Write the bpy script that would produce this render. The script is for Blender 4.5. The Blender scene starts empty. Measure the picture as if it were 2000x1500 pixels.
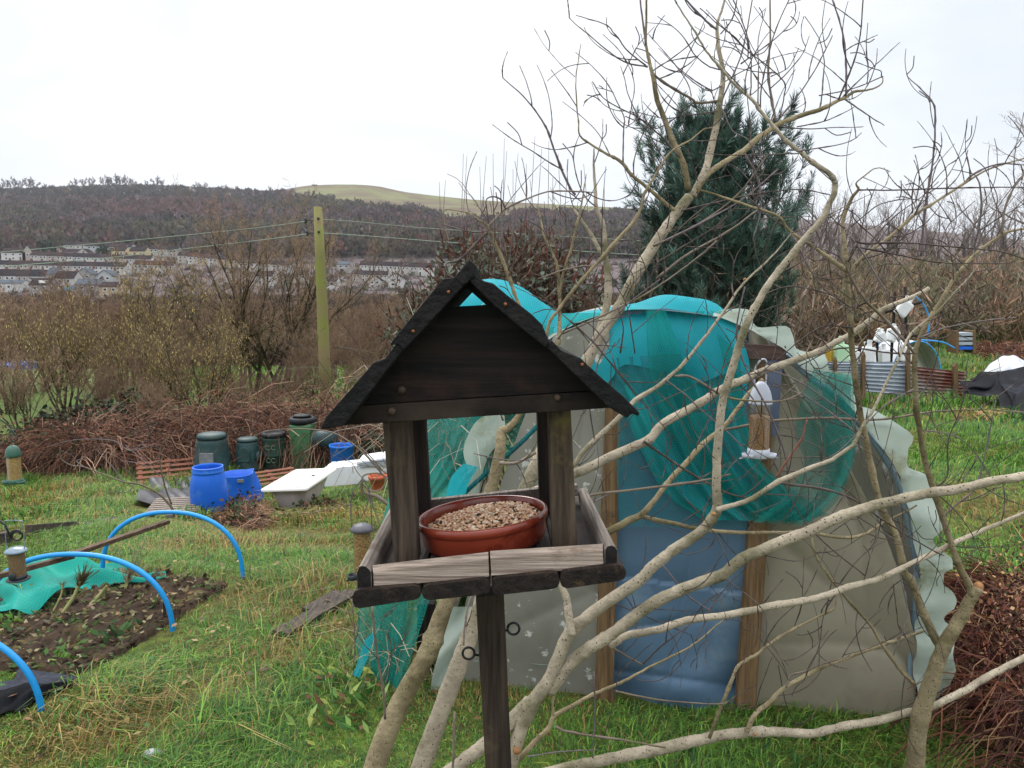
import bpy, bmesh, math, random
import numpy as np
from mathutils import Vector, Matrix
random.seed(7); rng = np.random.default_rng(7)
SC = bpy.context.scene
COL = SC.collection
PITCH = math.radians(7.22); CAM = np.array([0.0, 0.0, 1.55]); FPX = 1500.0
CP, SP = math.cos(PITCH), math.sin(PITCH)

def P(px, py, D):
    """point seen at photo pixel (px,py) whose horizontal distance ahead of the viewer is D metres"""
    xc = (px - 1000) / FPX; yc = -(py - 750) / FPX
    t = D / (CP + yc * SP)
    return np.array([xc * t, D, CAM[2] + t * (yc * CP - SP)])

def sm(a, b, t):
    t = np.clip((np.asarray(t, float) - a) / (b - a), 0, 1); return t * t * (3 - 2 * t)

GL = ([-50, 0, 4, 6, 8, 10, 12, 14, 18, 30, 45, 75, 110], [0, 0, -.02, -.50, -1.02, -1.5, -1.95, -2.2, -2.38, -2.45, -3.3, -6.5, -13])
GR = ([-50, 0, 2, 3, 4.5, 6, 10, 15, 30, 60, 110], [0, 0, -.03, -.03, .08, .10, -.2, -.6, -.1, 1.5, 3])
def G(x, y):
    x = np.asarray(x, float); y = np.asarray(y, float)
    u = x / np.maximum(y, 1.5)
    w = sm(.0, .34, u)
    z = np.interp(y, *GL) * (1 - w) + np.interp(y, *GR) * w
    n = .018 * np.sin(2.1 * x + 1.3 * y) + .014 * np.sin(3.7 * y - 2.3 * x + 1) + .010 * np.sin(7.1 * x + 4) * np.sin(6.3 * y)
    return z + n * np.clip(y / 3.2, .2, 2)

def hit(px, py, D0=1.5, D1=60.):
    """where the sight line of a photo pixel meets the ground"""
    Ds = np.linspace(D0, D1, 1200)
    xc = (px - 1000) / FPX; yc = -(py - 750) / FPX
    t = Ds / (CP + yc * SP)
    X = xc * t; Z = CAM[2] + t * (yc * CP - SP)
    k = np.argmax(Z < G(X, Ds))
    return np.array([X[k], Ds[k], float(G(X[k], Ds[k]))])

def lin(h):
    h = h.lstrip('#'); c = [int(h[i:i + 2], 16) / 255 for i in (0, 2, 4)]
    return tuple((v / 12.92 if v <= .04045 else ((v + .055) / 1.055) ** 2.4) for v in c)

# ------------------------------------------------------------------ materials
def _nodes(name):
    m = bpy.data.materials.new(name); m.use_nodes = True
    nt = m.node_tree; b = nt.nodes['Principled BSDF']
    return m, nt, b
def N(nt, typ, **kw):
    n = nt.nodes.new(typ)
    for k, v in kw.items():
        if k in n.inputs: n.inputs[k].default_value = v
        else: setattr(n, k, v)
    return n
def ramp(nt, src, stops):
    r = nt.nodes.new('ShaderNodeValToRGB'); el = r.color_ramp.elements
    while len(el) > 1: el.remove(el[0])
    for i, (p, c) in enumerate(stops):
        e = el[0] if i == 0 else el.new(p)
        e.position = p; e.color = (*c, 1) if len(c) == 3 else c
    nt.links.new(src, r.inputs[0]); return r
def coords(nt, stretch=(1, 1, 1), kind='Object', rot=(0, 0, 0)):
    t = nt.nodes.new('ShaderNodeTexCoord'); mp = nt.nodes.new('ShaderNodeMapping')
    mp.inputs['Scale'].default_value = stretch; mp.inputs['Rotation'].default_value = rot
    nt.links.new(t.outputs[kind], mp.inputs[0]); return mp.outputs[0]
def mixc(nt, fac, a, b, blend='MIX'):
    m = nt.nodes.new('ShaderNodeMix'); m.data_type = 'RGBA'; m.blend_type = blend
    for sock, v in ((m.inputs[0], fac), (m.inputs[6], a), (m.inputs[7], b)):
        if hasattr(v, 'is_linked') or hasattr(v, 'links'): nt.links.new(v, sock)
        elif isinstance(v, (int, float)): sock.default_value = v
        else: sock.default_value = (*v, 1) if len(v) == 3 else v
    return m.outputs[2]
def mk(name, c1, c2=None, scale=8., rough=.7, bump=.0, stretch=(1, 1, 1), detail=6., c3=None, scale3=3., t3=(.55, .62), spec=.3, bscale=None, metal=0., rot=(0, 0, 0), spots=None, coat=0, lo=.35, hi=.65):
    m, nt, b = _nodes(name)
    b.inputs['Roughness'].default_value = rough; b.inputs['Specular IOR Level'].default_value = spec
    b.inputs['Metallic'].default_value = metal; b.inputs['Coat Weight'].default_value = coat
    c1 = lin(c1) if isinstance(c1, str) else c1
    if c2 is None: b.inputs['Base Color'].default_value = (*c1, 1); out = None
    c2 = lin(c2) if isinstance(c2, str) else (c2 or c1)
    v = coords(nt, stretch, rot=rot)
    nz = N(nt, 'ShaderNodeTexNoise', Scale=scale, Detail=detail, Roughness=.6); nt.links.new(v, nz.inputs['Vector'])
    c = ramp(nt, nz.outputs[0], [(lo, c1), (hi, c2)]).outputs[0]
    if c3 is not None:
        v3 = coords(nt, (1, 1, 1))
        n3 = N(nt, 'ShaderNodeTexNoise', Scale=scale3, Detail=5., Roughness=.65); nt.links.new(v3, n3.inputs['Vector'])
        f = ramp(nt, n3.outputs[0], [(t3[0], (0, 0, 0)), (t3[1], (1, 1, 1))]).outputs[0]
        c = mixc(nt, f, c, lin(c3) if isinstance(c3, str) else c3)
    if spots:   # (scale, size, colour, threshold)
        v3 = coords(nt, spots[4] if len(spots) > 4 else (1, 1, 1))
        vo = N(nt, 'ShaderNodeTexVoronoi', Scale=spots[0], Randomness=1.); nt.links.new(v3, vo.inputs['Vector'])
        f = ramp(nt, vo.outputs['Distance'], [(spots[1] * .7, (1, 1, 1)), (spots[1], (0, 0, 0))]).outputs[0]
        wn = N(nt, 'ShaderNodeMath', operation='LESS_THAN'); wn.inputs[1].default_value = spots[3]
        sp = N(nt, 'ShaderNodeSeparateColor'); nt.links.new(vo.outputs['Color'], sp.inputs[0]); nt.links.new(sp.outputs[0], wn.inputs[0])
        mu = N(nt, 'ShaderNodeMath', operation='MULTIPLY'); nt.links.new(f, mu.inputs[0]); nt.links.new(wn.outputs[0], mu.inputs[1])
        c = mixc(nt, mu.outputs[0], c, lin(spots[2]))
    nt.links.new(c, b.inputs['Base Color'])
    if bump:
        nb = N(nt, 'ShaderNodeTexNoise', Scale=bscale or scale * 2, Detail=6., Roughness=.65); nt.links.new(v, nb.inputs['Vector'])
        bp = N(nt, 'ShaderNodeBump', Strength=bump, Distance=.01); nt.links.new(nb.outputs[0], bp.inputs['Height']); nt.links.new(bp.outputs[0], b.inputs['Normal'])
    return m
def mk_attr(name, rough=.7, spec=.25, trans=0., bump=0, sheen=0):
    m, nt, b = _nodes(name)
    a = N(nt, 'ShaderNodeAttribute', attribute_name='Col')
    nt.links.new(a.outputs['Color'], b.inputs['Base Color'])
    b.inputs['Roughness'].default_value = rough; b.inputs['Specular IOR Level'].default_value = spec
    if trans:
        t = N(nt, 'ShaderNodeBsdfTranslucent'); nt.links.new(a.outputs['Color'], t.inputs[0])
        mx = N(nt, 'ShaderNodeMixShader'); mx.inputs[0].default_value = trans
        nt.links.new(b.outputs[0], mx.inputs[1]); nt.links.new(t.outputs[0], mx.inputs[2])
        nt.links.new(mx.outputs[0], nt.nodes['Material Output'].inputs[0])
    return m
def mk_net(name, col, solid=.7, dark='#0a5a58', scale=26):
    m, nt, b = _nodes(name)
    v = coords(nt, (1, 1, 1))
    nz = N(nt, 'ShaderNodeTexNoise', Scale=4., Detail=5., Roughness=.6); nt.links.new(v, nz.inputs['Vector'])
    c = ramp(nt, nz.outputs[0], [(.35, lin(dark)), (.6, lin(col))]).outputs[0]
    nt.links.new(c, b.inputs['Base Color']); b.inputs['Roughness'].default_value = .6; b.inputs['Specular IOR Level'].default_value = .3
    tl = N(nt, 'ShaderNodeBsdfTranslucent'); nt.links.new(c, tl.inputs[0])
    m1 = N(nt, 'ShaderNodeMixShader'); m1.inputs[0].default_value = .45
    nt.links.new(b.outputs[0], m1.inputs[1]); nt.links.new(tl.outputs[0], m1.inputs[2])
    tr = N(nt, 'ShaderNodeBsdfTransparent')
    # weave: two crossed families of threads, plus thin places
    ws = []
    for r in ((0, .35, .2), (0, -.9, .6)):
        vv = coords(nt, (1, 1, 1), rot=r)
        w = N(nt, 'ShaderNodeTexWave', wave_type='BANDS', bands_direction='X'); w.inputs['Scale'].default_value = scale; w.inputs['Distortion'].default_value = .6; nt.links.new(vv, w.inputs['Vector']); ws.append(w.outputs['Fac'])
    mxx = N(nt, 'ShaderNodeMath', operation='MAXIMUM'); nt.links.new(ws[0], mxx.inputs[0]); nt.links.new(ws[1], mxx.inputs[1])
    n2 = N(nt, 'ShaderNodeTexNoise', Scale=2.2, Detail=3.); nt.links.new(v, n2.inputs['Vector'])
    mr = N(nt, 'ShaderNodeMapRange'); mr.inputs['From Min'].default_value = .3; mr.inputs['From Max'].default_value = .7; mr.inputs['To Min'].default_value = solid - .2; mr.inputs['To Max'].default_value = solid + .06
    nt.links.new(n2.outputs[0], mr.inputs[0])
    mr2 = N(nt, 'ShaderNodeMapRange'); mr2.inputs['To Min'].default_value = -.17; mr2.inputs['To Max'].default_value = .13; nt.links.new(mxx.outputs[0], mr2.inputs[0])
    ad = N(nt, 'ShaderNodeMath', operation='ADD'); ad.use_clamp = True; nt.links.new(mr.outputs[0], ad.inputs[0]); nt.links.new(mr2.outputs[0], ad.inputs[1])
    m2 = N(nt, 'ShaderNodeMixShader'); nt.links.new(ad.outputs[0], m2.inputs[0]); nt.links.new(tr.outputs[0], m2.inputs[1]); nt.links.new(m1.outputs[0], m2.inputs[2])
    nt.links.new(m2.outputs[0], nt.nodes['Material Output'].inputs[0])
    return m

# ------------------------------------------------------------------ object helpers
ORG = {}
def mesh(name, V, F, cols=None, smooth=True, mi=None):
    V = np.asarray(V, np.float32).reshape(-1, 3)
    me = bpy.data.meshes.new(name)
    if not isinstance(F, list) or (len(F) and not isinstance(F[0], np.ndarray)):
        fl = list(F); tot = np.array([len(f) for f in fl], np.int32); lv = np.array([i for f in fl for i in f], np.int32)
    else:
        tot = np.concatenate([np.full(len(f), f.shape[1], np.int32) for f in F]); lv = np.concatenate([f.ravel() for f in F]).astype(np.int32)
    me.vertices.add(len(V)); me.vertices.foreach_set('co', V.ravel())
    me.loops.add(len(lv)); me.loops.foreach_set('vertex_index', lv)
    me.polygons.add(len(tot)); st = np.zeros(len(tot), np.int32); st[1:] = np.cumsum(tot)[:-1]
    me.polygons.foreach_set('loop_start', st); me.polygons.foreach_set('loop_total', tot)
    if smooth is not None: me.polygons.foreach_set('use_smooth', np.full(len(tot), bool(smooth)))
    if mi is not None: me.polygons.foreach_set('material_index', np.asarray(mi, np.int32))
    me.update(calc_edges=True)
    if cols is not None:
        a = me.attributes.new('Col', 'FLOAT_COLOR', 'POINT')
        c = np.ones((len(V), 4), np.float32); c[:, :3] = cols; a.data.foreach_set('color', c.ravel())
    me.validate()
    return me
def add(name, VF, mat, parent=None, cols=None, smooth=True, origin=None, mi=None):
    """one mesh object; VF = (verts in world space, faces); a child sits in its thing's space"""
    V, F = VF; V = np.asarray(V, float).reshape(-1, 3)
    if parent is not None: o = ORG[parent.name]
    elif origin is not None: o = np.asarray(origin, float)
    else: o = np.array([(V[:, 0].min() + V[:, 0].max()) / 2, (V[:, 1].min() + V[:, 1].max()) / 2, V[:, 2].min()])
    ob = bpy.data.objects.new(name, mesh(name, V - o, F, cols, smooth, mi))
    for m in (mat if isinstance(mat, (list, tuple)) else [mat]): ob.data.materials.append(m)
    COL.objects.link(ob); ORG[ob.name] = o
    if parent is not None: ob.parent = parent
    else: ob.location = o
    return ob
def tag(o, label=None, cat=None, group=None, kind=None):
    if label: o['label'] = label
    if cat: o['category'] = cat
    if group: o['group'] = group
    if kind: o['kind'] = kind
    return o
def thing(name, label, cat, loc, group=None):
    o = bpy.data.objects.new(name, None); o.empty_display_size = .1
    COL.objects.link(o); o.location = tuple(float(v) for v in loc); ORG[o.name] = np.asarray(loc, float)
    return tag(o, label, cat, group)
def dup(o, loc, rz=0., sc=1., label=None, group=None, parent=None):
    c = o.copy(); COL.objects.link(c)
    if parent is None:
        c.location = tuple(float(v) for v in loc); c.rotation_euler = (0, 0, rz); c.scale = (sc, sc, sc) if not hasattr(sc, '__len__') else sc
        ORG[c.name] = np.asarray(loc, float)
        if label: c['label'] = label
        if group: c['group'] = group
    else: c.parent = parent
    for ch in list(o.children): dup(ch, None, parent=c)
    return c

# ------------------------------------------------------------------ geometry helpers
def join(parts):
    Vs, Fs, n = [], [], 0
    for V, F in parts:
        V = np.asarray(V, float).reshape(-1, 3); Vs.append(V)
        Fs += [tuple(int(i) + n for i in f) for f in (F if not (isinstance(F, list) and len(F) and isinstance(F[0], np.ndarray)) else [r for a in F for r in a])]
        n += len(V)
    return np.concatenate(Vs), Fs
def crom(pts, per=6):
    p = np.asarray(pts, float)
    if len(p) < 3:
        t = np.linspace(0, 1, per + 1)[:, None]; return p[0] * (1 - t) + p[-1] * t
    q = np.vstack([2 * p[0] - p[1], p, 2 * p[-1] - p[-2]]); out = []
    for i in range(1, len(q) - 2):
        for t in np.linspace(0, 1, per, endpoint=False):
            a, b, c, d = q[i - 1], q[i], q[i + 1], q[i + 2]
            out.append(.5 * ((2 * b) + (c - a) * t + (2 * a - 5 * b + 4 * c - d) * t * t + (3 * b - a - 3 * c + d) * t ** 3))
    out.append(q[-2]); return np.array(out)
def tube(pts, rad, sides=8, cap=True, phase=0):
    p = np.asarray(pts, float); n = len(p); r = np.broadcast_to(np.asarray(rad, float), (n,))
    t = np.gradient(p, axis=0); t /= np.linalg.norm(t, axis=1)[:, None] + 1e-12
    a = np.array([0, 0, 1.]) if abs(t[0][2]) < .9 else np.array([1., 0, 0])
    u = np.cross(t[0], a); u /= np.linalg.norm(u); V = []
    an = np.arange(sides) * 2 * math.pi / sides + phase; ca, sa = np.cos(an), np.sin(an)
    for i in range(n):
        u = u - t[i] * np.dot(u, t[i]); u /= np.linalg.norm(u) + 1e-12; w = np.cross(t[i], u)
        V.append(p[i] + r[i] * (ca[:, None] * u + sa[:, None] * w))
    V = np.concatenate(V); F = []
    for i in range(n - 1):
        for k in range(sides):
            k2 = (k + 1) % sides; F.append((i * sides + k, i * sides + k2, (i + 1) * sides + k2, (i + 1) * sides + k))
    if cap: F.append(tuple(range(sides - 1, -1, -1))); F.append(tuple((n - 1) * sides + k for k in range(sides)))
    return V, F
def lathe(prof, seg=32, c=(0, 0, 0), cap=True, ax=None, sx=1., sy=1.):
    """profile [(r,z)..] turned about z"""
    V, F = [], []; m = len(prof)
    for k in range(seg):
        a = 2 * math.pi * k / seg
        for r, z in prof: V.append((r * math.cos(a) * sx, r * math.sin(a) * sy, z))
    for k in range(seg):
        k2 = (k + 1) % seg
        for i in range(m - 1): F.append((k * m + i, k2 * m + i, k2 * m + i + 1, k * m + i + 1))
    if cap:
        if prof[0][0] > 1e-5: F.append(tuple(k * m for k in range(seg - 1, -1, -1)))
        if prof[-1][0] > 1e-5: F.append(tuple(k * m + m - 1 for k in range(seg)))
    V = np.array(V)
    if ax is not None: V = V @ np.asarray(ax, float)
    return V + np.asarray(c, float), F
def rotm(rx=0, ry=0, rz=0):
    return np.array(Matrix.Rotation(rz, 3, 'Z') @ Matrix.Rotation(ry, 3, 'Y') @ Matrix.Rotation(rx, 3, 'X'))
def xf(VF, R=None, T=(0, 0, 0)):
    V, F = VF; V = np.asarray(V, float)
    if R is not None: V = V @ np.asarray(R).T
    return V + np.asarray(T, float), F
def box(sx, sy, sz, c=(0, 0, 0), R=None, bev=0.):
    bm = bmesh.new(); bmesh.ops.create_cube(bm, size=1)
    for v in bm.verts: v.co = Vector((v.co.x * sx, v.co.y * sy, v.co.z * sz))
    if bev: bmesh.ops.bevel(bm, geom=list(bm.edges), offset=bev, segments=2, affect='EDGES', profile=.6)
    return xf(frombm(bm), R, c)
def frombm(bm):
    bm.verts.index_update(); V = np.array([v.co[:] for v in bm.verts]); F = [tuple(v.index for v in f.verts) for f in bm.faces]; bm.free(); return V, F
def prism(poly3, vec, bev=0., seg=2):
    """closed outline (3-D points) pushed along vec, edges softened"""
    bm = bmesh.new(); n = len(poly3); vec = np.asarray(vec, float)
    a = [bm.verts.new(tuple(p)) for p in poly3]; b = [bm.verts.new(tuple(np.asarray(p) + vec)) for p in poly3]
    bm.faces.new(a[::-1]); bm.faces.new(b)
    for i in range(n): bm.faces.new((a[i], a[(i + 1) % n], b[(i + 1) % n], b[i]))
    bmesh.ops.recalc_face_normals(bm, faces=bm.faces)
    if bev: bmesh.ops.bevel(bm, geom=list(bm.edges), offset=bev, segments=seg, affect='EDGES', profile=.5)
    return frombm(bm)
def grid(Pt):
    """(nu,nv,3) -> quads"""
    Pt = np.asarray(Pt, float); a, b = Pt.shape[:2]; i = np.arange(a * b).reshape(a, b)
    F = np.stack([i[:-1, :-1], i[1:, :-1], i[1:, 1:], i[:-1, 1:]], -1).reshape(-1, 4)
    return Pt.reshape(-1, 3), [F]
def prisms(A, B, ra, rb, cols=None):
    """many thin 3-sided rods at once"""
    A = np.asarray(A, float); B = np.asarray(B, float); n = len(A)
    t = B - A; t /= np.linalg.norm(t, axis=1)[:, None] + 1e-9
    h = np.where(np.abs(t[:, 2:3]) < .9, np.array([[0, 0, 1.]]), np.array([[1., 0, 0]]))
    u = np.cross(t, h); u /= np.linalg.norm(u, axis=1)[:, None] + 1e-9; w = np.cross(t, u)
    V = np.empty((n, 6, 3))
    for k in range(3):
        a = 2 * math.pi * k / 3; d = math.cos(a) * u + math.sin(a) * w
        V[:, k] = A + d * np.reshape(ra, (-1, 1)); V[:, 3 + k] = B + d * np.reshape(rb, (-1, 1))
    base = (np.arange(n) * 6)[:, None]
    F = np.concatenate([base + np.array([[0, 1, 4, 3]]), base + np.array([[1, 2, 5, 4]]), base + np.array([[2, 0, 3, 5]])])
    c = None if cols is None else np.repeat(np.asarray(cols), 6, axis=0)
    return (V.reshape(-1, 3), [F]), c
def leaves(C, d, w, L, cols, nrm=None):
    """many small diamond leaves / strips: centre C, direction d, half width w, length L"""
    C = np.asarray(C, float); n = len(C); d = d / (np.linalg.norm(d, axis=1)[:, None] + 1e-9)
    r = rng.normal(size=(n, 3)) if nrm is None else nrm
    s = np.cross(d, r); s /= np.linalg.norm(s, axis=1)[:, None] + 1e-9
    w = np.reshape(w, (-1, 1)); L = np.reshape(L, (-1, 1))
    V = np.stack([C, C + d * L * .45 + s * w, C + d * L, C + d * L * .45 - s * w], 1).reshape(-1, 3)
    F = np.arange(n * 4).reshape(-1, 4)
    return (V, [F]), np.repeat(np.asarray(cols), 4, axis=0)
def joinc(items):
    """join array meshes with their colours"""
    Vs, Fs, Cs, n = [], [], [], 0
    for (V, F), c in items:
        Vs.append(np.asarray(V, float)); Fs += [f + n for f in F]; Cs.append(c); n += len(V)
    return (np.concatenate(Vs), Fs), np.concatenate(Cs)
def pal(n, colours, probs=None, jit=.18):
    cs = np.array([lin(c) if isinstance(c, str) else c for c in colours])
    k = rng.choice(len(cs), n, p=probs); return np.clip(cs[k] * (1 + rng.normal(0, jit, (n, 1))), .004, 1)
# ------------------------------------------------------------------ camera, light, sky
cam = bpy.data.objects.new('camera', bpy.data.cameras.new('camera')); COL.objects.link(cam)
cam.location = CAM; cam.rotation_euler = (math.pi / 2 - PITCH, 0, 0)
cam.data.lens = 27.0; cam.data.sensor_width = 36; cam.data.clip_start = .05; cam.data.clip_end = 8000
SC.camera = cam
SC.view_settings.view_transform = 'Standard'; SC.view_settings.look = 'None'; SC.view_settings.gamma = 1; SC.view_settings.exposure = 0.46
SC.cycles.max_bounces = 8; SC.cycles.transparent_max_bounces = 24; SC.cycles.use_denoising = True
SC.cycles.diffuse_bounces = 3; SC.cycles.sample_clamp_indirect = 6
SUN_EL, SUN_AZ = math.radians(42), math.radians(-25)     # azimuth from straight ahead (+Y) towards the right
w = bpy.data.worlds.new('World'); SC.world = w; w.use_nodes = True
nt = w.node_tree; bg = nt.nodes['Background']; bg.inputs[1].default_value = .10
sky = nt.nodes.new('ShaderNodeTexSky'); sky.sky_type = 'NISHITA'; sky.sun_disc = False
sky.sun_elevation = SUN_EL; sky.sun_rotation = SUN_AZ; sky.dust_density = 3.; sky.air_density = 1.2
tc = nt.nodes.new('ShaderNodeTexCoord'); mp = nt.nodes.new('ShaderNodeMapping'); mp.inputs['Scale'].default_value = (1, 1, 2.6)
nt.links.new(tc.outputs['Generated'], mp.inputs[0])
nz = N(nt, 'ShaderNodeTexNoise', Scale=2.1, Detail=7., Roughness=.55, Distortion=.4); nt.links.new(mp.outputs[0], nz.inputs['Vector'])
sx = N(nt, 'ShaderNodeSeparateXYZ'); nt.links.new(tc.outputs['Generated'], sx.inputs[0])
# overcast: the cloud deck is brightest overhead and thins to a pale blue low on the right
gr = ramp(nt, sx.outputs[2], [(0., (6.1, 6.5, 7.2)), (.12, (6.6, 6.9, 7.4)), (.36, (7.5, 7.6, 7.8)), (.6, (15, 15, 15.2)), (1., (24, 24, 24))])
cl = ramp(nt, nz.outputs[0], [(.34, (.88, .92, .97)), (.56, (1.09, 1.09, 1.09))])
cm = mixc(nt, 1., gr.outputs[0], cl.outputs[0], 'MULTIPLY')
fx = N(nt, 'ShaderNodeMapRange'); fx.inputs['From Min'].default_value = .1; fx.inputs['From Max'].default_value = .55; fx.inputs['To Min'].default_value = .97; fx.inputs['To Max'].default_value = .84
nt.links.new(sx.outputs[0], fx.inputs[0])
fin = mixc(nt, fx.outputs[0], sky.outputs[0], cm)
nt.links.new(fin, bg.inputs[0])
sl = bpy.data.lights.new('sun', 'SUN'); sl.energy = 1.1; sl.angle = math.radians(22); sl.color = (1, .96, .9)
so = bpy.data.objects.new('sun', sl); COL.objects.link(so)
d = Vector((math.sin(SUN_AZ) * math.cos(SUN_EL), math.cos(SUN_AZ) * math.cos(SUN_EL), math.sin(SUN_EL)))
so.rotation_euler = d.to_track_quat('Z', 'Y').to_euler(); so.location = (0, 0, 60)

# ------------------------------------------------------------------ near ground
def ground_mat():
    m, nt, b = _nodes('meadow_turf'); b.inputs['Roughness'].default_value = .9; b.inputs['Specular IOR Level'].default_value = .15
    v = coords(nt)
    def nn(s, det=6.):
        k = N(nt, 'ShaderNodeTexNoise', Scale=s, Detail=det, Roughness=.65); nt.links.new(v, k.inputs['Vector']); return k.outputs[0]
    c = ramp(nt, nn(9.), [(.3, lin('#2c2a1a')), (.48, lin('#4a5326')), (.62, lin('#63752f')), (.78, lin('#8a8448'))]).outputs[0]
    f = ramp(nt, nn(.9), [(.5, (0, 0, 0)), (.62, (1, 1, 1))]).outputs[0]
    c = mixc(nt, f, c, ramp(nt, nn(22.), [(.35, lin('#3a3020')), (.6, lin('#6d6436'))]).outputs[0])
    sxx = N(nt, 'ShaderNodeSeparateXYZ'); nt.links.new(v, sxx.inputs[0])
    far = ramp(nt, nn(.25), [(.3, lin('#4c5a34')), (.6, lin('#657a42'))]).outputs[0]
    mr = N(nt, 'ShaderNodeMapRange'); mr.inputs['From Min'].default_value = 16; mr.inputs['From Max'].default_value = 24; nt.links.new(sxx.outputs[1], mr.inputs[0])
    c = mixc(nt, mr.outputs[0], c, far)
    nt.links.new(c, b.inputs['Base Color'])
    bp = N(nt, 'ShaderNodeBump', Strength=.8, Distance=.03); nt.links.new(nn(30.), bp.inputs['Height']); nt.links.new(bp.outputs[0], b.inputs['Normal'])
    return m
ys = np.concatenate([np.linspace(-6, 2, 18), np.geomspace(2.08, 112, 150)])
us = np.linspace(-1.6, 1.6, 190)
X = us[None] * np.maximum(ys, 3.)[:, None] ; Y = np.repeat(ys[:, None], len(us), 1)
tag(add('ground', grid(np.stack([X, Y, G(X, Y)], -1)[:, ::-1]), ground_mat(), origin=(0, 0, 0)), 'rough grass ground of the allotment', kind='structure')

# ------------------------------------------------------------------ far hillside
CRX = [-900, -300, 0, 70, 130, 250, 350, 430, 540, 600, 650, 700, 740, 790, 850, 920, 1000, 1100, 1200, 1500, 2000, 2600]
CRY = [395, 385, 374, 372, 369, 366, 368, 373, 378, 368, 366, 366, 369, 380, 387, 394, 399, 404, 409, 425, 470, 520]
DC = 1150.
def zpx(py, D): return CAM[2] + (560 - py) * D / FPX
def H(x, y):
    x = np.asarray(x, float); y = np.asarray(y, float)
    px = 1000 + 1530 * x / y
    cr = zpx(np.interp(px, CRX, CRY), DC)
    kd = [95, 150, 230, 300, 330, 355, 400, 450, 500, 600, 700, 850, 1000]
    kz = [-14, -30, -26, zpx(596, 300), zpx(580, 330), zpx(562, 355), zpx(537, 400), zpx(512, 450), zpx(490, 500), zpx(468, 600), zpx(447, 700), zpx(418, 850), None]
    z = np.interp(y, kd[:-1], kz[:-1])
    fade = sm(850, DC, y); k2 = (cr - kz[-2]) / (zpx(370, DC) - kz[-2])
    up = np.interp(y, kd[:-1] + [1000, DC, 1300, 2600], kz[:-1] + [zpx(392, 1000), zpx(370, DC), zpx(372, DC), zpx(372, DC) - 60])
    base = np.where(y > 500, kz[8] + (up - kz[8]) * np.clip((cr - kz[8]) / (zpx(370, DC) - kz[8]), .2, 2), z)
    n = 2.2 * np.sin(x * .021 + y * .013) * np.sin(y * .017 - x * .008) + 1.2 * np.sin(x * .05 + 1) * np.sin(y * .043)
    base = base + n * sm(480, 620, y) * (1 - sm(950, 1120, y))
    return base
# woodland floor, with the open bracken and pasture under the crest
def hill_mat():
    m, nt, b = _nodes('hill_moor'); b.inputs['Roughness'].default_value = .95; b.inputs['Specular IOR Level'].default_value = .1
    v = coords(nt)
    def nn(s, det=6.):
        k = N(nt, 'ShaderNodeTexNoise', Scale=s, Detail=det, Roughness=.65); nt.links.new(v, k.inputs['Vector']); return k.outputs[0]
    low = ramp(nt, nn(.03), [(.35, lin('#4c4648')), (.5, lin('#5e5456')), (.65, lin('#5c564a'))]).outputs[0]
    top = ramp(nt, nn(.014, 8.), [(.38, lin('#594c40')), (.5, lin('#605a42')), (.58, lin('#686a46'))]).outputs[0]
    a = N(nt, 'ShaderNodeAttribute', attribute_name='Col'); sp = N(nt, 'ShaderNodeSeparateColor'); nt.links.new(a.outputs['Color'], sp.inputs[0])
    nt.links.new(mixc(nt, sp.outputs[0], low, top), b.inputs['Base Color'])
    return m
def open_top(x, y):
    """1 where the hill is open pasture, 0 where it is wooded"""
    px = 1000 + 1530 * x / y
    py = 560 - (H(x, y) - 1.55) * FPX / y
    lower = np.interp(px, [430, 540, 600, 700, 780, 850, 920, 1000, 1200], [374, 379, 392, 405, 418, 430, 436, 425, 414])
    n = 5 * np.sin(x * .045) + 4 * np.sin(x * .11 + y * .03) + 3 * np.sin(y * .06)
    return sm(4, -4, py - lower + n) * sm(560, 590, px)
ys = np.concatenate([np.geomspace(95, 520, 46), np.linspace(530, 1300, 80), np.geomspace(1340, 2600, 8)])
us = np.linspace(-1.5, 1.2, 240)
X = us[None] * ys[:, None]; Y = np.repeat(ys[:, None], len(us), 1)
pts = np.stack([X, Y, H(X, Y)], -1)[:, ::-1]
ot = open_top(pts[..., 0], pts[..., 1]).reshape(-1, 1) * np.ones((1, 3))
tag(add('hillside', grid(pts), hill_mat(), origin=(0, 0, 0), cols=ot), 'wooded hillside across the valley with a grassy crest', kind='structure')

# bare woodland over the hillside: thousands of far crowns read as one mass
def crowns(C, r, h, n, colr, wid=.22, jit=.25):
    """n streaks per crown fanned upwards from a low centre"""
    m = len(C); Cc = np.repeat(C, n, 0); rr = np.repeat(r, n)[:, None]; hh = np.repeat(h, n)[:, None]
    q = rng.normal(size=(m * n, 3)); q[:, 2] = np.abs(q[:, 2]) * .9 + .15; q /= np.linalg.norm(q, axis=1)[:, None]
    rad = rng.uniform(.45, 1., (m * n, 1))
    tip = Cc + q * rad * np.concatenate([rr, rr, hh], 1)
    dr = q * np.array([.55, .55, 1.1]) + rng.normal(0, jit, (m * n, 3)); dr[:, 2] = np.abs(dr[:, 2]) + .15
    L = rr * rng.uniform(.35, .8, (m * n, 1))
    cc = np.repeat(colr, n, 0) * (1 + rng.normal(0, .12, (m * n, 1)))
    return leaves(tip - dr * L * .5, dr, rr[:, 0] * rng.uniform(wid * .6, wid * 1.3, m * n), L[:, 0], np.clip(cc, .003, 1))
M_FOREST = mk_attr('bare_wood_far', .95, .05)
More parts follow.
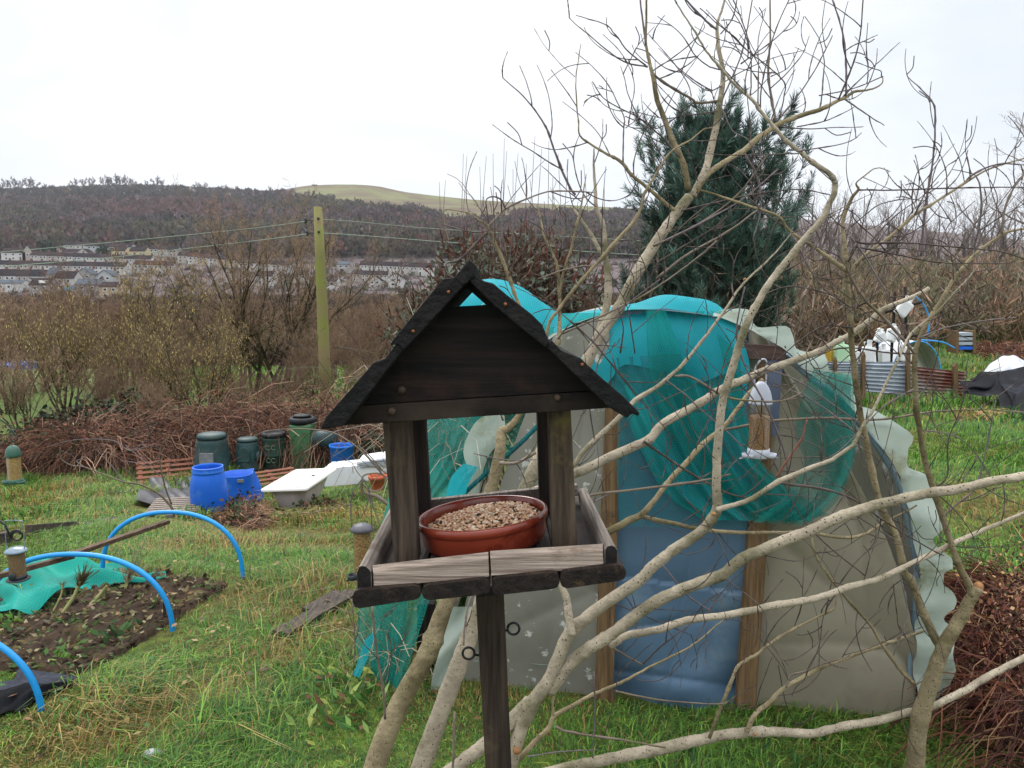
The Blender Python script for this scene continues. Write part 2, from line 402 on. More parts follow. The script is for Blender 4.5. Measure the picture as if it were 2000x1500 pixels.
def hill_wood():
    n = 17000
    y = 462 + (1180 - 462) * rng.uniform(0, 1, n) ** 1.05; u = rng.uniform(-.86, .30, n); x = u * y
    px = 1000 + 1530 * u
    keep = (rng.uniform(0, 1, n) > open_top(x, y) * 1.02) & ~((y < 500) & (px > 60) & (px < 360)) & (y < 1120 - 60 * (px > 560))
    x, y, px = x[keep], y[keep], px[keep]; n = len(x)
    sz = rng.uniform(.7, 1.25, n) * np.interp(y, [470, 900, 1150], [1.1, .95, .5])
    f = np.sin(x * .018 + 2) + np.sin(y * .022 + x * .011) + rng.normal(0, .5, n)
    py = 560 - (H(x, y) - 1.55) * FPX / y
    base = pal(n, ['#595052', '#504a4b', '#625759', '#474243'], None, .24)
    red = pal(n, ['#5c4a4a', '#644e4e', '#664c48'], None, .24); oli = pal(n, ['#545042', '#5a5346', '#4a4a42'], None, .22); grey = pal(n, ['#474648', '#424346', '#3d413f'], None, .14)
    c = np.where((f > .55)[:, None], red, base); c = np.where((f < -.75)[:, None], oli, c)
    c = np.where(((py < 398) & (rng.uniform(0, 1, n) < .8))[:, None], grey, c); c = np.where(((py > 452) & (rng.uniform(0, 1, n) < .55))[:, None], oli, c)
    evg = (rng.uniform(0, 1, n) < .02); c[evg] = lin('#2c3a2c')
    C = np.stack([x, y, H(x, y) + 1.5 * sz], 1)
    return crowns(C, 4.6 * sz, 8.2 * sz, 34, c)
VF, cc = hill_wood()
tag(add('hillside_woodland', VF, M_FOREST, cols=cc, smooth=False, origin=(0, 0, 0)), 'purple grey bare woodland covering the far hillside', 'woodland', kind='stuff')
# scrub woodland filling the valley floor between the allotments and the village
def valley_wood():
    n = 3400
    y = np.exp(rng.uniform(math.log(75), math.log(318), n)); u = rng.uniform(-.82, .22, n); x = u * y
    z = np.where(y < 105, G(x, y), H(x, y))
    top = zpx(rng.uniform(588, 640, n) - 18 * (u > -.1), y)         # crowns stay under the village
    h = np.clip(top - z, 2.5, 13); sz = rng.uniform(2.2, 4.5, n) * np.interp(y, [75, 318], [.8, 1.25])
    c = pal(n, ['#54483f', '#5e4e44', '#433c38', '#6b5a4e', '#544e3e', '#5e4c4c', '#705e4e', '#484436'], None, .28)
    VF, cc = crowns(np.stack([x, y, z + .35 * h], 1), sz, .65 * h, 120, c, .06)
    k = (y > 60)
    return VF, cc
VF, cc = valley_wood()
tag(add('valley_woodland', VF, M_FOREST, cols=cc, smooth=False, origin=(0, 0, 0)), 'brown leafless scrub woodland filling the valley below the village', 'woodland', kind='stuff')

# ------------------------------------------------------------------ village
def wallm(c): return mk('render_' + c[1:], tuple(v * .78 for v in lin(c)), tuple(v * .62 for v in lin(c)), 1.2, .9, c3=tuple(v * .7 for v in lin(c)), scale3=.5, t3=(.6, .75))
MW = {c: wallm(c) for c in ('#d9d8d4', '#c9c6c0', '#b9aea4', '#a9a7a3', '#d8c9a0', '#c8b494', '#bfc4c6')}
MR = {c: mk('slate_' + c[1:], tuple(v * .5 for v in lin(c)), tuple(v * .32 for v in lin(c)), 1.5, .95, spec=.03) for c in ('#4a4347', '#55484a', '#3f4147', '#6b4f49', '#7a8490')}
MGL = mk('window_dark', '#23262c', rough=.2, spec=.5); MFR = mk('window_white', '#e4e4e0', rough=.6); MBR = mk('chimney_brick', '#7c5a4c', '#5c4a44', 4, .9)
MCYAN = mk('blue_sheet', '#5fb6d6', rough=.6)
def house_mesh(W, Dp, h, rise, kind, wins):
    """wall shell (with stone base below ground), window recess panels on the front"""
    base = -4.
    w = W / 2; d = Dp / 2
    if kind == 'gable_front':
        V = [(-w, -d, base), (w, -d, base), (w, d, base), (-w, d, base), (-w, -d, h), (w, -d, h), (w, d, h), (-w, d, h), (0, -d, h + rise), (0, d, h + rise)]
        F = [(0, 1, 5, 8, 4), (1, 2, 6, 5), (2, 3, 7, 9, 6), (3, 0, 4, 7)]
        o = .3; R = [(-w - o, -d - o, h - o * rise / w), (0, -d - o, h + rise + .12), (w + o, -d - o, h - o * rise / w)]
    else:
        V = [(-w, -d, base), (w, -d, base), (w, d, base), (-w, d, base), (-w, -d, h), (w, -d, h), (w, d, h), (-w, d, h), (-w, 0, h + rise), (w, 0, h + rise)]
        F = [(0, 1, 5, 4), (1, 2, 6, 9, 5), (2, 3, 7, 6), (3, 0, 4, 8, 7)]
        o = .3; R = [(-w - .02, -d - o, h - o * rise / d), (-w - .02, 0, h + rise + .12), (-w - .02, d + o, h - o * rise / d)]
    ax = np.array([0, Dp + 2 * o, 0]) if kind == 'gable_front' else np.array([W + .04, 0, 0])
    R = np.array(R); th = np.array([0, 0, .2])
    RV = np.concatenate([R, R + th, R + ax, R + th + ax]); n = 3
    RF = [(0, 1, 4, 3), (1, 2, 5, 4), (6, 9, 10, 7), (7, 10, 11, 8), (3, 4, 10, 9), (4, 5, 11, 10), (0, 6, 7, 1), (1, 7, 8, 2), (0, 3, 9, 6), (2, 8, 11, 5)]
    return (V, F), (RV, RF)
NH = [0]
def house(px, py, D, W, h=4.4, rise=2.1, Dp=7., wall='#d9d8d4', roof='#4a4347', wins=2, kind='row', yaw=0., label='', group=None, fine=False, chim=True, door=True, rows=2):
    D0 = D; D = float(np.interp(py, [490, 512, 537, 562, 580, 596], [500, 450, 400, 355, 330, 300])) - 2; k = D / D0; W *= k
    p = P(px, py, D); R = rotm(0, 0, yaw); f = -Dp / 2
    (V, F), (RV, RF) = house_mesh(W, Dp, h, rise, kind, wins)
    root = thing('terraced_house' if kind == 'row' else 'house', label, 'house', p, group)
    T = p
    add('wall', xf((V, F), R, T), MW[wall], root, smooth=False)
    rf = add('roof', xf((RV, RF), R, T), MR[roof], root, smooth=False)
    if chim:
        zt = h + rise
        add('chimney', xf(join([box(.9, .7, 1.5, (W / 2 - .5, 0, zt + .4)), box(.3, .3, .5, (W / 2 - .5, 0, zt + 1.3))]), R, T), MBR, rf, smooth=False)
    ww = W / (wins + .6)
    for r in range(rows):
        zc = h * (.27 if r == 0 else .74) if rows == 2 else h * .5
        for k in range(wins):
            xk = (k - (wins - 1) / 2) * ww * 1.05
            if r == 0 and k == wins - 1 and door:
                if fine: add('door', xf(box(.95, .12, 2.0, (xk, f - .03, 1.0)), R, T), MGL, root, smooth=False)
                continue
            wn = add('window', xf(box(min(ww * .62, 1.5), .10, 1.25, (xk, f - .04, zc)), R, T), MFR, root, smooth=False)
            add('pane', xf(box(min(ww * .62, 1.5) - .3, .05, .95, (xk, f - .10, zc)), R, T), MGL, wn, smooth=False)
    NH[0] += 1
    return root
def garden_trees():
    n = 1900; py = rng.uniform(488, 598, n); px = rng.uniform(-60, 1450, n); D = np.interp(py, [490, 512, 537, 562, 580, 596], [500, 450, 400, 355, 330, 300]) + 6
    L = np.array([P(a, b + 2, d) for a, b, d in zip(px, py, D)]); k = (px > 345) | (rng.uniform(0, 1, n) < .30)
    c = pal(n, ['#5c5650', '#665c58', '#545a48', '#706460', '#4a5244'], None, .2); s = rng.uniform(1.2, 2.8, n)
    VF, cc = crowns(L[k] + [0, 0, .5], s[k], s[k] * 1.4, 46, c[k], .14)
    tag(add('garden_scrub', VF, M_FOREST, cols=cc, smooth=False, origin=(0, 0, 0)), 'brown garden scrub among the village terraces', 'scrub', kind='stuff')
garden_trees()
R_ = random.Random(3)
def row(x0, x1, y0, y1, D, n, walls, roofs, label, group, h=4.0, rise=1.9, fine=False, yaw=0.):
    for i in range(n):
        t = (i + .5) / n; px = x0 + (x1 - x0) * t; W = (x1 - x0) / n * D / FPX
        end = ', at its left end' if i == 0 else (', at its right end' if i == n - 1 else '')
        house(px, y0 + (y1 - y0) * t, D, W, h, rise, 6.5, R_.choice(walls), R_.choice(roofs), 2, 'row', yaw, label + end, group, fine)
LT = ['#d9d8d4', '#c9c6c0', '#d9d8d4', '#b9aea4', '#bfc4c6']
row(130, 262, 491, 496, 485, 6, LT, ['#4a4347', '#55484a'], 'small pale terraced house in the topmost row under the wood', 'houses of the topmost terrace')
row(296, 352, 499, 502, 480, 3, LT, ['#3f4147', '#4a4347'], 'grey roofed terraced house right of the cream pair', 'houses right of the cream pair')
row(66, 300, 512, 521, 425, 14, LT, ['#4a4347', '#4a4347', '#55484a'], 'small white fronted house in the long second terrace', 'houses of the second terrace')
row(-60, 252, 530, 536, 388, 15, ['#c9c6c0', '#b9aea4', '#d9d8d4'], ['#4a4347', '#3f4147', '#55484a'], 'dark roofed house in the long middle terrace', 'houses of the middle terrace')
row(-30, 112, 558, 561, 350, 6, ['#d9d8d4', '#c9c6c0', '#c8b4a4' if 0 else '#b9aea4'], ['#3f4147', '#55484a', '#4a4347'], 'large roofed house in the lowest long terrace', 'houses of the lowest terrace', 5., 2.6, True)
row(266, 345, 531, 534, 398, 4, ['#b9aea4', '#c9c6c0'], ['#6b4f49', '#55484a'], 'brown roofed terraced house behind the yellow catkin tree', 'brown roofed houses behind the catkin tree')
row(352, 470, 512, 524, 430, 6, ['#d9d8d4', '#c9c6c0', '#c8b494'], ['#6b4f49', '#4a4347'], 'pale terraced house seen through the bare twin trees', 'houses behind the twin trees')
row(470, 575, 527, 534, 420, 5, ['#d9d8d4', '#bfc4c6'], ['#4a4347', '#3f4147'], 'white house seen through twigs left of the wooden pole', 'houses left of the pole')
row(705, 850, 532, 538, 430, 9, ['#d9d8d4', '#d9d8d4', '#c9c6c0'], ['#55484a', '#4a4347'], 'white fronted terraced house in the row right of the pole', 'houses of the terrace right of the pole')
row(690, 760, 549, 551, 400, 4, ['#c9c6c0', '#b9aea4'], ['#4a4347'], 'low grey house below the terrace right of the pole', 'lower houses right of the pole', 3.4, 1.6)
house(674, 531, 425, 7.5, 3.8, 1.5, wall='#bfc4c6', roof='#7a8490', label='pale grey block just right of the wooden pole')
house(775, 560, 380, 7, 4., 2., wall='#d9d8d4', kind='gable_front', label='white gabled house low beside the dried shrub')
house(735, 563, 370, 6, 3.5, 2., wall='#c9c6c0', kind='gable_front', label='grey gabled house low in the valley right of the pole')
house(645, 566, 360, 8, 3.8, 2.1, wall='#d9d8d4', label='white house low in the valley beside the pole')
house(520, 556, 370, 9, 4., 2.2, wall='#d9d8d4', label='white house low behind the right twin tree')
house(590, 552, 380, 7, 3.6, 2., wall='#c9c6c0', label='grey house low between twin tree and pole')
house(238, 508, 455, 8, 5.2, 2.2, wall='#d8c9a0', roof='#55484a', label='cream house with a projecting porch, left of the cream pair', group='cream houses', fine=True)
house(275, 509, 455, 9.5, 5.4, 2.3, wall='#d8c9a0', roof='#4a4347', label='cream house with a projecting porch, right of the cream pair', group='cream houses', fine=True)
for px in (236, 268):
    pass
house(34, 509, 420, 13, 4.6, 2.6, wall='#d9d8d4', roof='#55484a', wins=3, label='long cream house with a tall brown gable at far left of village', fine=True)
house(62, 509, 426, 6, 4.4, 4.4, wall='#b9aea4', roof='#55484a', kind='gable_front', wins=1, label='tall brown gabled house end left of the second terrace')
house(121, 499, 470, 7, 2.4, 2.2, wall='#d9d8d4', kind='gable_front', wins=2, rows=1, chim=False, door=False, label='white gabled bungalow at left below the topmost terrace')
house(143, 500, 474, 9, 2.4, 1.6, wall='#d9d8d4', wins=3, rows=1, chim=False, label='long white bungalow below the topmost terrace')
house(168, 501, 468, 6, 2.4, 2., wall='#d9d8d4', kind='gable_front', wins=1, rows=1, chim=False, door=False, label='white gabled bungalow beside the dark evergreen in the village')
house(20, 567, 335, 15, 3.2, 1.2, wall='#d9d8d4', roof='#7a8490', wins=4, rows=1, chim=False, label='low white rendered building at the near edge of village')
h1 = house(88, 581, 322, 8.6, 5.4, 2.4, wall='#a9a7a3', roof='#3f4147', label='grey stone house with a white dormer at village edge', fine=True)
hd = h1.children[1]
add('dormer', xf(box(3.4, 1.6, 1.2, (1.4, -2.4, 6.6)), None, ORG[h1.name]), MFR, hd, smooth=False)
house(135, 566, 335, 9, 5.2, 2.8, wall='#c9c6c0', roof='#4a4347', label='pale house with a wide dark roof and blue awning', fine=True)
house(112, 562, 340, 5, 6.2, 2.6, wall='#a9a7a3', roof='#7a8490', kind='row', label='narrow grey house with a blue grey roof', fine=True)
house(180, 579, 325, 10.5, 5., 2.2, wall='#a9a7a3', roof='#7a8490', label='grey house with two dark windows and pale slate roof', fine=True)
house(223, 583, 320, 8.5, 5., 1.6, wall='#c8b494', roof='#55484a', label='tan house partly hidden by the yellow catkin tree', fine=True)
house(172, 553, 352, 7, 4.2, 2.6, wall='#a9a7a3', roof='#a9a7a3' if 0 else '#7a8490', kind='gable_front', label='grey hip fronted house behind the pale slate roof')
house(212, 556, 350, 7.5, 4., 2.6, wall='#bfc4c6', roof='#7a8490', kind='gable_front', label='pale blue grey house right of the hip fronted one')
pA = P(137, 563, 329); tag(add('garden_awning', xf(box(4.2, 2.4, 1.6), None, pA), MCYAN, smooth=False), 'pale blue awning in front of a village house', 'awning')
# low hut on the skyline
pH = P(615, 367, 1140); tag(add('hilltop_hut', xf(join([box(8, 5, 5), box(3, 3, 3, (6, 0, -1))]), None, pH + [0, 0, 2]), MBR, smooth=False), 'tiny dark hut standing on the bare hilltop', 'hut')
# ------------------------------------------------------------------ bare trees
def grow(seed, stems=6, L=6., r=.07, splay=.35, kids=(9, 5, 4), fall=.42, up=.10, wob=.16, start=.25, steps=9, basew=.25, ang=(.45, .95), minr=.0035):
    rd = random.Random(seed); A, B, RA, RB, LV = [], [], [], [], []; tips = []
    def br(p, d, L, r, lv):
        n = max(2, int(steps * (.75 ** lv))) ; s = L / n
        for i in range(n):
            d = (d + Vector((rd.gauss(0, wob), rd.gauss(0, wob), rd.gauss(0, wob) + up))).normalized()
            q = p + d * s; r2 = max(minr, r * (1 - .8 * (i + 1) / n)); r1 = max(minr, r * (1 - .8 * i / n))
            A.append(p[:]); B.append(q[:]); RA.append(r1); RB.append(r2); LV.append(lv)
            p = q
            if lv < len(kids):
                f = (i + 1) / n
                if f > (start if lv == 0 else .15):
                    m = kids[lv] / n / (1 - (start if lv == 0 else .15)); k = int(m) + (rd.random() < m - int(m))
                    for _ in range(k):
                        ax = Vector((rd.gauss(0, 1), rd.gauss(0, 1), rd.gauss(0, 1))).cross(d).normalized()
                        a = rd.uniform(*ang); e = (d * math.cos(a) + ax * math.sin(a)).normalized()
                        br(p, e, L * fall * rd.uniform(.7, 1.25) * (1.15 - .55 * f), r2 * .55, lv + 1)
        tips.append((p[:], d[:], lv))
    for i in range(stems):
        a = 2 * math.pi * i / max(stems, 1) + rd.uniform(-.5, .5); sp = splay * rd.uniform(.3, 1.2)
        br(Vector((math.cos(a) * basew * rd.random(), math.sin(a) * basew * rd.random(), -.15)), Vector((math.cos(a) * sp, math.sin(a) * sp, 1)).normalized(), L * rd.uniform(.75, 1.1), r * rd.uniform(.7, 1.1), 0)
    return np.array(A), np.array(B), np.array(RA), np.array(RB), np.array(LV), tips
M_BARE = mk_attr('bare_bark', .9, .1); M_CATKIN = mk_attr('catkin', .8, .1, .2)
def bare_tree(name, seed, trunk_c, twig_c, label, loc, group, fat=1., catk=0, catc=('#a8965e', '#bcaa74', '#8e8056'), leaf=0, leafc=(), **kw):
    A, B, RA, RB, LV, tips = grow(seed, **kw)
    root = thing(name, label, 'tree' if 'tree' in name else 'shrub', loc, group); o = np.asarray(loc, float)
    big = LV == 0
    for nm, m, cs in (('trunk', big, trunk_c), ('crown', ~big, twig_c)):
        n = m.sum(); c = pal(n, cs, None, .16)
        if nm == 'crown':
            t = np.clip((LV[m] - 1) / 2., 0, 1)[:, None]; c = c * t + pal(n, trunk_c, None, .1) * (1 - t)
        VF, cc = prisms(A[m] + o, B[m] + o, RA[m] * fat, RB[m] * fat, c)
        items = [(VF, cc)]
        if nm == 'crown' and catk:
            T = np.array([t[0] for t in tips]); Dd = np.array([t[1] for t in tips]); k = rng.integers(0, len(T), catk)
            C = T[k] - Dd[k] * rng.uniform(0, .5, (catk, 1)) + o
            dd = np.array([[0, 0, -1.]]) + rng.normal(0, .18, (catk, 3))
            items.append(leaves(C, dd, rng.uniform(.010, .018, catk), rng.uniform(.05, .11, catk), pal(catk, catc)))
        if nm == 'crown' and leaf:
            T = np.array([t[0] for t in tips]); k = rng.integers(0, len(T), leaf)
            C = T[k] + rng.normal(0, .12, (leaf, 3)) + o
            items.append(leaves(C, rng.normal(size=(leaf, 3)), rng.uniform(.02, .04, leaf), rng.uniform(.05, .1, leaf), pal(leaf, leafc)))
        VF, cc = joinc(items)
        add(nm, VF, M_BARE, root, cols=cc, smooth=False)
    return root
def at(px, D): p = P(px, 560, D); return np.array([p[0], D, float(G(p[0], D))])
BRN = ['#75644f', '#80705a', '#8a7458', '#685846']; ORB = ['#9a826e', '#a5876c', '#8a7462', '#947f6a']; DKB = ['#454034', '#4e4738', '#3a362c', '#555038']
MOSS = ['#3f3c28', '#4b472c', '#39342a']
# the pair of tall multi-stemmed trees left of the pole
tA = bare_tree('bare_tree', 11, MOSS, ORB, 'tall bare multi-stemmed tree, left one of the pair left of the pole', at(478, 27.5), 'tall bare trees left of the pole', fat=1.0, basew=.8, stems=11, L=7.2, r=.08, splay=.46, kids=(14, 8, 7), fall=.34)
tB = bare_tree('bare_tree', 23, MOSS, ORB, 'tall bare multi-stemmed tree, right one of the pair beside the pole', at(545, 28.5), 'tall bare trees left of the pole', fat=1.0, basew=.6, stems=9, L=7.4, r=.08, splay=.38, kids=(14, 8, 7), fall=.34)
tA.scale = (.95, .95, .86); tB.scale = (.95, .95, .86)
# hazels hung with yellow catkins
hz1 = bare_tree('hazel_tree', 31, DKB, BRN, 'hazel full of yellow catkins at the left above the bramble hedge', at(115, 23), 'hazels with yellow catkins', catk=3000, stems=14, L=3.3, r=.04, splay=.7, kids=(9, 6, 5), fall=.42)
hz2 = bare_tree('hazel_tree', 37, DKB, BRN, 'tall hazel with pale yellow catkins reaching up to the village roofs', at(292, 26), 'hazels with yellow catkins', catk=2800, stems=11, L=4.5, r=.05, splay=.42, kids=(10, 7, 5), fall=.38)
hz3 = dup(hz1, at(375, 21.5), 1.9, .88, 'low wide hazel with yellow catkins left of the twin bare trees', 'hazels with yellow catkins')
hz4 = dup(hz1, at(250, 22.5), 4.1, .8, 'hazel with yellow catkins between the left one and the low wide one', 'hazels with yellow catkins')
# scrub
s1 = bare_tree('bare_shrub', 41, DKB, ORB, 'brown leafless shrub at the far left edge above the feeder', at(-10, 24), 'bare shrubs behind the bramble hedge', stems=13, L=3.5, r=.04, splay=.7, kids=(10, 7, 6), fall=.42)
s2 = bare_tree('bare_shrub', 43, BRN, ['#6f5850', '#7b6152', '#66524a'], 'tall reddish brown shrub between the two left hazels', at(190, 27), 'bare shrubs behind the bramble hedge', stems=13, L=4.1, r=.04, splay=.5, kids=(10, 7, 6), fall=.40)
SL = [(-70, 27, .3, .9, 'leafless shrub beyond the left edge of the hedge'), (60, 29, 2.1, 1.0, 'brown leafless shrub behind the left hazel'), (240, 31, 1., .95, 'brown leafless shrub behind the tall hazel'), (420, 33, 4., .8, 'brown shrub behind the left tall bare tree'),
      (600, 27, 5., .70, 'leafless thicket shrub just left of the pole'), (668, 24, 2.6, .66, 'leafless shrub just right of the pole foot'), (705, 30, 3.3, .92, 'bare shrub behind the pole foot to its right'), (745, 26, 1.2, .85, 'bare shrub behind the left roof slope of the bird table'), (790, 31, .2, .9, 'bare shrub right above the left eave of the bird table'),
      (335, 22, 3.7, .55, 'low dark shrub under the tall hazel'), (25, 20.5, .9, .6, 'low dark leafless shrub by the green capped feeder'), (840, 33, 2., .95, 'bare shrub between bird table roof and dried bush'), (640, 34, 1., .85, 'bare shrub seen behind the wooden pole'), (-30, 30, 1.4, .8, 'bare shrub at the left edge behind the others'), (120, 33, 2.7, .9, 'bare shrub far behind the left hazel'), (310, 34, 3.9, .85, 'bare shrub far behind the tall hazel'), (480, 36, .6, .8, 'bare shrub far behind the twin bare trees'), (560, 23, 2.2, .42, 'knee high bare shrub right of the twin trees'), (440, 22, 5.2, .4, 'knee high bare shrub left of the twin trees'), (200, 20.5, .3, .45, 'knee high bare shrub at the hedge under the hazels'), (720, 21, 4.6, .5, 'knee high bare shrub behind the left eave'), (510, 21, 3.1, .36, 'low bare shrub in front of the twin trees'), (290, 20, 1.7, .4, 'low bare shrub at the hedge below the tall hazel')]
for i, (px, D, rz, sc, lb) in enumerate(SL): dup(s2 if i % 2 else s1, at(px, D), rz, sc, lb, 'bare shrubs behind the bramble hedge')
# dark ivy bushes at the hedge foot
M_IVY = mk_attr('ivy_leaf', .55, .35)
def leafy(name, label, cat, loc, size, n, cols, lw, group=None, stems=20, stemc=DKB):
    C = rng.normal(size=(n, 3)); C /= np.linalg.norm(C, axis=1)[:, None]; C *= rng.uniform(.3, 1, (n, 1)) ** .5
    C = C * np.array(size) * (1 + .3 * np.sin(5 * C[:, :1] + 2) * np.cos(4 * C[:, 1:2])); C[:, 2] = np.abs(C[:, 2] + size[2] * .35)
    o = np.asarray(loc, float)
    it = [leaves(C + o, rng.normal(size=(n, 3)), rng.uniform(.5, 1, n) * lw, rng.uniform(1.2, 2.4, n) * lw, pal(n, cols))]
    E = C[rng.integers(0, n, stems)]; it.append(prisms(np.repeat(o[None], stems, 0), E + o, np.full(stems, .015), np.full(stems, .006), pal(stems, stemc)))
    VF, c = joinc(it); return tag(add(name, VF, M_IVY, cols=c, smooth=False), label, cat, group)
for px, D, s, lb in ((170, 19.5, (1.3, .7, .75), 'dark green ivy bush at the hedge foot under the left hazel'), (250, 20, (1., .6, .9), 'dark green ivy bush left of the tall hazel stem'), (90, 19.3, (.9, .6, .6), 'dark ivy clump at far left above the rusty brambles'), (725, 15.9, (.6, .5, .5), 'dark leafy bramble bush beside the blue bucket')):
    leafy('ivy_bush', lb, 'bush', at(px, D), s, 1500, ['#1f2c1c', '#2a3a24', '#35432a', '#3f3a2a'], .07, 'dark ivy bushes')
# skyline trees
sk = bare_tree('skyline_tree', 51, ['#5a5055'], ['#6d646c', '#77707a'], 'small bare tree, leftmost on the skyline', P(4, 372, 1120), 'bare trees on the skyline', fat=4, stems=3, L=11, r=.10, splay=.35, kids=(11, 8), fall=.42, steps=7, minr=.035)
for i, (px, py, s) in enumerate([(14, 373, 1.), (27, 373, 1.15), (40, 373, .95), (55, 373, 1.2), (68, 373, 1.), (90, 371, .45), (147, 369, .85), (163, 369, .9), (179, 369, 1.), (203, 368, .95), (214, 368, 1.05), (225, 368, 1.2), (236, 368, 1.15), (248, 368, 1.), (260, 368, .8), (287, 368, .6), (306, 368, 1.), (316, 368, .7), (340, 369, .4), (388, 372, .65), (403, 372, .6), (440, 374, .5), (462, 375, .45), (487, 377, .4), (528, 377, .5)]):
    lb = ('skyline tree in the left clump' if px < 100 else 'one of three separate skyline trees' if px < 190 else 'skyline tree in the dense middle clump' if px < 270 else 'small lone tree or shrub further right on the skyline')
    dup(sk, P(px, py + 1, 1135) + [0, 0, 3.5], i * 1.3, s * 1.25, lb, 'bare trees on the skyline')
# village evergreens
for px, py, s, lb in ((93, 495, 5.5, 'dark evergreen tree left of the bungalows'), (203, 500, 4.5, 'dark evergreen tree right of the bungalows'), (10, 505, 3.5, 'green garden hedge tree at far left of the village')):
    p = P(px, py, 465); n = 500; q = rng.normal(size=(n, 3)); q /= np.linalg.norm(q, axis=1)[:, None]; q[:, 2] = np.abs(q[:, 2])
    VF, c = leaves(p + q * np.array([s, s, s * 1.5]) * rng.uniform(.5, 1, (n, 1)), rng.normal(size=(n, 3)), np.full(n, .5), np.full(n, 1.3), pal(n, ['#22382a', '#2d4632', '#1c2e24']))
    rt = thing('evergreen_tree', lb, 'tree', p, 'evergreens among the houses'); add('crown', VF, M_BARE, rt, cols=c, smooth=False); add('trunk', tube([p - [0, 0, 3], p + [0, 0, 3]], .3, 6), MBR, rt)

# ------------------------------------------------------------------ the pine
def pine():
    loc = at(1380, 13.2); root = thing('pine_tree', 'dark green pine behind the fallen branches and netted tunnel', 'tree', loc)
    rd = random.Random(5); o = Vector(loc)
    A, B, RA, RB, tuft, td, ts = [], [], [], [], [], [], []
    Ht = 4.85
    def seg(p, q, r1, r2): A.append(p[:]); B.append(q[:]); RA.append(r1); RB.append(r2)
    tp = [o + Vector((.10 * math.sin(z * .9), .1 * math.cos(z * .7), z)) for z in np.linspace(-.2, Ht * .93, 12)]
    tops = [(0, 0, Ht)]
    def shoot(p, d, L, r, lv):
        n = max(3, int(L / .16)); s = L / n
        for i in range(n):
            d = (d + Vector((rd.gauss(0, .09), rd.gauss(0, .09), .12 + rd.gauss(0, .05)))).normalized(); q = p + d * s
            seg(p, q, r * (1 - .7 * i / n), r * (1 - .7 * (i + 1) / n)); p = q; f = (i + 1) / n
            if f > .3 or lv > 0: tuft.append(p[:]); td.append(d[:]); ts.append(1.)
            if lv < 2 and f > .25 and rd.random() < .62:
                ax = d.cross(Vector((rd.gauss(0, 1), rd.gauss(0, 1), rd.gauss(0, .4)))).normalized(); a = rd.uniform(.5, .9)
                shoot(p, (d * math.cos(a) + ax * math.sin(a)).normalized(), L * rd.uniform(.28, .5) * (1.15 - .4 * f), r * .5, lv + 1)
        # upright candle at the end
        if lv < 2:
            d2 = (d + Vector((0, 0, 1.3))).normalized()
            for k in range(3): tuft.append((p + d2 * .1 * k)[:]); td.append(d2[:]); ts.append(.9)
    for z in np.arange(.35, Ht - .2, .29):
        k = rd.choice((6, 7, 7)); t = z / Ht
        R = 2.05 * min(1, (1.03 - t) / .70) ** .8 * (.74 + .58 * rd.random())
        for j in range(k):
            a = 2 * math.pi * (j + rd.random() * .7) / k
            e = Vector((math.cos(a), math.sin(a), .35 + .75 * t)).normalized()
            shoot(o + Vector((.10 * math.sin(z * .9), .1 * math.cos(z * .7), z)), e, R * rd.uniform(.72, 1.12), .03 * (1 - .6 * t), 0)
    for k in range(5): tuft.append((o + Vector((0, 0, Ht - .5 + .13 * k)))[:]); td.append((0, 0, 1)); ts.append(.9)
    add('trunk', tube(tp, np.linspace(.13, .02, 12), 10), mk('pine_bark', '#4c3b30', '#2f2722', 14, .9, .6), root)
    VFb, cb = prisms(A, B, RA, RB, pal(len(A), ['#3c3028', '#4a3a2e']))
    T = np.array(tuft); Dd = np.array(td); m = 22; n = len(T)
    print('pine tufts', n)
    Tc = np.repeat(T, m, 0); dd = np.repeat(Dd, m, 0)
    q = rng.normal(size=(n * m, 3)); q -= dd * (q * dd).sum(1)[:, None]; q /= np.linalg.norm(q, axis=1)[:, None]
    sp = rng.uniform(.35, 1.0, (n * m, 1)); nd = dd + q * sp
    cl = np.repeat(pal(n, ['#364f45', '#425c50', '#4e6b5d', '#2a4038', '#5e7c6c'], [.25, .25, .2, .2, .1], .16), m, 0) * (1 + rng.normal(0, .1, (n * m, 1)))
    VFn, cn = leaves(Tc + rng.uniform(-.06, .06, (n * m, 1)) * dd, nd, np.full(n * m, .0052), rng.uniform(.10, .17, n * m), np.clip(cl, .003, 1))
    VF, c = joinc([(VFb, cb), (VFn, cn)])
    add('crown', VF, mk_attr('pine_needles', .6, .3), root, cols=c, smooth=False)
pine()

# ------------------------------------------------------------------ bramble hedge, bracken, dried bush
def canes(base, n, h, spread, lean, rad, cols, seg=5):
    """arching canes from base points (k,3)"""
    k = rng.integers(0, len(base), n); p = base[k] + rng.normal(0, .06, (n, 3)) * [1, 1, .2]
    a = rng.uniform(0, 2 * math.pi, n); d = np.stack([np.cos(a) * spread, np.sin(a) * spread, np.ones(n)], 1) * rng.uniform(.5, 1, (n, 1)) + lean
    L = h * rng.uniform(.5, 1.25, n); it = []; cc = pal(n, cols, None, .28); vr = rad * rng.uniform(.45, 1.6, n)
    for s in range(seg):
        d = d / np.linalg.norm(d, axis=1)[:, None]
        q = p + d * (L / seg)[:, None]; f = s / seg
        it.append(prisms(p, q, vr * (1 - .6 * f), vr * (1 - .6 * (s + 1) / seg), cc * (1 + .25 * f)))
        p = q; d = d + rng.normal(0, .22, (n, 3)) + np.array([0, 0, -.42 - .25 * f])
    return joinc(it)
M_CANE = mk_attr('dead_cane', .8, .2)
RUST = ['#56392f', '#684638', '#785242', '#43322b', '#7c604e', '#382c27', '#8a705e']
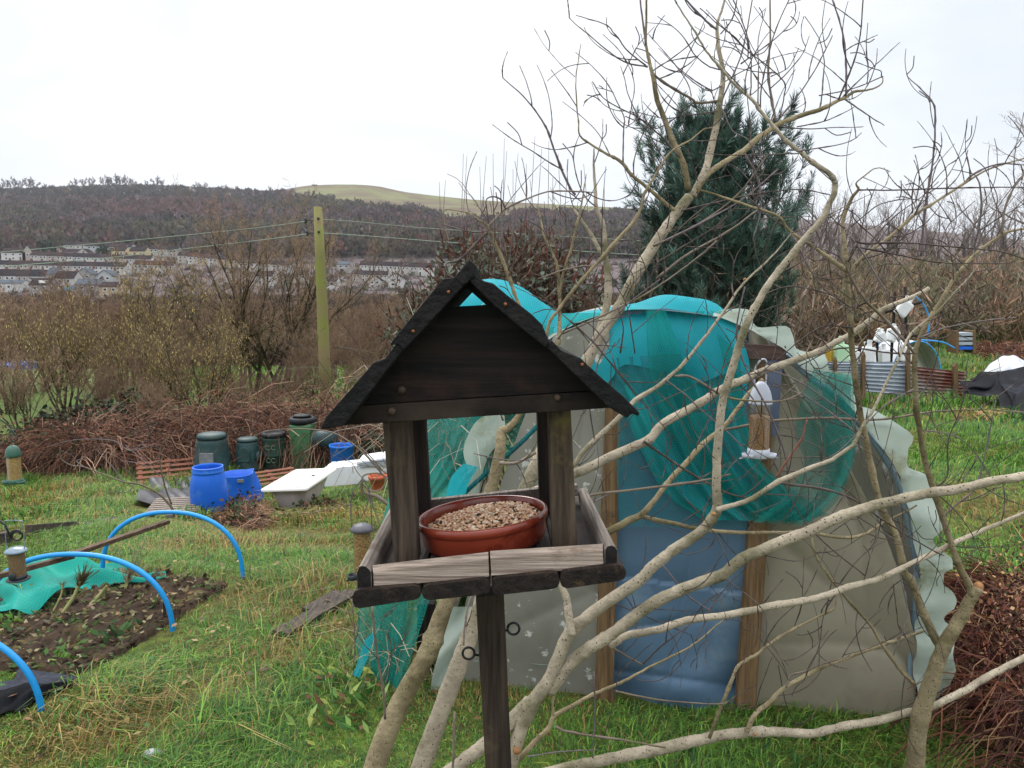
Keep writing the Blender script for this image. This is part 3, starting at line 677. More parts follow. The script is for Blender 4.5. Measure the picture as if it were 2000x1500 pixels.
def hedge():
    it = []
    for x0, x1, d0, d1, n, h in ((-160, 120, 16., 16.5, 5200, .95), (110, 400, 16.3, 17.5, 8000, 1.6), (380, 760, 17.6, 17.2, 9000, 2.15)):
        m = 500; t = rng.uniform(0, 1, m); Dd = d0 + (d1 - d0) * t + rng.uniform(-.7, .9, m)
        b = np.array([at(x0 + (x1 - x0) * tt, dd) for tt, dd in zip(t, Dd)])
        it.append(canes(b, n, h, .8, np.array([0, -.1, .1]), .0085, RUST))
        k = 1500; idx = rng.integers(0, m, k); C = b[idx] + rng.normal(0, .25, (k, 3)) + np.stack([np.zeros(k), np.full(k, -.3), rng.uniform(.1, .8, k)], 1)
        it.append(leaves(C, rng.normal(size=(k, 3)), rng.uniform(.02, .045, k), rng.uniform(.06, .11, k), pal(k, ['#2c3524', '#3b4a2e', '#5c4034', '#4b3428', '#6d4a38'])))
    return joinc(it)
VF, c = hedge(); tag(add('bramble_hedge', VF, M_CANE, cols=c, smooth=False), 'rust brown tangled bramble hedge behind the green compost bins', 'hedge')
def patch(pix, n, h, rad, cols, name, label, cat, lean=(0, 0, 0), spread=.9, leafn=0, leafc=(), lw=.03, seg=5):
    b = np.array([hit(*p) for p in pix]); m = 240; wts = rng.dirichlet(np.ones(len(b)) * .6, m); base = wts @ b; base[:, 2] = G(base[:, 0], base[:, 1])
    it = [canes(base, n, h, spread, np.array(lean), rad, cols, seg)]
    if leafn:
        C = base[rng.integers(0, m, leafn)] + rng.normal(0, .06, (leafn, 3)) + np.stack([np.zeros(leafn)] * 2 + [rng.uniform(0, h * .6, leafn)], 1)
        it.append(leaves(C, rng.normal(size=(leafn, 3)), rng.uniform(.5, 1, leafn) * lw, rng.uniform(1.4, 2.6, leafn) * lw, pal(leafn, leafc)))
    VF, c = joinc(it); return tag(add(name, VF, M_CANE, cols=c, smooth=False), label, cat)
RED = ['#54302a', '#623a2e', '#704634', '#462a26', '#3a2422', '#80604a', '#4c342e', '#8e7052']
for nm, pts_, n, lb in (('bracken_heap', [(1890, 1240), (1960, 1150), (2060, 1150), (2080, 1330), (1990, 1480), (1900, 1430), (2080, 1560)], 6500, 'heap of dead rusty bracken right of the tunnel'), ):
    patch(pts_, n, .55, .0028, RED, nm, lb, 'bracken', spread=1.1, leafn=2600, leafc=RED + ['#b08a60', '#3a2a26', '#3a4028'], lw=.009)
0 and patch([(1850, 1450), (1900, 1500), (2050, 1520), (1980, 1460)], 700, .28, .002, RED, 'nettle_clump', 'green leaves under the bracken heap at lower right', 'plant', leafn=500, leafc=['#2e5a2c', '#3e6f36', '#28482a'], lw=.022)
patch([(1880, 690), (1950, 705), (2040, 700), (1990, 680)], 2600, .75, .008, RED, 'bracken_bank', 'low rust red bracken bank at right behind the black sheeting', 'bracken')
patch([(430, 1005), (480, 985), (520, 1005), (500, 1040), (440, 1030), (460, 1045)], 1800, .42, .0045, RUST + ['#a08060'], 'bramble_clump', 'dead bramble clump in front of the blue barrels', 'bramble', leafn=500, leafc=['#2c3f2a', '#38482c', '#5c4034'], lw=.03)
patch([(560, 1010), (640, 985), (700, 985), (600, 1020), (520, 1040), (660, 1000)], 900, .25, .004, RUST, 'bramble_clump', 'low dead brambles in front of the white bathtub', 'bramble', leafn=300, leafc=['#2c3f2a', '#4a4a2c', '#5c4034'], lw=.03)
patch([(590, 912), (640, 920), (690, 915), (700, 925), (600, 928)], 1500, .33, .006, RUST, 'bramble_clump', 'red brown brambles in front of the blue bucket and wheelie bin', 'bramble', leafn=900, leafc=['#2c3f2a', '#35432a', '#4a3028', '#43533a'], lw=.045)
def buddleia():
    loc = at(1010, 6.6); loc[2] = max(loc[2], -.5); rt = thing('buddleia_bush', 'big dried bush with brown seed heads behind the teal net', 'bush', loc); o = loc
    A, B, RA, RB, LV, tips = grow(71, stems=30, L=2.5, r=.016, splay=.7, kids=(9, 6), fall=.32, up=.04, ang=(.4, .9), minr=.0022, basew=.9)
    VFs, cs = prisms(A + o, B + o, RA, RB, pal(len(A), ['#574a40', '#64554a', '#4a3f38', '#70604f']))
    add('stems', VFs, M_BARE, rt, cols=cs, smooth=False)
    # rounded mass of grey green leaf and brown spikes
    n = 19000; q = rng.normal(size=(n, 3)); q /= np.linalg.norm(q, axis=1)[:, None]; q[:, 2] = np.abs(q[:, 2]) * 1.05 - .12
    lump = 1 + .13 * np.sin(7 * q[:, :1] + 3 * q[:, 1:2]) + .1 * np.cos(9 * q[:, 2:3] + 4 * q[:, :1])
    C = o + [0, 0, 1.0] + q * np.array([1.12, .8, 1.55]) * lump * rng.uniform(.3, 1.08, (n, 1)) ** .5
    it = [leaves(C, rng.normal(size=(n, 3)) + [0, 0, -.3], rng.uniform(.009, .018, n), rng.uniform(.045, .09, n), pal(n, ['#6f7a6a', '#59604f', '#7d857a', '#4e4438', '#5e5044', '#4a3b32'], [.15, .15, .1, .2, .2, .2]))]
    m = 2600; k = rng.integers(0, n, m); d = (C[k] - o) * [1, .6, .6] + rng.normal(0, .5, (m, 3)) + [0, 0, .3]
    it.append(leaves(C[k], d, rng.uniform(.007, .011, m), rng.uniform(.09, .17, m), pal(m, ['#5a382e', '#6c4438', '#4e302a', '#7a4c40'])))
    it.append(leaves(C[k], d, rng.uniform(.006, .010, m), rng.uniform(.09, .15, m), pal(m, ['#5a382e', '#6c4438', '#4e302a'])))
    VF, c = joinc(it); add('crown', VF, M_CATKIN, rt, cols=c, smooth=False)
    # tall whippy shoots against the sky
    sh = []
    for px, y0, y1 in ((905, 480, 300), (912, 470, 305), (937, 460, 325), (950, 455, 305), (963, 455, 300), (985, 480, 270), (990, 480, 295), (1002, 470, 330), (1012, 480, 300), (1028, 470, 320), (1045, 470, 265), (1058, 470, 290), (1072, 480, 275), (1090, 480, 300), (1110, 470, 310), (870, 480, 352), (858, 470, 355), (1140, 470, 320), (1180, 480, 360), (1080, 470, 345), (1035, 470, 350)):
        dx = random.uniform(-18, 18)
        sh.append(tube(crom([P(px + dx, y0 + 40, 6.6), P(px + dx * .4, (y0 + y1) / 2, 6.55), P(px, y1, 6.5)], 4), np.linspace(.0034, .0016, 9), 4, False))
    add('shoots', join(sh), mk('shoot_bark', '#6a5c5c', '#857878', 5), rt)
buddleia()
# right-hand treeline and the big bare tree at the right edge
tl = bare_tree('bare_tree', 61, ['#6a625e', '#746a66'], ['#8c827e', '#807470', '#968c88'], 'bare tree in the line beyond the right lawn, nearest the pine', at(1590, 52), 'bare trees beyond the right lawn', fat=1.5, stems=4, L=7.2, r=.12, splay=.3, kids=(10, 6, 4), fall=.38)  # mist is put into the colours: bark and twigs greyed and lightened
TL = [(1640, 60, .95), (1690, 55, .84), (1735, 63, 1.), (1785, 57, .8), (1830, 60, .92), (1880, 55, .86), (1925, 64, 1.02), (1975, 58, .92), (2040, 55, 1.), (1560, 62, .92), (1660, 42, .36), (1760, 40, .34), (1850, 42, .37), (1950, 38, .35), (1615, 40, .34), (1710, 38, .32), (1810, 36, .30), (1900, 35, .3), (2000, 35, .34), (2080, 45, .6)]
for i, (px, D, s) in enumerate(TL):
    dup(tl, at(px, D), i * 2.1, s, ('taller bare tree at the back of the line beyond the right lawn' if D > 45 else 'lower bare tree at the front of the line beyond the right lawn'), 'bare trees beyond the right lawn')
dup(tl, at(2045, 30), .7, 1.1, 'big bare tree cut by the right edge, rising above the treeline', 'bare trees beyond the right lawn')
# dense scrub at the foot of the treeline
def scrub():
    n = 2400; D = 19 + 45 * rng.uniform(0, 1, n) ** 1.3; px = rng.uniform(1400, 2250, n); k_ = ~((D < 24) & (px > 1780)); D, px = D[k_], px[k_]; n = len(D); L = np.array([at(a, b) for a, b in zip(px, D)])
    c = pal(n, ['#75675c', '#806f62', '#7a6852', '#6c6c50', '#8a6c5c', '#5c5e4c'], None, .22)
    return crowns(L + [0, 0, .3], rng.uniform(.5, 1.1, n), np.interp(D, [19, 30, 64], [.6, .9, 1.]) * (.9 + 2.6 * rng.uniform(0, 1, n) ** 2), 120, c, .022, .65)
VF, c = scrub(); tag(add('far_scrub', VF, M_FOREST, cols=c, smooth=False, origin=(0, 0, 0)), 'brown scrub under the bare trees beyond the right lawn', 'scrub', kind='stuff')
for i, (px, D) in enumerate(((1760, 44), (1745, 46))):
    pass

# ------------------------------------------------------------------ grass
def inpoly(x, y, poly):
    inside = np.zeros(len(x), bool); n = len(poly)
    for i in range(n):
        x1, y1 = poly[i]; x2, y2 = poly[(i + 1) % n]
        c = ((y1 > y) != (y2 > y)) & (x < (x2 - x1) * (y - y1) / (y2 - y1 + 1e-12) + x1); inside ^= c
    return inside
def gpoly(pix): return [tuple(hit(*p)[:2]) for p in pix]
BED = gpoly([(-160, 1330), (0, 1318), (150, 1330), (245, 1275), (310, 1235), (400, 1180), (450, 1150), (330, 1128), (200, 1128), (60, 1160), (-160, 1200)])
TARP = gpoly([(265, 975), (385, 945), (385, 1010), (300, 1022), (250, 1005)])
DEAD = [(hit(px, py)[:2], r) for px, py, r in ((470, 1025, .9), (560, 1040, .9), (650, 1010, .8), (520, 1075, .5), (620, 1075, .45), (700, 1000, .6), (640, 1160, .25), (600, 1205, .22), (100, 965, .8), (150, 985, .6), (30, 990, .6), (560, 1290, .16), (430, 1360, .14), (250, 1440, .16), (120, 1470, .14), (680, 1250, .2), (470, 1180, .22), (1960, 1010, .35), (1900, 1030, .3))]
PLK = gpoly([(535, 1268), (700, 1186), (700, 1150), (590, 1200), (530, 1250)])
TUN = [(-.30, 2.95), (1.55, 2.62), (1.9, 4.7), (.1, 5.0)]
def blades(n, fx, hgt, wid, cols, probs, bend=.6, seg=2, strawy=.0):
    x, y = fx(n)
    keep = ~inpoly(x, y, TARP) & ~inpoly(x, y, TUN) & ~inpoly(x, y, PLK); kb = inpoly(x, y, BED); keep &= ~kb | (rng.uniform(0, 1, n) < .10)
    dead = np.zeros(len(x))
    for (cx, cy), rr_ in DEAD: dead = np.maximum(dead, np.exp(-(((x - cx) / rr_) ** 2 + ((y - cy) / (rr_ * .8)) ** 2)))
    keep &= rng.uniform(0, 1, len(x)) > dead * .7
    x, y, dead = x[keep], y[keep], dead[keep]; n = len(x); z = G(x, y)
    pn = np.sin(1.7 * x + 2.1 * y) + np.sin(3.1 * x - 1.3 * y + 2) + .8 * np.sin(5.3 * y + 4.1 * x) + rng.normal(0, .5, n)
    a = 2.2 * np.sin(x * 1.3 + y * .8) + rng.normal(0, 1., n); hd = np.stack([np.cos(a), np.sin(a), np.zeros(n)], 1)
    h = hgt * np.where((y < 3.35) & (x < -1.2), .62, 1.) * rng.uniform(.45, 1.15, n) * (1 + .38 * np.clip(pn, -1.3, 1.6)); wd = wid * rng.uniform(.6, 1.3, n)
    c = pal(n, cols, probs, .2); st = (rng.uniform(0, 1, n) < np.clip(.06 + .5 * np.clip(np.sin(2.3 * x - 1.9 * y + 1) * np.sin(1.1 * x + 2.7 * y) - .1, 0, 1) + strawy + .75 * dead, .02, .8)); c[st] = pal(int(st.sum()), ['#9a8450', '#86703e', '#ab945c', '#6c5836'], None, .15)
    s = np.stack([-np.sin(a), np.cos(a), np.zeros(n)], 1); b0 = np.stack([x, y, z - .01], 1)
    bd = bend * rng.uniform(.4, 1.6, n)[:, None]
    m1 = b0 + hd * (h[:, None] * .30 * bd) + np.array([0, 0, 1]) * (h * .62)[:, None]
    t = b0 + hd * (h[:, None] * 1.0 * bd) + np.array([0, 0, 1]) * (h * (1.0 - .42 * bd[:, 0] * .8))[:, None]
    w = wd[:, None]
    V = np.stack([b0 - s * w, b0 + s * w, m1 + s * w * .75, m1 - s * w * .75, t], 1).reshape(-1, 3)
    i = (np.arange(n) * 5)[:, None]; F = [i + np.array([[0, 1, 2, 3]]), i + np.array([[3, 2, 4]])]
    return V, F, np.repeat(c, 5, 0)
GC = ['#4f7a2c', '#628c34', '#3c6a30', '#7aa040', '#587f34', '#2c5630', '#94ac4e']; GP = [.2, .2, .17, .13, .15, .1, .05]
def region(px0, px1, D0, D1, pw=2.):
    def f(n):
        D = (rng.uniform(D0 ** pw, D1 ** pw, n)) ** (1 / pw); u = rng.uniform((px0 - 1000) / 1480, (px1 - 1000) / 1480, n); return u * D, D
    return f
M_GRASS = mk_attr('grass_blade', .55, .3, .35)
parts = []
for (n, fx, hh, ww, bd, sy) in ((98000, region(-80, 1050, 2.15, 4.6, 1.6), .052, .0019, .95, .02), (52000, region(-80, 1000, 4.4, 8.5, 1.2), .085, .0034, .9, .06), (42000, region(-90, 900, 8.2, 16, 1.1), .15, .0075, .8, .08),
                              (16000, region(860, 2080, 2.1, 2.95, 1.6), .042, .0021, .9, -.05), (34000, region(1500, 2150, 3.4, 9., 1.3), .085, .0040, .7, -.14), (30000, region(1380, 2150, 9., 30., 1.0), .16, .012, .6, -.1), (9000, region(300, 800, 25, 60, 1.), .25, .03, .6, -.15)):
    V, F, c = blades(n, fx, hh, ww, GC, GP, bd, 2, sy); parts.append(((V, F), c))
# long lying tufts
def tufts():
    out = []
    for px, py, k, hh in ((330, 1300, 500, .24), (420, 1250, 420, .22), (250, 1380, 520, .24), (560, 1150, 420, .24), (600, 1135, 380, .24), (520, 1190, 300, .2), (690, 1090, 300, .22), (150, 1460, 300, .2), (480, 1400, 360, .2), (620, 1330, 300, .2), (360, 1180, 250, .18), (560, 1290, 320, .2), (200, 1340, 380, .22), (640, 1160, 300, .25), (1250, 1470, 200, .11), (1080, 1470, 200, .12), (1620, 1480, 200, .11)):
        c0 = hit(px, py); f = lambda n, c0=c0: (c0[0] + rng.normal(0, .11, n), c0[1] + rng.normal(0, .11, n))
        V, F, c = blades(k, f, hh * .62, .0022, GC, GP, 1.3, 2, .1); out.append(((V, F), c))
    return out
VF, c = joinc(parts + tufts())
tag(add('grass', VF, M_GRASS, cols=c, smooth=None, origin=(0, 0, 0)), 'long wet grass with straw coloured patches over the plot', 'grass', kind='stuff')
# fallen leaves and broad weeds scattered through it
n = 700; fx = region(-60, 1000, 2.4, 6, 1.4); x, y = fx(n); C = np.stack([x, y, G(x, y) + rng.uniform(.01, .06, n)], 1)
VF, c = leaves(C, rng.normal(size=(n, 3)) * [1, 1, .2], rng.uniform(.006, .013, n), rng.uniform(.02, .04, n), pal(n, ['#6b4a34', '#8a6a48', '#57402f', '#4a6b34', '#3d6a34', '#a08a5a']), np.tile([[0, 0, 1.]], (n, 1)) + rng.normal(0, .3, (n, 3)))
tag(add('fallen_leaves', VF, M_GRASS, cols=c, smooth=False, origin=(0, 0, 0)), 'brown fallen leaves and flat weeds in the grass', 'leaves', kind='stuff')
def broad(label, spots, n, L, cols):
    it = []
    for px, py in spots:
        c0 = hit(px, py); a = rng.uniform(0, 6.28, n); d = np.stack([np.cos(a), np.sin(a), rng.uniform(.4, 1.3, n)], 1)
        it.append(leaves(c0 + rng.normal(0, .05, (n, 3)) * [1, 1, .2] + [0, 0, .03], d, rng.uniform(.007, .012, n), rng.uniform(.6, 1.1, n) * L, pal(n, cols)))
    VF, c = joinc(it); tag(add('broad_weeds', VF, M_GRASS, cols=c, smooth=False), label, 'weeds', kind='stuff')
WG = ['#4f7a38', '#5f8c42', '#3c6430', '#86a058', '#a8b060', '#7a5a44']
broad('broad leaved weeds at the foot of the hanging net', [(665, 1345), (690, 1370), (715, 1350), (735, 1395), (680, 1400)], 16, .075, WG)
broad('broad leaved weeds in the grass left of the leaning trunks', [(640, 1420), (665, 1440), (700, 1430)], 14, .07, WG)
broad('dock rosette on the soil bed by the near blue hoop', [(232, 1258)], 22, .075, ['#3c5a34', '#4a6b3c', '#33502e'])
broad('small green weeds at the left end of the soil bed', [(10, 1245), (28, 1235), (140, 1288)], 16, .05, ['#4f7a38', '#5f8c42', '#6f8a3c'])
# ------------------------------------------------------------------ bird table
def woodm(name, dark, light, grain=(3, 40, 40), scale=3., rough=.8, bump=.35, stain=None, st=(.56, .68), sscale=6, bscale=None, rot=(0, 0, 0), lo=.35, hi=.65):
    return mk(name, dark, light, scale, rough, bump, grain, 8., stain, sscale, st, .25, bscale, rot=rot, lo=lo, hi=hi)
M_ROOFB = woodm('roof_board_tarred', '#070708', '#141314', (14, 60, 14), 3, .72, .9, '#221f1e', (.52, .66), 14, 4)
M_GABLE = woodm('gable_stained', '#050404', '#1e1512', (1.2, 26, 20), 3, .75, .3, '#33201b', (.54, .70), 5, lo=.42, hi=.6)
M_GABLE2 = woodm('gable_weathered', '#0a0807', '#211a16', (1.2, 20, 16), 3, .8, .2, '#3a3028', (.50, .66), 5)
M_POST = woodm('post_weathered', '#2b241e', '#5d5044', (30, 30, 2), 3, .85, .6, '#574d3a', (.62, .74), 9)
M_POSTM = woodm('post_mossy', '#2e2720', '#5e5142', (30, 30, 2), 3, .85, .6, '#6b6038', (.54, .70), 16)
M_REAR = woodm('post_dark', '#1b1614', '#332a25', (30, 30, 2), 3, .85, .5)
M_RAIL = woodm('rail_silvered', '#7f7064', '#bbab9c', (2, 60, 60), 3, .8, .6, '#75624f', (.60, .72), 10)
M_RAILS = woodm('rail_side_silvered', '#6b615a', '#a0968c', (60, 2, 60), 3, .8, .6, '#6a5f55', (.60, .72), 10)
M_END = mk('rail_end_black', '#0d0c0c', '#1d1a19', 30, .8, .6)
M_PLANK = woodm('plank_wet', '#1a1513', '#3a2f28', (30, 2, 30), 3, .6, .6, '#4d3f33', (.56, .7), 9)
M_PLEND = mk('plank_end', '#161110', '#2b2320', 60, .85, .9, c3='#4b3a2a', scale3=40, t3=(.60, .70))
M_PEDE = woodm('pedestal_wood', '#251e1a', '#463b32', (30, 30, 1.6), 3, .8, .5, '#54483c', (.58, .7), 10)
M_IRON = mk('black_iron', '#0b0b0c', '#19181a', 30, .45, .2, spec=.5)
M_RUST = mk('rusty_bolt', '#3c332d', '#5c4c40', 60, .55, .3, metal=.5)
EY = P(967, 605, 1.) - CAM; EY /= np.linalg.norm(EY)
FT = 1.045
def pf(pts, D): return [P(x, y, D) for x, y in pts]
bt = thing('bird_table', 'dark roofed wooden bird table on a post holding a bowl of seed', 'bird table', (P(985, 2466, 1.22)[0], 1.22, 0))
def part(name, pts, D, L, m, bev=.0015, parent=bt, seg=2): return add(name, prism(pf(pts, D), EY * L, bev, seg), m, parent, smooth=False)
RL = .40
# roof: two lapped boards on each slope and the ridge strip, sawn ends to the front
part('roof_board', [(624.8, 840), (636, 815), (729, 709), (752, 700), (775, 670), (789, 682), (671, 832)], 1.03, RL, M_ROOFB)
part('roof_board', [(762, 675), (765, 667), (864, 545), (889, 541), (912, 551), (789, 684), (777, 672)], 1.028, RL, M_ROOFB)
part('roof_board', [(887, 541), (917, 507), (931, 520), (926, 537), (912, 553), (904, 556)], 1.026, RL + .004, M_ROOFB)
part('roof_board', [(920, 533), (946, 549), (963, 553), (989, 575), (1039, 614), (1059, 634), (1073, 667), (1066, 679), (1009, 634), (963, 595), (913, 545)], 1.03, RL, M_ROOFB)
part('roof_board', [(1077, 664), (1096, 684), (1135, 700), (1148, 713), (1181, 743), (1220, 776), (1250, 807), (1247, 813), (1235, 808), (1224, 817), (1187, 794), (1069, 680)], 1.032, RL, M_ROOFB)
# gable boards front and back, with the open triangle under the ridge
for D0, rear in ((1.075, 0), (1.385, 1)):
    q = (lambda p: p) if not rear else (lambda p: [((x - 967) * 1.075 / 1.385 + 967, (y - 605) * 1.075 / 1.385 + 605) for x, y in p])
    part('gable_board', q([(688, 792), (1166, 762), (1030, 636), (975, 594), (866, 600), (832, 628)] if not rear else [(688, 792), (1166, 762), (1060, 662), (800, 676)]), D0, .016, M_GABLE, .001)
    part('gable_board', q([(652, 832), (1204, 796), (1168, 763.5), (687, 793.5)]), D0, .016, M_GABLE2, .001)
    if rear: continue
    part('rafter', q([(873, 604), (880, 602), (913, 563), (910, 543), (900, 556)]), D0 + .001, .014, M_GABLE, .0006)
    part('rafter', q([(966, 600), (952, 598), (913, 563), (911, 543), (925, 550)]), D0 + .002, .014, M_GABLE, .0006)
for (x, y, r) in ((785, 762, .0062), (765, 803, .0058), (1089, 777, .0052)):
    p = P(x, y, 1.073); ax = np.stack([[1, 0, 0], [0, 0, 1], -EY])
    add('bolt', lathe([(0, .003), (r * .5, .0029), (r * .9, .002), (r, 0), (r, -.004)], 16, p, False, ax), M_RUST, bt)
for (x, y, D) in ((876, 570, 1.026), (987, 594, 1.028), (1137, 712, 1.03), (807, 647, 1.026)):
    p = P(x, y, D); ax = np.stack([[1, 0, 0], [0, 0, 1], -EY])
    add('nail', lathe([(0, .0012), (.0018, .001), (.0023, 0), (.002, -.003)], 10, p, False, ax), mk('nail_rust', '#8a5636', '#6a3e26', 60, .6), bt)
# corner posts
part('post', [(747, 824), (800, 820), (818, 1100), (770, 1104)], 1.12, .040, M_POST, .003)
part('post', [(1071, 802), (1115, 798), (1129, 1078), (1080, 1080)], 1.12, .040, M_POSTM, .004)
part('post', [(790, 812), (830, 810), (842, 1040), (802, 1043)], 1.355, .036, M_REAR, .003)
part('post', [(1049, 800), (1090, 798), (1098, 1030), (1055, 1032)], 1.355, .036, M_REAR, .003)
# floor planks with rounded sawn ends
def rr(x0, x1, yt0, yt1, yb0, yb1, r=13):
    return [(x0, yt0 + r), (x0 + r * .3, yt0 + r * .3), (x0 + r, yt0), (x1 - r, yt1), (x1 - r * .3, yt1 + r * .3), (x1, yt1 + r), (x1, yb1 - r), (x1 - r * .3, yb1 - r * .3), (x1 - r, yb1), (x0 + r, yb0), (x0 + r * .3, yb0 - r * .3), (x0, yb0 - r)]
def plank(a, m=M_PLANK):
    V, F = prism(pf(rr(*a), 1.04), EY * .372, .0012)
    n0 = np.array([np.mean(V[list(f)], 0) for f in F]) @ EY; k = n0 < (n0.min() + .004)
    add('floor_plank', (V, F), [m, M_PLEND], bt, smooth=False, mi=k.astype(int))
plank((688, 823.2, 1152, 1144, 1189, 1172)); plank((823.8, 958.6, 1143, 1131, 1173, 1162)); plank((959.2, 1093.2, 1129, 1118, 1163, 1151)); plank((1093.8, 1223, 1116, 1103, 1150, 1135))
# rails
part('side_rail', [(696.5, 1119), (701, 1107), (707, 1105), (714, 1106), (722, 1113), (724.5, 1118), (725.5, 1150), (697.5, 1153)], 1.05, .355, [M_RAILS], .0012)
part('side_rail', [(1181.5, 1074), (1186, 1067), (1195, 1065), (1202, 1068), (1206, 1075), (1206, 1108), (1182, 1112)], 1.05, .355, [M_RAILS], .0012)
for ob in [o for o in bt.children if o.name.startswith('side_rail')]:
    ob.data.materials.append(M_END)
    for f in ob.data.polygons:
        if Vector(f.normal).dot(Vector(EY)) < -.8: f.material_index = 1
for a, b, c, d in (((727.5, 1103), (953.5, 1077), (955.5, 1127), (730, 1148)), ((957, 1075), (1177, 1061), (1179.5, 1110), (959.5, 1125))):
    f = lambda t, A, B: (A[0] + (B[0] - A[0]) * t, A[1] + (B[1] - A[1]) * t)
    # moulded strip: chamfered upper lip over a flat face
    body = prism(pf([f(.30, a, d), f(.30, b, c), c, d], 1.052), EY * .018, .001)
    top = [P(*f(.30, a, d), 1.0545), P(*f(.30, b, c), 1.0545), P(*f(.10, b, c), 1.0545), P(*f(.10, a, d), 1.0545)]
    lip0 = pf([f(.295, a, d), f(.295, b, c)], 1.0535); lip1 = pf([f(.02, a, d), f(.02, b, c)], 1.062); lip2 = pf([f(.02, a, d), f(.02, b, c)], 1.071); lip3 = pf([f(.295, a, d), f(.295, b, c)], 1.069)
    V = np.array(lip0 + lip1 + lip2 + lip3); lip = (V, [(0, 1, 3, 2), (2, 3, 5, 4), (4, 5, 7, 6), (0, 2, 4, 6), (1, 7, 5, 3)])
    add('front_rail', join([body, lip]), M_RAIL, bt, smooth=False)
part('back_rail', [(768, 984), (1128, 947), (1131, 968), (770, 1005)], 1.385, .016, M_RAILS, .001)
# pedestal and its two screw eyes
pd = [(929, 1166), (984, 1160), (999, 1500), (1036, 2470), (990, 2470), (948, 1500)]
add('pedestal', prism(pf(pd, 1.20), EY * .044, .002), M_PEDE, bt, smooth=False)
def eye(cx, cy, r, side):
    pts = [P(cx + side * r * math.cos(a), cy + r * math.sin(a), 1.222) for a in np.linspace(.25, 2 * math.pi - .15, 22)]
    sh = [P(cx + side * r * .95, cy + r * .25, 1.222), P(cx + side * (r + 14), cy + r * .38, 1.222)]
    return join([tube(pts, .0021, 8), tube([pts[-1]] + sh, .0021, 8)])
add('screw_eye', eye(915, 1276, 11.5, 1), M_IRON, bt); add('screw_eye', eye(1003, 1228, 11.5, -1), M_IRON, bt)

# ------------------------------------------------------------------ bowl of seed
M_TERRA = mk('terracotta_glaze', '#7c3022', '#8a3c28', 6, .25, .03, spec=.5, c3='#702b1d', scale3=9, coat=.3)
bc = P(942, 1003, 1.205)
# the bowl leans with the table floor
bx = P(1075, 974, 1.20) - P(812, 997, 1.21); bx /= np.linalg.norm(bx); bz = np.cross(bx, EY); bz /= np.linalg.norm(bz); by = np.cross(bz, bx); BR = np.stack([bx, by, bz])
Rb = .1055
prof = [(0, -.047), (.086, -.047), (.0945, -.045), (.099, -.038), (.1012, -.014), (.1015, -.0125), (.1045, -.011), (.106, -.005), (.1058, .0005), (.104, .003), (.1012, .003), (.0992, .001), (.0975, -.008), (.0955, -.03), (.09, -.042), (0, -.045)]
tag(add('seed_bowl', lathe(prof, 64, bc, False, BR), M_TERRA), 'round red brown glazed terracotta bowl filled with seed', 'bowl')
def seeds():
    n = 1750; a = rng.uniform(0, 2 * math.pi, n); r = .0925 * np.sqrt(rng.uniform(0, 1, n))
    z = -.0135 + .013 * (1 - (r / .092) ** 2) + .006 * np.cos(a - .6) * r / .09 + rng.uniform(-.003, .0025, n)
    C = np.stack([r * np.cos(a), r * np.sin(a), z], 1)
    V0, F0 = lathe([(0, -1), (.55, -.75), (.9, -.3), (1, .1), (.8, .6), (.4, .92), (0, 1)], 8, cap=False)
    Vs, Fs, cs = [], [], []
    cc = pal(n, ['#d4aa86', '#dfbe9c', '#c0906c', '#e8d0b2', '#c89a78', '#efe0c8', '#d8b09e', '#1d1a1a'], [.2, .2, .14, .14, .12, .1, .07, .03], .1)
    for i in range(n):
        L = random.uniform(.0025, .0041); wd = L * random.uniform(.5, .8)
        if cc[i].max() < .03: L, wd = .006, .0022
        M = rotm(random.uniform(-.6, .6) + math.pi / 2, random.uniform(-.6, .6), random.uniform(0, 6.28))
        Vs.append((V0 * [wd, wd * .8, L]) @ M.T @ BR + C[i] @ BR + bc); Fs += [tuple(k + i * len(V0) for k in f) for f in F0]; cs.append(np.repeat(cc[i:i + 1], len(V0), 0))
    b = lathe([(.0935, -.030), (.093, -.019), (.05, -.009), (0, -.0055)], 24, bc, False, BR)
    n0 = len(V0) * n; Vs.append(b[0]); Fs += [tuple(k + n0 for k in f) for f in b[1]]; cs.append(np.tile([lin('#7a5a40')], (len(b[0]), 1)))
    return (np.concatenate(Vs), Fs), np.concatenate(cs)
VF, c = seeds(); tag(add('bird_seed', VF, mk_attr('seed_husk', .5, .35), cols=c), 'mixed brown bird seed heaped in the terracotta bowl', 'seed', kind='stuff')

# ------------------------------------------------------------------ hanging feeders
M_CLEAR, nt, b = _nodes('clear_tube'); 
tr = N(nt, 'ShaderNodeBsdfTransparent'); tr.inputs[0].default_value = (.93, .95, .93, 1); gl = N(nt, 'ShaderNodeBsdfGlossy'); gl.inputs['Roughness'].default_value = .12
mx = N(nt, 'ShaderNodeMixShader'); mx.inputs[0].default_value = .11; nt.links.new(tr.outputs[0], mx.inputs[1]); nt.links.new(gl.outputs[0], mx.inputs[2]); nt.links.new(mx.outputs[0], nt.nodes['Material Output'].inputs[0])
def seedm(name, a, b_, d, sc): return mk(name, a, b_, sc, .6, .8, c3=d, scale3=sc * .8, t3=(.58, .64), lo=.42, hi=.58)
M_FS1 = seedm('seed_fill_tan', '#c89a68', '#8a5a38', '#3a302a', 420); M_FS2 = seedm('seed_fill_pale', '#d8b478', '#a07a44', '#6a5030', 380); M_FS3 = seedm('seed_fill_brown', '#a88466', '#7a5a44', '#4a3a30', 460); M_FS4 = seedm('seed_fill_mixed', '#c9a070', '#8f6038', '#e0c898', 300)
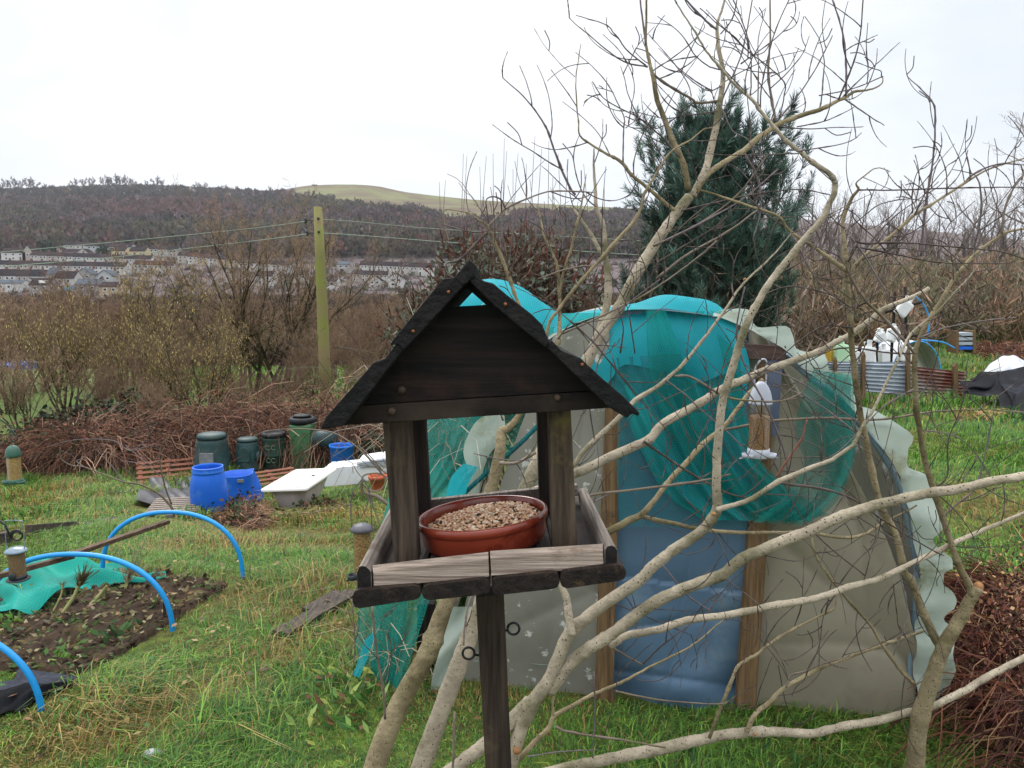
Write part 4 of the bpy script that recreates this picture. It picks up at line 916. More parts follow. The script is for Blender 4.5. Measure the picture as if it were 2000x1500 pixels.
M_PGREY = mk('plastic_lilac_grey', '#b0b5c2', '#bcc1cc', 6, .4, spec=.4); M_PGREEN = mk('plastic_green', '#2f5348', '#38604f', 8, .4, spec=.4); M_PBLUEG = mk('plastic_blue_grey', '#5f7484', '#8498a4', 12, .3, spec=.5, coat=.4); M_PSLATE = mk('plastic_slate', '#4a4a52', '#5a5a62', 12, .45, spec=.4); M_PDARK = mk('plastic_dark', '#22262a', '#2d3338', 9, .45)
def feeder(label, px, ytop, ybase, D, rw, cap, fillm, capm, basem, capprof, level, trays=True, hook=None):
    """tube feeder hanging upright: cap top at ytop, tray at ybase"""
    t = P(px, ytop, D); bt_ = P(px, ybase, D); c = np.array([(t[0] + bt_[0]) / 2, D, bt_[2]]); Ht = t[2] - bt_[2]; r = rw
    root = thing('bird_feeder', label, 'bird feeder', c, 'hanging bird feeders')
    zc = Ht * (1 - cap)
    add('cap', lathe([(r * a, zc + Ht * cap * z) for a, z in capprof], 28, c, True), capm, root)
    zb = Ht * .12
    add('tube', lathe([(r * .94, zb), (r * .94, zc + .003)], 28, c, False), M_CLEAR, root)
    add('seed_fill', lathe([(0, zb), (r * .88, zb), (r * .88, zb + (zc - zb) * level), (r * .5, zb + (zc - zb) * (level + .02)), (0, zb + (zc - zb) * (level + .01))], 24, c, False), fillm, root, smooth=False)
    it = [lathe([(r * .9, 0), (r * .98, .002), (r, zb * .6), (r * .95, zb)], 24, c, True)]
    add('base', join(it), basem, root)
    if trays:
        for s in (-1, 1):
            add('tray', join([xf(lathe([(r * .35, 0), (r * .55, .002), (r * .58, .012), (r * .5, .012), (r * .45, .005), (0, .004)], 14, (0, 0, 0), True), None, c + [s * r * 1.0, -.01, .001]), tube([c + [s * r * .8, 0, .003], c + [s * r * 1.75, -.01, -.002]], .002, 6)]), basem, root)
    if hook is not None: add('hanger', hook(c, Ht, r), capm, root)
    return root
egg = [(1., 0), (1.04, .02), (1.02, .05), (.97, .25), (.86, .5), (.68, .72), (.46, .9), (.25, .985), (.0, 1.)]
def hoop(c, Ht, r): return tube(crom([c + [-r * .62, -.004, Ht * .93], c + [-r * .66, -.004, Ht + .035], c + [-r * .3, -.02, Ht + .066], c + [r * .15, -.02, Ht + .064], c + [r * .42, 0, Ht + .03], c + [r * .42, 0, Ht * .97]], 6), .0026, 8)
feeder('pale grey capped tube feeder hanging on a branch in front of the tunnel', 1484, 745, 893, 2.27, .0335, .29, M_FS1, M_PGREY, M_PGREY, egg, .72, True, hoop)
def wire(c, Ht, r): return tube(crom([c + [0, 0, Ht * .96], c + [0, 0, Ht + .03], c + [.01, 0, Ht + .05], c + [.0, 0, Ht + .06], c + [-.01, 0, Ht + .045]], 5), .0018, 6)
feeder('green domed tube feeder of pale seed at the left edge by the hedge', 27, 869, 944, 2.9, .027, .29, M_FS2, M_PGREEN, M_PGREEN, [(1., 0), (1.02, .05), (.98, .3), (.82, .65), (.5, .9), (0, 1)], .93, True, wire)
flat = [(1.0, 0), (1.22, .05), (1.25, .25), (1.1, .5), (.7, .85), (.0, 1.)]
def bail(c, Ht, r): return join([tube(crom([c + [-r * 1.05, 0, Ht * .8], c + [-r * 1.1, 0, Ht + .07], c + [-r * .9, 0, Ht + .085], c + [r * .9, 0, Ht + .085], c + [r * 1.1, 0, Ht + .07], c + [r * 1.05, 0, Ht * .8]], 4), .0012, 6)])
f3 = feeder('small feeder with a shiny blue grey lid hanging from the curled iron arm', 33, 1068, 1130, 2.35, .0265, .16, M_FS3, M_PBLUEG, M_PDARK, flat, .95, False, bail)
c3 = ORG[f3.name]; add('perch', join([lathe([(.006, 0), (.011, .001), (.011, .006), (.005, .007)], 12, c3 + [.002, -.027, .018], True, np.stack([[1, 0, 0], [0, 0, 1], [0, -1, 0]])), lathe([(.018, .0), (.034, .001), (.035, .004), (.02, .006)], 18, c3 + [0, 0, -.004])]), M_PDARK, f3)
def hang4(c, Ht, r): return join([tube(crom([c + [-r * 1.1, 0, Ht * .82], c + [-r * 1.02, 0, Ht + .06], c + [r * .2, 0, Ht + .10]], 5), .0011, 6), tube(crom([c + [r * 1.1, 0, Ht * .82], c + [r * .9, 0, Ht + .07], c + [r * .2, 0, Ht + .10]], 5), .0011, 6)])
f4 = feeder('slate capped feeder of mixed seed hanging just behind the bird table', 708, 1022, 1130, 1.62, .0205, .13, M_FS4, M_PSLATE, M_PDARK, flat, .97, True, hang4)
# iron arm with a curled end that the small feeder hangs from (its pole stands outside the photograph)
ar = thing('feeder_pole', 'thin iron feeder pole arm with a curled end at the left edge', 'feeder pole', (P(-260, 1300, 2.35)[0], 2.35, 0))
cu = [P(33 + r_ * math.cos(a), 1046 + r_ * math.sin(a) * .9, 2.35) for a, r_ in zip(np.linspace(2.6, 2.6 + 9.5, 26), np.linspace(13, 8, 26))]
add('arm', tube(crom([P(-260, 1010, 2.35), P(-150, 985, 2.35), P(-60, 1000, 2.35), P(-10, 1013, 2.35), P(10, 1025, 2.35)], 5).tolist() + [list(c) for c in cu], .0032, 7), M_IRON, ar)
add('pole', tube([(P(-260, 1300, 2.35)[0], 2.35, -.2), P(-260, 700, 2.35)], .007, 10), M_IRON, ar)
add('arm', tube(crom([P(-260, 800, 2.35), P(-160, 770, 2.6), P(-60, 790, 2.85), P(10, 826, 2.9), P(27, 848, 2.9), P(34, 856, 2.9), P(27, 862, 2.9), P(20, 856, 2.9)], 6), .0026, 7), M_IRON, ar)
# ------------------------------------------------------------------ home-made polytunnel
def DT(px): return 2.92 - (px - 850) / 1000 * .30
def T(px, py, off=0.): return P(px, py, DT(px) + off)
TAX = np.array([.05, 1., -.02])
def sheetm(name, a, b, c3=None, rough=.45, scale=2., trans=.25, s3=6., t3=(.6, .7), bump=.15):
    m = mk(name, a, b, scale, rough, bump, c3=c3, scale3=s3, t3=t3, spec=.4, bscale=5.)
    nt = m.node_tree; bs = nt.nodes['Principled BSDF']; src = bs.inputs['Base Color'].links[0].from_socket
    t = N(nt, 'ShaderNodeBsdfTranslucent'); nt.links.new(src, t.inputs[0]); mx = N(nt, 'ShaderNodeMixShader'); mx.inputs[0].default_value = trans
    nt.links.new(bs.outputs[0], mx.inputs[1]); nt.links.new(t.outputs[0], mx.inputs[2]); nt.links.new(mx.outputs[0], nt.nodes['Material Output'].inputs[0]); return m
M_PLG = sheetm('old_polythene_grey', '#7d7c72', '#908f85', '#c4c6be', .42, 1.5, .2, 13., (.60, .63), .4)
M_PLT = sheetm('old_polythene_tan', '#8a8472', '#9c9684', '#7d7868', .42, 1.3, .2, 2.5, (.5, .7))
M_PLB = sheetm('blue_polythene', '#4c6780', '#5e7b94', '#8398a8', .6, 1.2, .15, 2., (.52, .7), .25)
M_PLW = sheetm('polythene_edge_pale', '#9cab9f', '#b4c0b6', '#84876a', .4, 3., .35, 5., (.52, .68), .5)
M_TIMB = woodm('tunnel_timber', '#56432f', '#80684a', (30, 30, 1.6), 3, .8, .4, '#3a2c20', (.60, .72), 5)
M_TIMBD = woodm('tunnel_timber_dark', '#43332f', '#5d4a44', (2, 30, 30), 3, .8, .4)
ARC = [(852, 1378), (862, 1260), (880, 1100), (905, 950), (945, 830), (1010, 725), (1090, 650), (1200, 612), (1300, 602), (1400, 618), (1480, 652), (1540, 690), (1590, 735), (1640, 772), (1690, 830), (1731, 885), (1763, 949), (1785, 1040), (1796, 1120), (1790, 1228), (1785, 1313), (1800, 1450)]
tun = thing('polytunnel', 'home made polytunnel of patched grey and blue polythene on timber posts', 'polytunnel', T(1320, 1432))
def yat(px, top=True):
    a = [p for p in ARC[:22]]
    xs = [p[0] for p in a[:18]]; ysx = [p[1] for p in a[:18]]
    return float(np.interp(px, xs, ysx))
def panel(name, x0, x1, m, fold, off=.0, ybot=1440, nx=40, ny=90, ytop=None, lean=0):
    g = np.zeros((nx, ny, 3))
    for i in range(nx):
        for j in range(ny):
            v = j / (ny - 1); u = i / (nx - 1)
            px = x0(v) + (x1(v) - x0(v)) * u; yt = yat(px) if ytop is None else ytop; py = ybot + (yt - ybot) * v
            g[i, j] = T(px, py, off + fold(u, v))
    V, F = grid(g); return add(name, (V, F), m, tun)
f0 = lambda u, v: .010 * math.sin(9 * u + 3 * v) + .006 * math.sin(17 * v + 2 * u) + .012 * math.exp(-abs(v - .55 + .25 * u) / .03) + .010 * math.exp(-abs(v - .22 - .1 * u) / .025) + .008 * math.exp(-abs(u - .6 - .2 * v) / .03)
panel('left_panel', lambda v: np.interp(v, [0, .3, .6, 1], [852, 880, 930, 1080]), lambda v: 1190, M_PLG, f0, .0, 1398)
def fblue(u, v): return .005 * math.sin(5 * u + 2) * (1 - v) + .030 * math.exp(-((v - .10 - .03 * u) / .05) ** 2) * math.sin(7 * u + 1) + .016 * math.exp(-abs(v - .17 + .05 * u) / .012) + .014 * math.exp(-abs(v - .27 - .06 * u) / .010) + .012 * math.exp(-abs(u - .35 - .5 * v) / .015) * math.exp(-v * 3) + .016 * (1 if v > .42 - .05 * u else 0) * math.exp(-abs(v - .42 + .05 * u) / .025) + .022 * math.sin(12 * v + 6 * u) * math.exp(-v * 4)
panel('door_panel', lambda v: 1190, lambda v: 1462, M_PLB, fblue, .012, 1432, 90, 160, 700)
panel('right_panel', lambda v: 1462, lambda v: float(np.interp(1440 + (650 - 1440) * v, [650, 690, 735, 772, 830, 885, 949, 1040, 1120, 1228, 1313, 1450], [1500, 1540, 1590, 1640, 1690, 1731, 1763, 1785, 1796, 1790, 1785, 1800])), M_PLT, f0, .0, 1440)
# lunette above the beam
panel('top_panel', lambda v: 1190, lambda v: 1540 - 0 * v, M_PLB, lambda u, v: .01 * math.sin(8 * u), .03, 705)
for pts in ([(1184, 770), (1214, 770), (1207, 1000), (1196, 1432), (1160, 1430), (1174, 1000)], [(1482, 690), (1516, 690), (1501, 1040), (1472, 1440), (1435, 1440), (1463, 1040)]):
    add('door_post', prism([T(x, y, -.022) for x, y in pts], TAX * .04, .002), M_TIMB, tun, smooth=False)
add('cross_beam', prism([T(x, y, -.034) for x, y in [(1432, 670), (1536, 676), (1535, 704), (1432, 700)]], TAX * .03, .002), M_TIMBD, tun, smooth=False)
add('corner_post', prism([T(x, y, .03) for x, y in [(815, 1180), (848, 1180), (842, 1405), (812, 1400)]], TAX * .05, .002), M_REAR, tun, smooth=False)
# cover swept back over the hoops
a3 = np.array([T(*p) for p in crom([(x, y) for x, y in ARC], 3)[:, :2]])
g = np.stack([a3 + TAX * d * 1. + np.stack([.008 * np.sin(np.arange(len(a3)) * .7 + d * 5)] * 3, 1) for d in np.linspace(0.0, 1.9, 12)], 1)
add('cover', grid(g), M_PLG, tun)
# loose scalloped edge of the cover standing out on the right
OUT = [(1395, 612), (1408, 606), (1460, 604), (1474, 632), (1490, 640), (1537, 637), (1551, 656), (1554, 680), (1580, 688), (1610, 692), (1619, 722), (1662, 730), (1670, 760), (1676, 790), (1705, 800), (1742, 822), (1782, 852), (1775, 890), (1772, 912), (1809, 928), (1818, 960), (1832, 997), (1838, 1032), (1826, 1050), (1832, 1068), (1858, 1090), (1857, 1108), (1842, 1120), (1844, 1142), (1866, 1160), (1868, 1178), (1840, 1205), (1866, 1230), (1872, 1248), (1858, 1275), (1868, 1310), (1862, 1330), (1838, 1352), (1832, 1362)]
INN = [(1395, 618), (1408, 620), (1460, 641), (1474, 648), (1490, 658), (1520, 675), (1540, 690), (1550, 700), (1566, 715), (1590, 735), (1605, 745), (1640, 772), (1650, 783), (1660, 795), (1690, 830), (1700, 842), (1724, 874), (1734, 890), (1745, 912), (1755, 930), (1765, 955), (1773, 990), (1783, 1032), (1786, 1050), (1788, 1068), (1792, 1095), (1795, 1108), (1796, 1122), (1796, 1140), (1794, 1165), (1793, 1182), (1791, 1208), (1790, 1230), (1789, 1250), (1787, 1280), (1785, 1312), (1787, 1330), (1790, 1355), (1792, 1365)]
I3 = crom(INN, 3); O3 = crom(OUT, 3); k = np.linspace(0, 1, 6)
g = np.array([[T(*(i2 * (1 - t) + o2 * t)[:2], -.03 + .03 * t + .02 * t * math.sin(n * .35)) for t in k] for n, (i2, o2) in enumerate(zip(I3, O3))])
skirt = add('loose_edge', grid(g + np.stack([0 * g[..., 0], .012 * np.sin(40 * g[..., 2] + 9 * g[..., 0]) + rng.normal(0, .003, g.shape[:2]), 0 * g[..., 0]], -1)), M_PLW, tun)
# pipe hoop inside the edge
add('hoop_pipe', tube(np.array([T(x - 6, y + 4, .012) for x, y in crom(ARC[11:], 4)]), .011, 8), mk('hoop_pipe_blue', '#6f8496', '#8296a4', 6, .4), tun)
# left loose fold seen under the bird table roof and at the foot
def loft(LB, RB_, d0, d1, nu=26, nv=44, fold=lambda u, v: 0, dfn=None):
    L = crom(LB, 10)[:, :2]; R = crom(RB_, 10)[:, :2]; v = np.linspace(0, 1, nv)
    Li = np.stack([np.interp(v, np.linspace(0, 1, len(L)), L[:, k]) for k in (0, 1)], 1); Ri = np.stack([np.interp(v, np.linspace(0, 1, len(R)), R[:, k]) for k in (0, 1)], 1)
    g = np.zeros((nu, nv, 3))
    for i in range(nu):
        u = i / (nu - 1)
        for j in range(nv):
            q = Li[j] * (1 - u) + Ri[j] * u; D = (d0 if not callable(d0) else d0(v[j])) * (1 - u) + (d1 if not callable(d1) else d1(v[j])) * u
            g[i, j] = P(q[0], q[1], D + fold(u, v[j]))
    return grid(g)
add('loose_fold', loft([(955, 806), (925, 830), (905, 880), (915, 935), (880, 990)], [(985, 812), (985, 850), (955, 890), (940, 935), (930, 1000)], 2.80, 2.84, fold=lambda u, v: .02 * math.sin(5 * v + 3 * u)), M_PLW, tun)
add('loose_fold', loft([(885, 1185), (862, 1260), (845, 1320), (838, 1372)], [(930, 1185), (905, 1255), (880, 1300), (862, 1385)], 2.82, 2.86, fold=lambda u, v: .02 * math.sin(9 * v + 3 * u)), M_PLW, tun)
add('tarp_strip', loft([(1500, 700), (1500, 770), (1508, 850)], [(1530, 700), (1524, 770), (1520, 852)], DT(1500) - .03, DT(1520) - .03), mk('grey_blue_tarp', '#4f586c', '#677084', 6, .5), tun)
# white scuffs where the polythene has flaked
for x0, y0, x1, y1 in ((925, 1290, 935, 1291), (1035, 1296, 1070, 1298), (1140, 1309, 1157, 1314)):
    add('scratch', tube([T(x0, y0, -.016), T((x0 + x1) / 2, (y0 + y1) / 2 + 1, -.016), T(x1, y1, -.016)], [.0008, .0022, .0006], 5), M_PLW, tun)

# ------------------------------------------------------------------ teal netting thrown over it
NT1 = mk_net('net_teal', '#28a8a8', .80, '#1a9496', 42); NT2 = mk_net('net_green', '#18938a', .55, '#107a72', 42); NTB = mk_net('net_bright', '#27b4c2', .86, '#1ca4b2', 42); NTL = mk_net('net_left', '#25a59a', .66, '#188c82', 42)
NTS = mk_net('net_sheer', '#3f9aa4', .42, '#2f8490', 42); M_FOLD = mk_net('net_double', '#0d7478', .9, '#08585c')
net = thing('garden_net', 'teal garden netting draped over the top and front of the polytunnel', 'netting', T(1300, 600))
# top: two bright humps lying over the hoops
def hump(pts, wid, h, n=40, m=26, wob=.012, front=.17, drop=.26):
    """cloth lying over a ridge line given by photo points (px,py,D), falling to both sides"""
    c = crom(pts, 6); g = np.zeros((len(c), m, 3))
    for i, (px, py, D) in enumerate(c):
        top = P(px, py, D)
        for j in range(m):
            s = j / (m - 1) * 2 - 1
            g[i, j] = top + np.array([.01 * math.sin(9 * s + i * .3), (s * wid if s > 0 else -front * math.sin(-s * math.pi / 2)), (-h * s ** 1.7 if s > 0 else -(drop + .05 * math.sin(i * .19)) * (-s) ** 2.0) + .4 * wob * math.sin(7 * s + i * .22) * abs(s) + .2 * wob * math.sin(i * .4)])
    return grid(g)
add('top_hump', hump([(1085, 640, 3.0), (1105, 616, 3.0), (1150, 606, 2.98), (1185, 603, 2.96), (1215, 594, 2.95), (1250, 589, 2.94), (1300, 577, 2.92), (1340, 578, 2.90), (1375, 586, 2.88), (1402, 600, 2.86), (1425, 622, 2.84), (1438, 650, 2.83)], .24, .17), NTB, net)
add('top_hump', hump([(850, 650, 3.5), (880, 585, 3.5), (915, 560, 3.48), (945, 547, 3.45), (980, 547, 3.42), (1015, 560, 3.38), (1050, 582, 3.34), (1090, 612, 3.30), (1110, 650, 3.28)], .4, .16), NTB, net)
def wavef(f1, p1, a): return lambda u, v: a * math.sin(f1 * u + p1 + 1.6 * v) * (.25 + .75 * v) + .4 * a * math.sin(2.3 * f1 * u + 4 * v)
FA = wavef(26, 0, .018)
def behind(d): return lambda u, v: d(u, v)
add('front_drape', loft([(1090, 612), (1120, 690), (1175, 745), (1215, 800), (1252, 880), (1300, 965), (1372, 1016)], [(1430, 606), (1446, 700), (1452, 790), (1478, 895), (1530, 950), (1560, 985), (1590, 1018)], lambda v: 2.80 - .10 * v + .12 * (1 - v) ** 2, lambda v: 2.66 - .02 * v + .10 * (1 - v) ** 3, 64, 60, FA), NT1, net)
add('front_drape', loft([(1262, 606), (1268, 720), (1290, 800), (1330, 890), (1400, 985)], [(1300, 606), (1345, 730), (1385, 820), (1440, 930), (1540, 1020)], 2.72, 2.62, 22, 50, wavef(13, 1, .012)), NT2, net)
add('front_drape', loft([(1400, 650), (1425, 760), (1450, 870), (1490, 950), (1525, 1022)], [(1444, 690), (1456, 800), (1486, 900), (1560, 965), (1620, 1006)], 2.645, 2.60, 20, 40, wavef(9, 2, .012)), NT2, net)
add('front_drape', loft([(1186, 700), (1200, 800), (1204, 900), (1206, 960), (1210, 1028)], [(1330, 690), (1360, 800), (1410, 900), (1440, 970), (1462, 1034)], lambda v: 2.80 - .03 * v, lambda v: 2.735 - .03 * v, 40, 50, wavef(15, 2, .010)), NTS, net)
add('side_drape', loft([(1588, 722), (1562, 790), (1553, 850), (1570, 905), (1535, 965), (1470, 1020)], [(1664, 732), (1670, 800), (1673, 870), (1656, 935), (1625, 990), (1570, 1026)], 2.60, 2.56, 30, 40, wavef(17, .5, .016)), NT2, net)
add('side_drape', loft([(1620, 728), (1600, 800), (1615, 880), (1600, 960), (1540, 1018)], [(1662, 740), (1662, 820), (1664, 890), (1640, 955), (1590, 1012)], 2.575, 2.55, 16, 36, wavef(9, 1.5, .012)), NT2, net)
add('left_drape', loft([(890, 600), (850, 700), (800, 830), (765, 950), (735, 1060), (702, 1180), (692, 1310)], [(1088, 640), (1080, 740), (1060, 825), (985, 905), (890, 990), (836, 1180), (765, 1400)], lambda v: 3.25 - .28 * v, lambda v: 3.05 - .26 * v, 56, 60, wavef(24, 0, .022)), NTL, net)
add('left_drape', loft([(760, 1010), (745, 1120), (725, 1240), (735, 1390)], [(815, 1000), (800, 1120), (790, 1240), (765, 1400)], 2.88, 2.84, 20, 40, wavef(14, 0, .014)), NTL, net)
add('hem', tube(np.array([P(x, y, d) for x, y, d in crom([(1060, 822, 2.80), (1010, 872, 2.79), (960, 915, 2.79), (905, 965, 2.78)], 6)]), .009, 6), M_FOLD, net)
add('left_drape', loft([(905, 905), (880, 935), (868, 985)], [(935, 912), (915, 945), (905, 990)], 2.74, 2.74, 10, 16, wavef(6, 0, .01)), NTB, net)
add('left_drape', loft([(712, 1250), (696, 1300), (688, 1318)], [(735, 1230), (716, 1290), (702, 1324)], 2.76, 2.76, 8, 14, wavef(6, 0, .008)), NTB, net)
# dry stems caught inside the net
b = np.array([P(x, y, 3.3) for x, y in ((850, 960), (880, 950), (915, 930), (840, 930), (900, 970))])
VF, c = canes(b, 260, .75, .35, np.array([.1, 0, .4]), .0022, ['#9a9484', '#b0a896', '#857c6c', '#6c6456']); tag(add('dry_stems', VF, M_CANE, cols=c, smooth=False), 'grey dry plant stems behind the left part of the teal net', 'stems', kind='stuff')
b = np.array([P(x, y, 2.93) for x, y in ((765, 1380), (790, 1385), (775, 1320), (760, 1300))])
VF, c = canes(b, 70, .5, .35, np.array([.0, 0, .4]), .0016, ['#a9a084', '#9a9078', '#857c6c']); tag(add('dry_stems', VF, M_CANE, cols=c, smooth=False), 'straw caught in the teal net below the bird table floor', 'stems', kind='stuff')
# ------------------------------------------------------------------ pruned / fallen tree in front of the tunnel
M_BK1 = mk('bark_pale', '#958a78', '#b9ad98', 14, .9, .95, c3='#6e6a50', scale3=6, t3=(.48, .66), spots=(120, .25, '#3a2f28', .45, (1, 1, .8)), bscale=70)
M_BK2 = mk('bark_tan', '#7f725a', '#a19474', 14, .9, .95, c3='#5c5438', scale3=5, t3=(.46, .64), spots=(120, .24, '#3d3026', .4, (1, 1, .8)), bscale=70)
M_BK3 = mk('bark_young', '#5f5448', '#7c7064', 20, .75, .3, c3='#6e6640', scale3=6, t3=(.55, .7), spots=(140, .22, '#302622', .25), bscale=80)
M_TW = mk('twig_bark', '#3a302d', '#564a46', 40, .7, .3, c3='#6a5c52', scale3=12, t3=(.55, .7))
M_TWS = mk('twig_bark_grey', '#5a5050', '#74686a', 40, .7, .3)
M_RTW = mk('twig_red', '#74483e', '#8a5a4c', 30, .6, .2)
M_CUT = mk('fresh_cut', '#8a6040', '#a87c50', 60, .8, .3)
def parse(s, d0, d1, w0=None, w1=None):
    pts = []
    for tok in s.split():
        q = [float(v) for v in tok.split(',')]; pts.append(q)
    xy = np.array([q[:2] for q in pts]); n = len(xy); L = np.concatenate([[0], np.cumsum(np.linalg.norm(np.diff(xy, axis=0), axis=1))]); t = L / L[-1]
    wi = [i for i, q in enumerate(pts) if len(q) > 2]
    w = np.interp(t, t[wi], [pts[i][2] for i in wi]) if wi else np.full(n, w0) + (w1 - w0) * t
    return np.concatenate([xy, w[:, None], (d0 + (d1 - d0) * t)[:, None]], 1)
TWIGSRC = []
def limb(s, d0, d1, m, parent, name='limb', w0=None, w1=None, sides=None, spawn=True, per=None, wig=1.5):
    q = parse(s, d0, d1, w0, w1); k = per or (7 if q[:, 2].max() > 6 else 5); c = crom(q, k)
    w = np.maximum(c[:, 2] * (.97 if name == 'trunk' else .84 if c[:, 2].max() > 6 else .95), .9)
    n = len(c)
    # natural unevenness: slight wander and knuckles at the nodes
    wob = np.cumsum(rng.normal(0, .16 * wig, (n, 2)), 0); wob -= np.linspace(0, 1, n)[:, None] * wob[-1]
    pts = np.array([P(x + a, y + b, D) for (x, y, _, D), (a, b) in zip(c, wob)])
    dd = np.cumsum(rng.normal(0, .0012, n)); pts[:, 1] += dd - np.linspace(0, dd[-1], n)
    r = w * .5 * c[:, 3] / FPX * (1 + rng.normal(0, .035, n))
    if w.max() < 8: r = r * (1 + .35 * (rng.uniform(0, 1, n) < .16))
    if w.max() > 8:
        for _ in range(max(1, n // 16)):
            kk = rng.integers(1, n - 1); r[kk] *= 1 + rng.uniform(.06, .16); r[kk - 1] *= 1.03
    sd = sides or (14 if w.max() > 20 else 10 if w.max() > 10 else 7 if w.max() > 5 else 5)
    ob = add(name, tube(pts, r, sd, True, random.random()), m, parent)
    if spawn: TWIGSRC.append((c, w))
    return ob
root = P(715, 1800, 1.88)
T1 = thing('leaning_tree', 'pale barked leaning tree with many bare limbs in front of the netted polytunnel', 'tree', (root[0], root[1], 0))
L_ = lambda *a, **k: limb(*a, parent=T1, **k)
def LM(s, d0, d1, m, name='limb', **k): return limb(s, d0, d1, m, T1, name, **k)
# the two leaning stems and what grows from them
LM('650,1790,54 731,1500,47 780,1375,43 835,1275,39 872,1175,36 930,1040,30 962,945,25 977,880,22 979,845,20 992,836,15 1012,814,14 1042,760,13 1075,700,11 1092,665,10', 1.86, 2.15, M_BK2, 'trunk', spawn=False, wig=.5)
LM('700,1830,52 822,1500,43 867,1375,40 905,1275,38 940,1180,36 1000,1020,33 1040,925,29 1100,800,25 1147,705,23 1172,655,22 1210,598,22 1237,545,22.5 1280,475,21 1320,417,20 1346,384,19', 1.90, 2.32, M_BK1, 'trunk', spawn=False, wig=.5)
LM('1146,708,18 1172,640,18 1186,592,18 1188,540,16 1183,500,13 1178,440,10 1164,404,9 1161,360,7 1158,320,5 1160,290,3', 2.26, 2.36, M_BK1, w0=1)
LM('1183,505,9 1170,490,10 1158,466,10 1138,436,8 1128,420,6 1116,405,4', 2.28, 2.3, M_BK1)
LM('1345,372,15 1335,320,14 1320,287,13 1310,267,13 1300,240,12 1282,195,11 1272,145,9 1265,112,7 1261,87,6 1262,50,5 1263,-15,4', 2.32, 2.36, M_BK2)
LM('1261,88,5 1254,30,4 1248,-15,3', 2.35, 2.37, M_TWS)
LM('1352,385,17 1366,360,18 1380,327,17 1390,287,16 1400,248,15 1407,200,13 1412,162,11 1410,135,10 1405,100,9 1401,57,7 1403,40,6 1412,12,5 1418,-15,4', 2.33, 2.4, M_BK1)
LM('1358,378,14 1376,346,14 1402,325,13 1450,295,13 1475,272,12 1507,250,12 1525,240,11 1562,225,11 1600,214,10 1635,197,8 1650,191,7 1670,178,6 1695,176,4 1720,165,3 1724,150,2', 2.33, 2.4, M_BK2)
LM('1320,412,9 1287,385,9 1257,360,8 1232,340,8 1215,318,8 1187,300,6 1157,282,5 1133,265,4 1130,237,3 1125,187,3 1123,150,2 1130,107,2 1135,85,1.5', 2.3, 2.25, M_BK2)
# limbs rising from the ground right of the post
LM('700,1650,30 800,1560,30 895,1495,30 942,1457,30 1000,1405,30 1036,1368,27', 1.86, 1.92, M_BK1, 'trunk', spawn=False)
LM('985,1560,30 1007,1457,30 1032,1387,31 1075,1325,29 1105,1250,28 1140,1212,27 1190,1170,25 1250,1130,24 1275,1105,23 1320,1070,22 1370,1035,21 1400,995,21 1398,950,18 1400,875,17 1412,775,16 1430,712,16 1442,670,15 1460,625,15 1480,587,14 1500,552,13 1535,510,13 1570,465,12 1595,435,12 1613,402,11 1625,372,11 1627,355,11 1617,340,10 1585,320,9 1560,300,8 1532,275,8 1507,247,7 1482,215,7 1465,195,6 1430,162,5 1407,132,5 1382,102,4 1360,67,4 1337,32,3 1314,-10,3', 1.92, 1.72, M_BK1, 'trunk')
LM('1118,1240,20 1112,1207,20 1107,1170,18 1095,1140,15 1080,1100,12', 1.86, 1.9, M_BK1, spawn=False)
LM('1398,996,13 1435,985,12 1470,972,12 1520,940,12 1575,915,11 1615,898,10 1643,880,9 1665,864,9 1683,835,8 1703,805,7 1725,762,7 1762,688,6 1785,650,6 1832,610,5 1862,577,5 1895,542,3 1910,518,2', 1.78, 1.85, M_BK1)
LM('1075,1350,24 1105,1307,26 1150,1270,26 1190,1245,26 1250,1200,25 1292,1170,24 1350,1145,24 1410,1124,24 1450,1092,23 1525,1060,23 1585,1036,23 1641,1010,22 1697,991,22 1777,970,20 1817,962,20 1883,952,19 1950,938,18 2000,930,18 2080,915,17', 1.9, 1.66, M_BK1, 'trunk')
LM('1190,1262,17 1225,1238,18 1287,1225,18 1350,1205,18 1412,1197,17 1500,1180,17 1566,1169,16 1615,1159,16 1652,1145,16 1713,1128,15 1757,1108,14 1790,1093,13 1830,1077,13 1870,1059,12 1923,1035,10 2000,1003,9 2080,965,8', 1.93, 2.34, M_BK1)
LM('760,1650,26 900,1560,25 1000,1530,24 1100,1500,23 1190,1480,24 1275,1465,25 1350,1450,24 1425,1434,22 1500,1428,20 1580,1431,18 1633,1422,18 1713,1408,17 1775,1391,16 1820,1380,15 1873,1356,14 1927,1327,14 2000,1289,13 2080,1245,12', 1.9, 2.42, M_BK1, 'trunk', spawn=False)
LM('1385,1442,9 1410,1370,9 1435,1310,9 1447,1295,8 1475,1277,7 1500,1260,7 1559,1225,6 1628,1190,5 1633,1160,3', 2.1, 2.2, M_BK2)
LM('1458,1430,13 1475,1395,12 1500,1375,12 1535,1343,11 1607,1303,10 1687,1273,9 1727,1257,8 1761,1247,8 1807,1232,6', 2.15, 2.3, M_BK2)
LM('1535,1343,5 1545,1320,5 1575,1312,4 1607,1298,4 1660,1280,3', 2.17, 2.22, M_BK3)
LM('1000,1500,12 1040,1452,13 1070,1422,12 1085,1395,11 1125,1372,10 1160,1355,9 1200,1338,8 1225,1325,7 1262,1305,6 1332,1270,5 1375,1242,4 1420,1205,3', 1.95, 2.15, M_BK2)
LM('1082,1398,7 1080,1370,6 1085,1340,5', 1.95, 1.97, M_BK2, spawn=False)
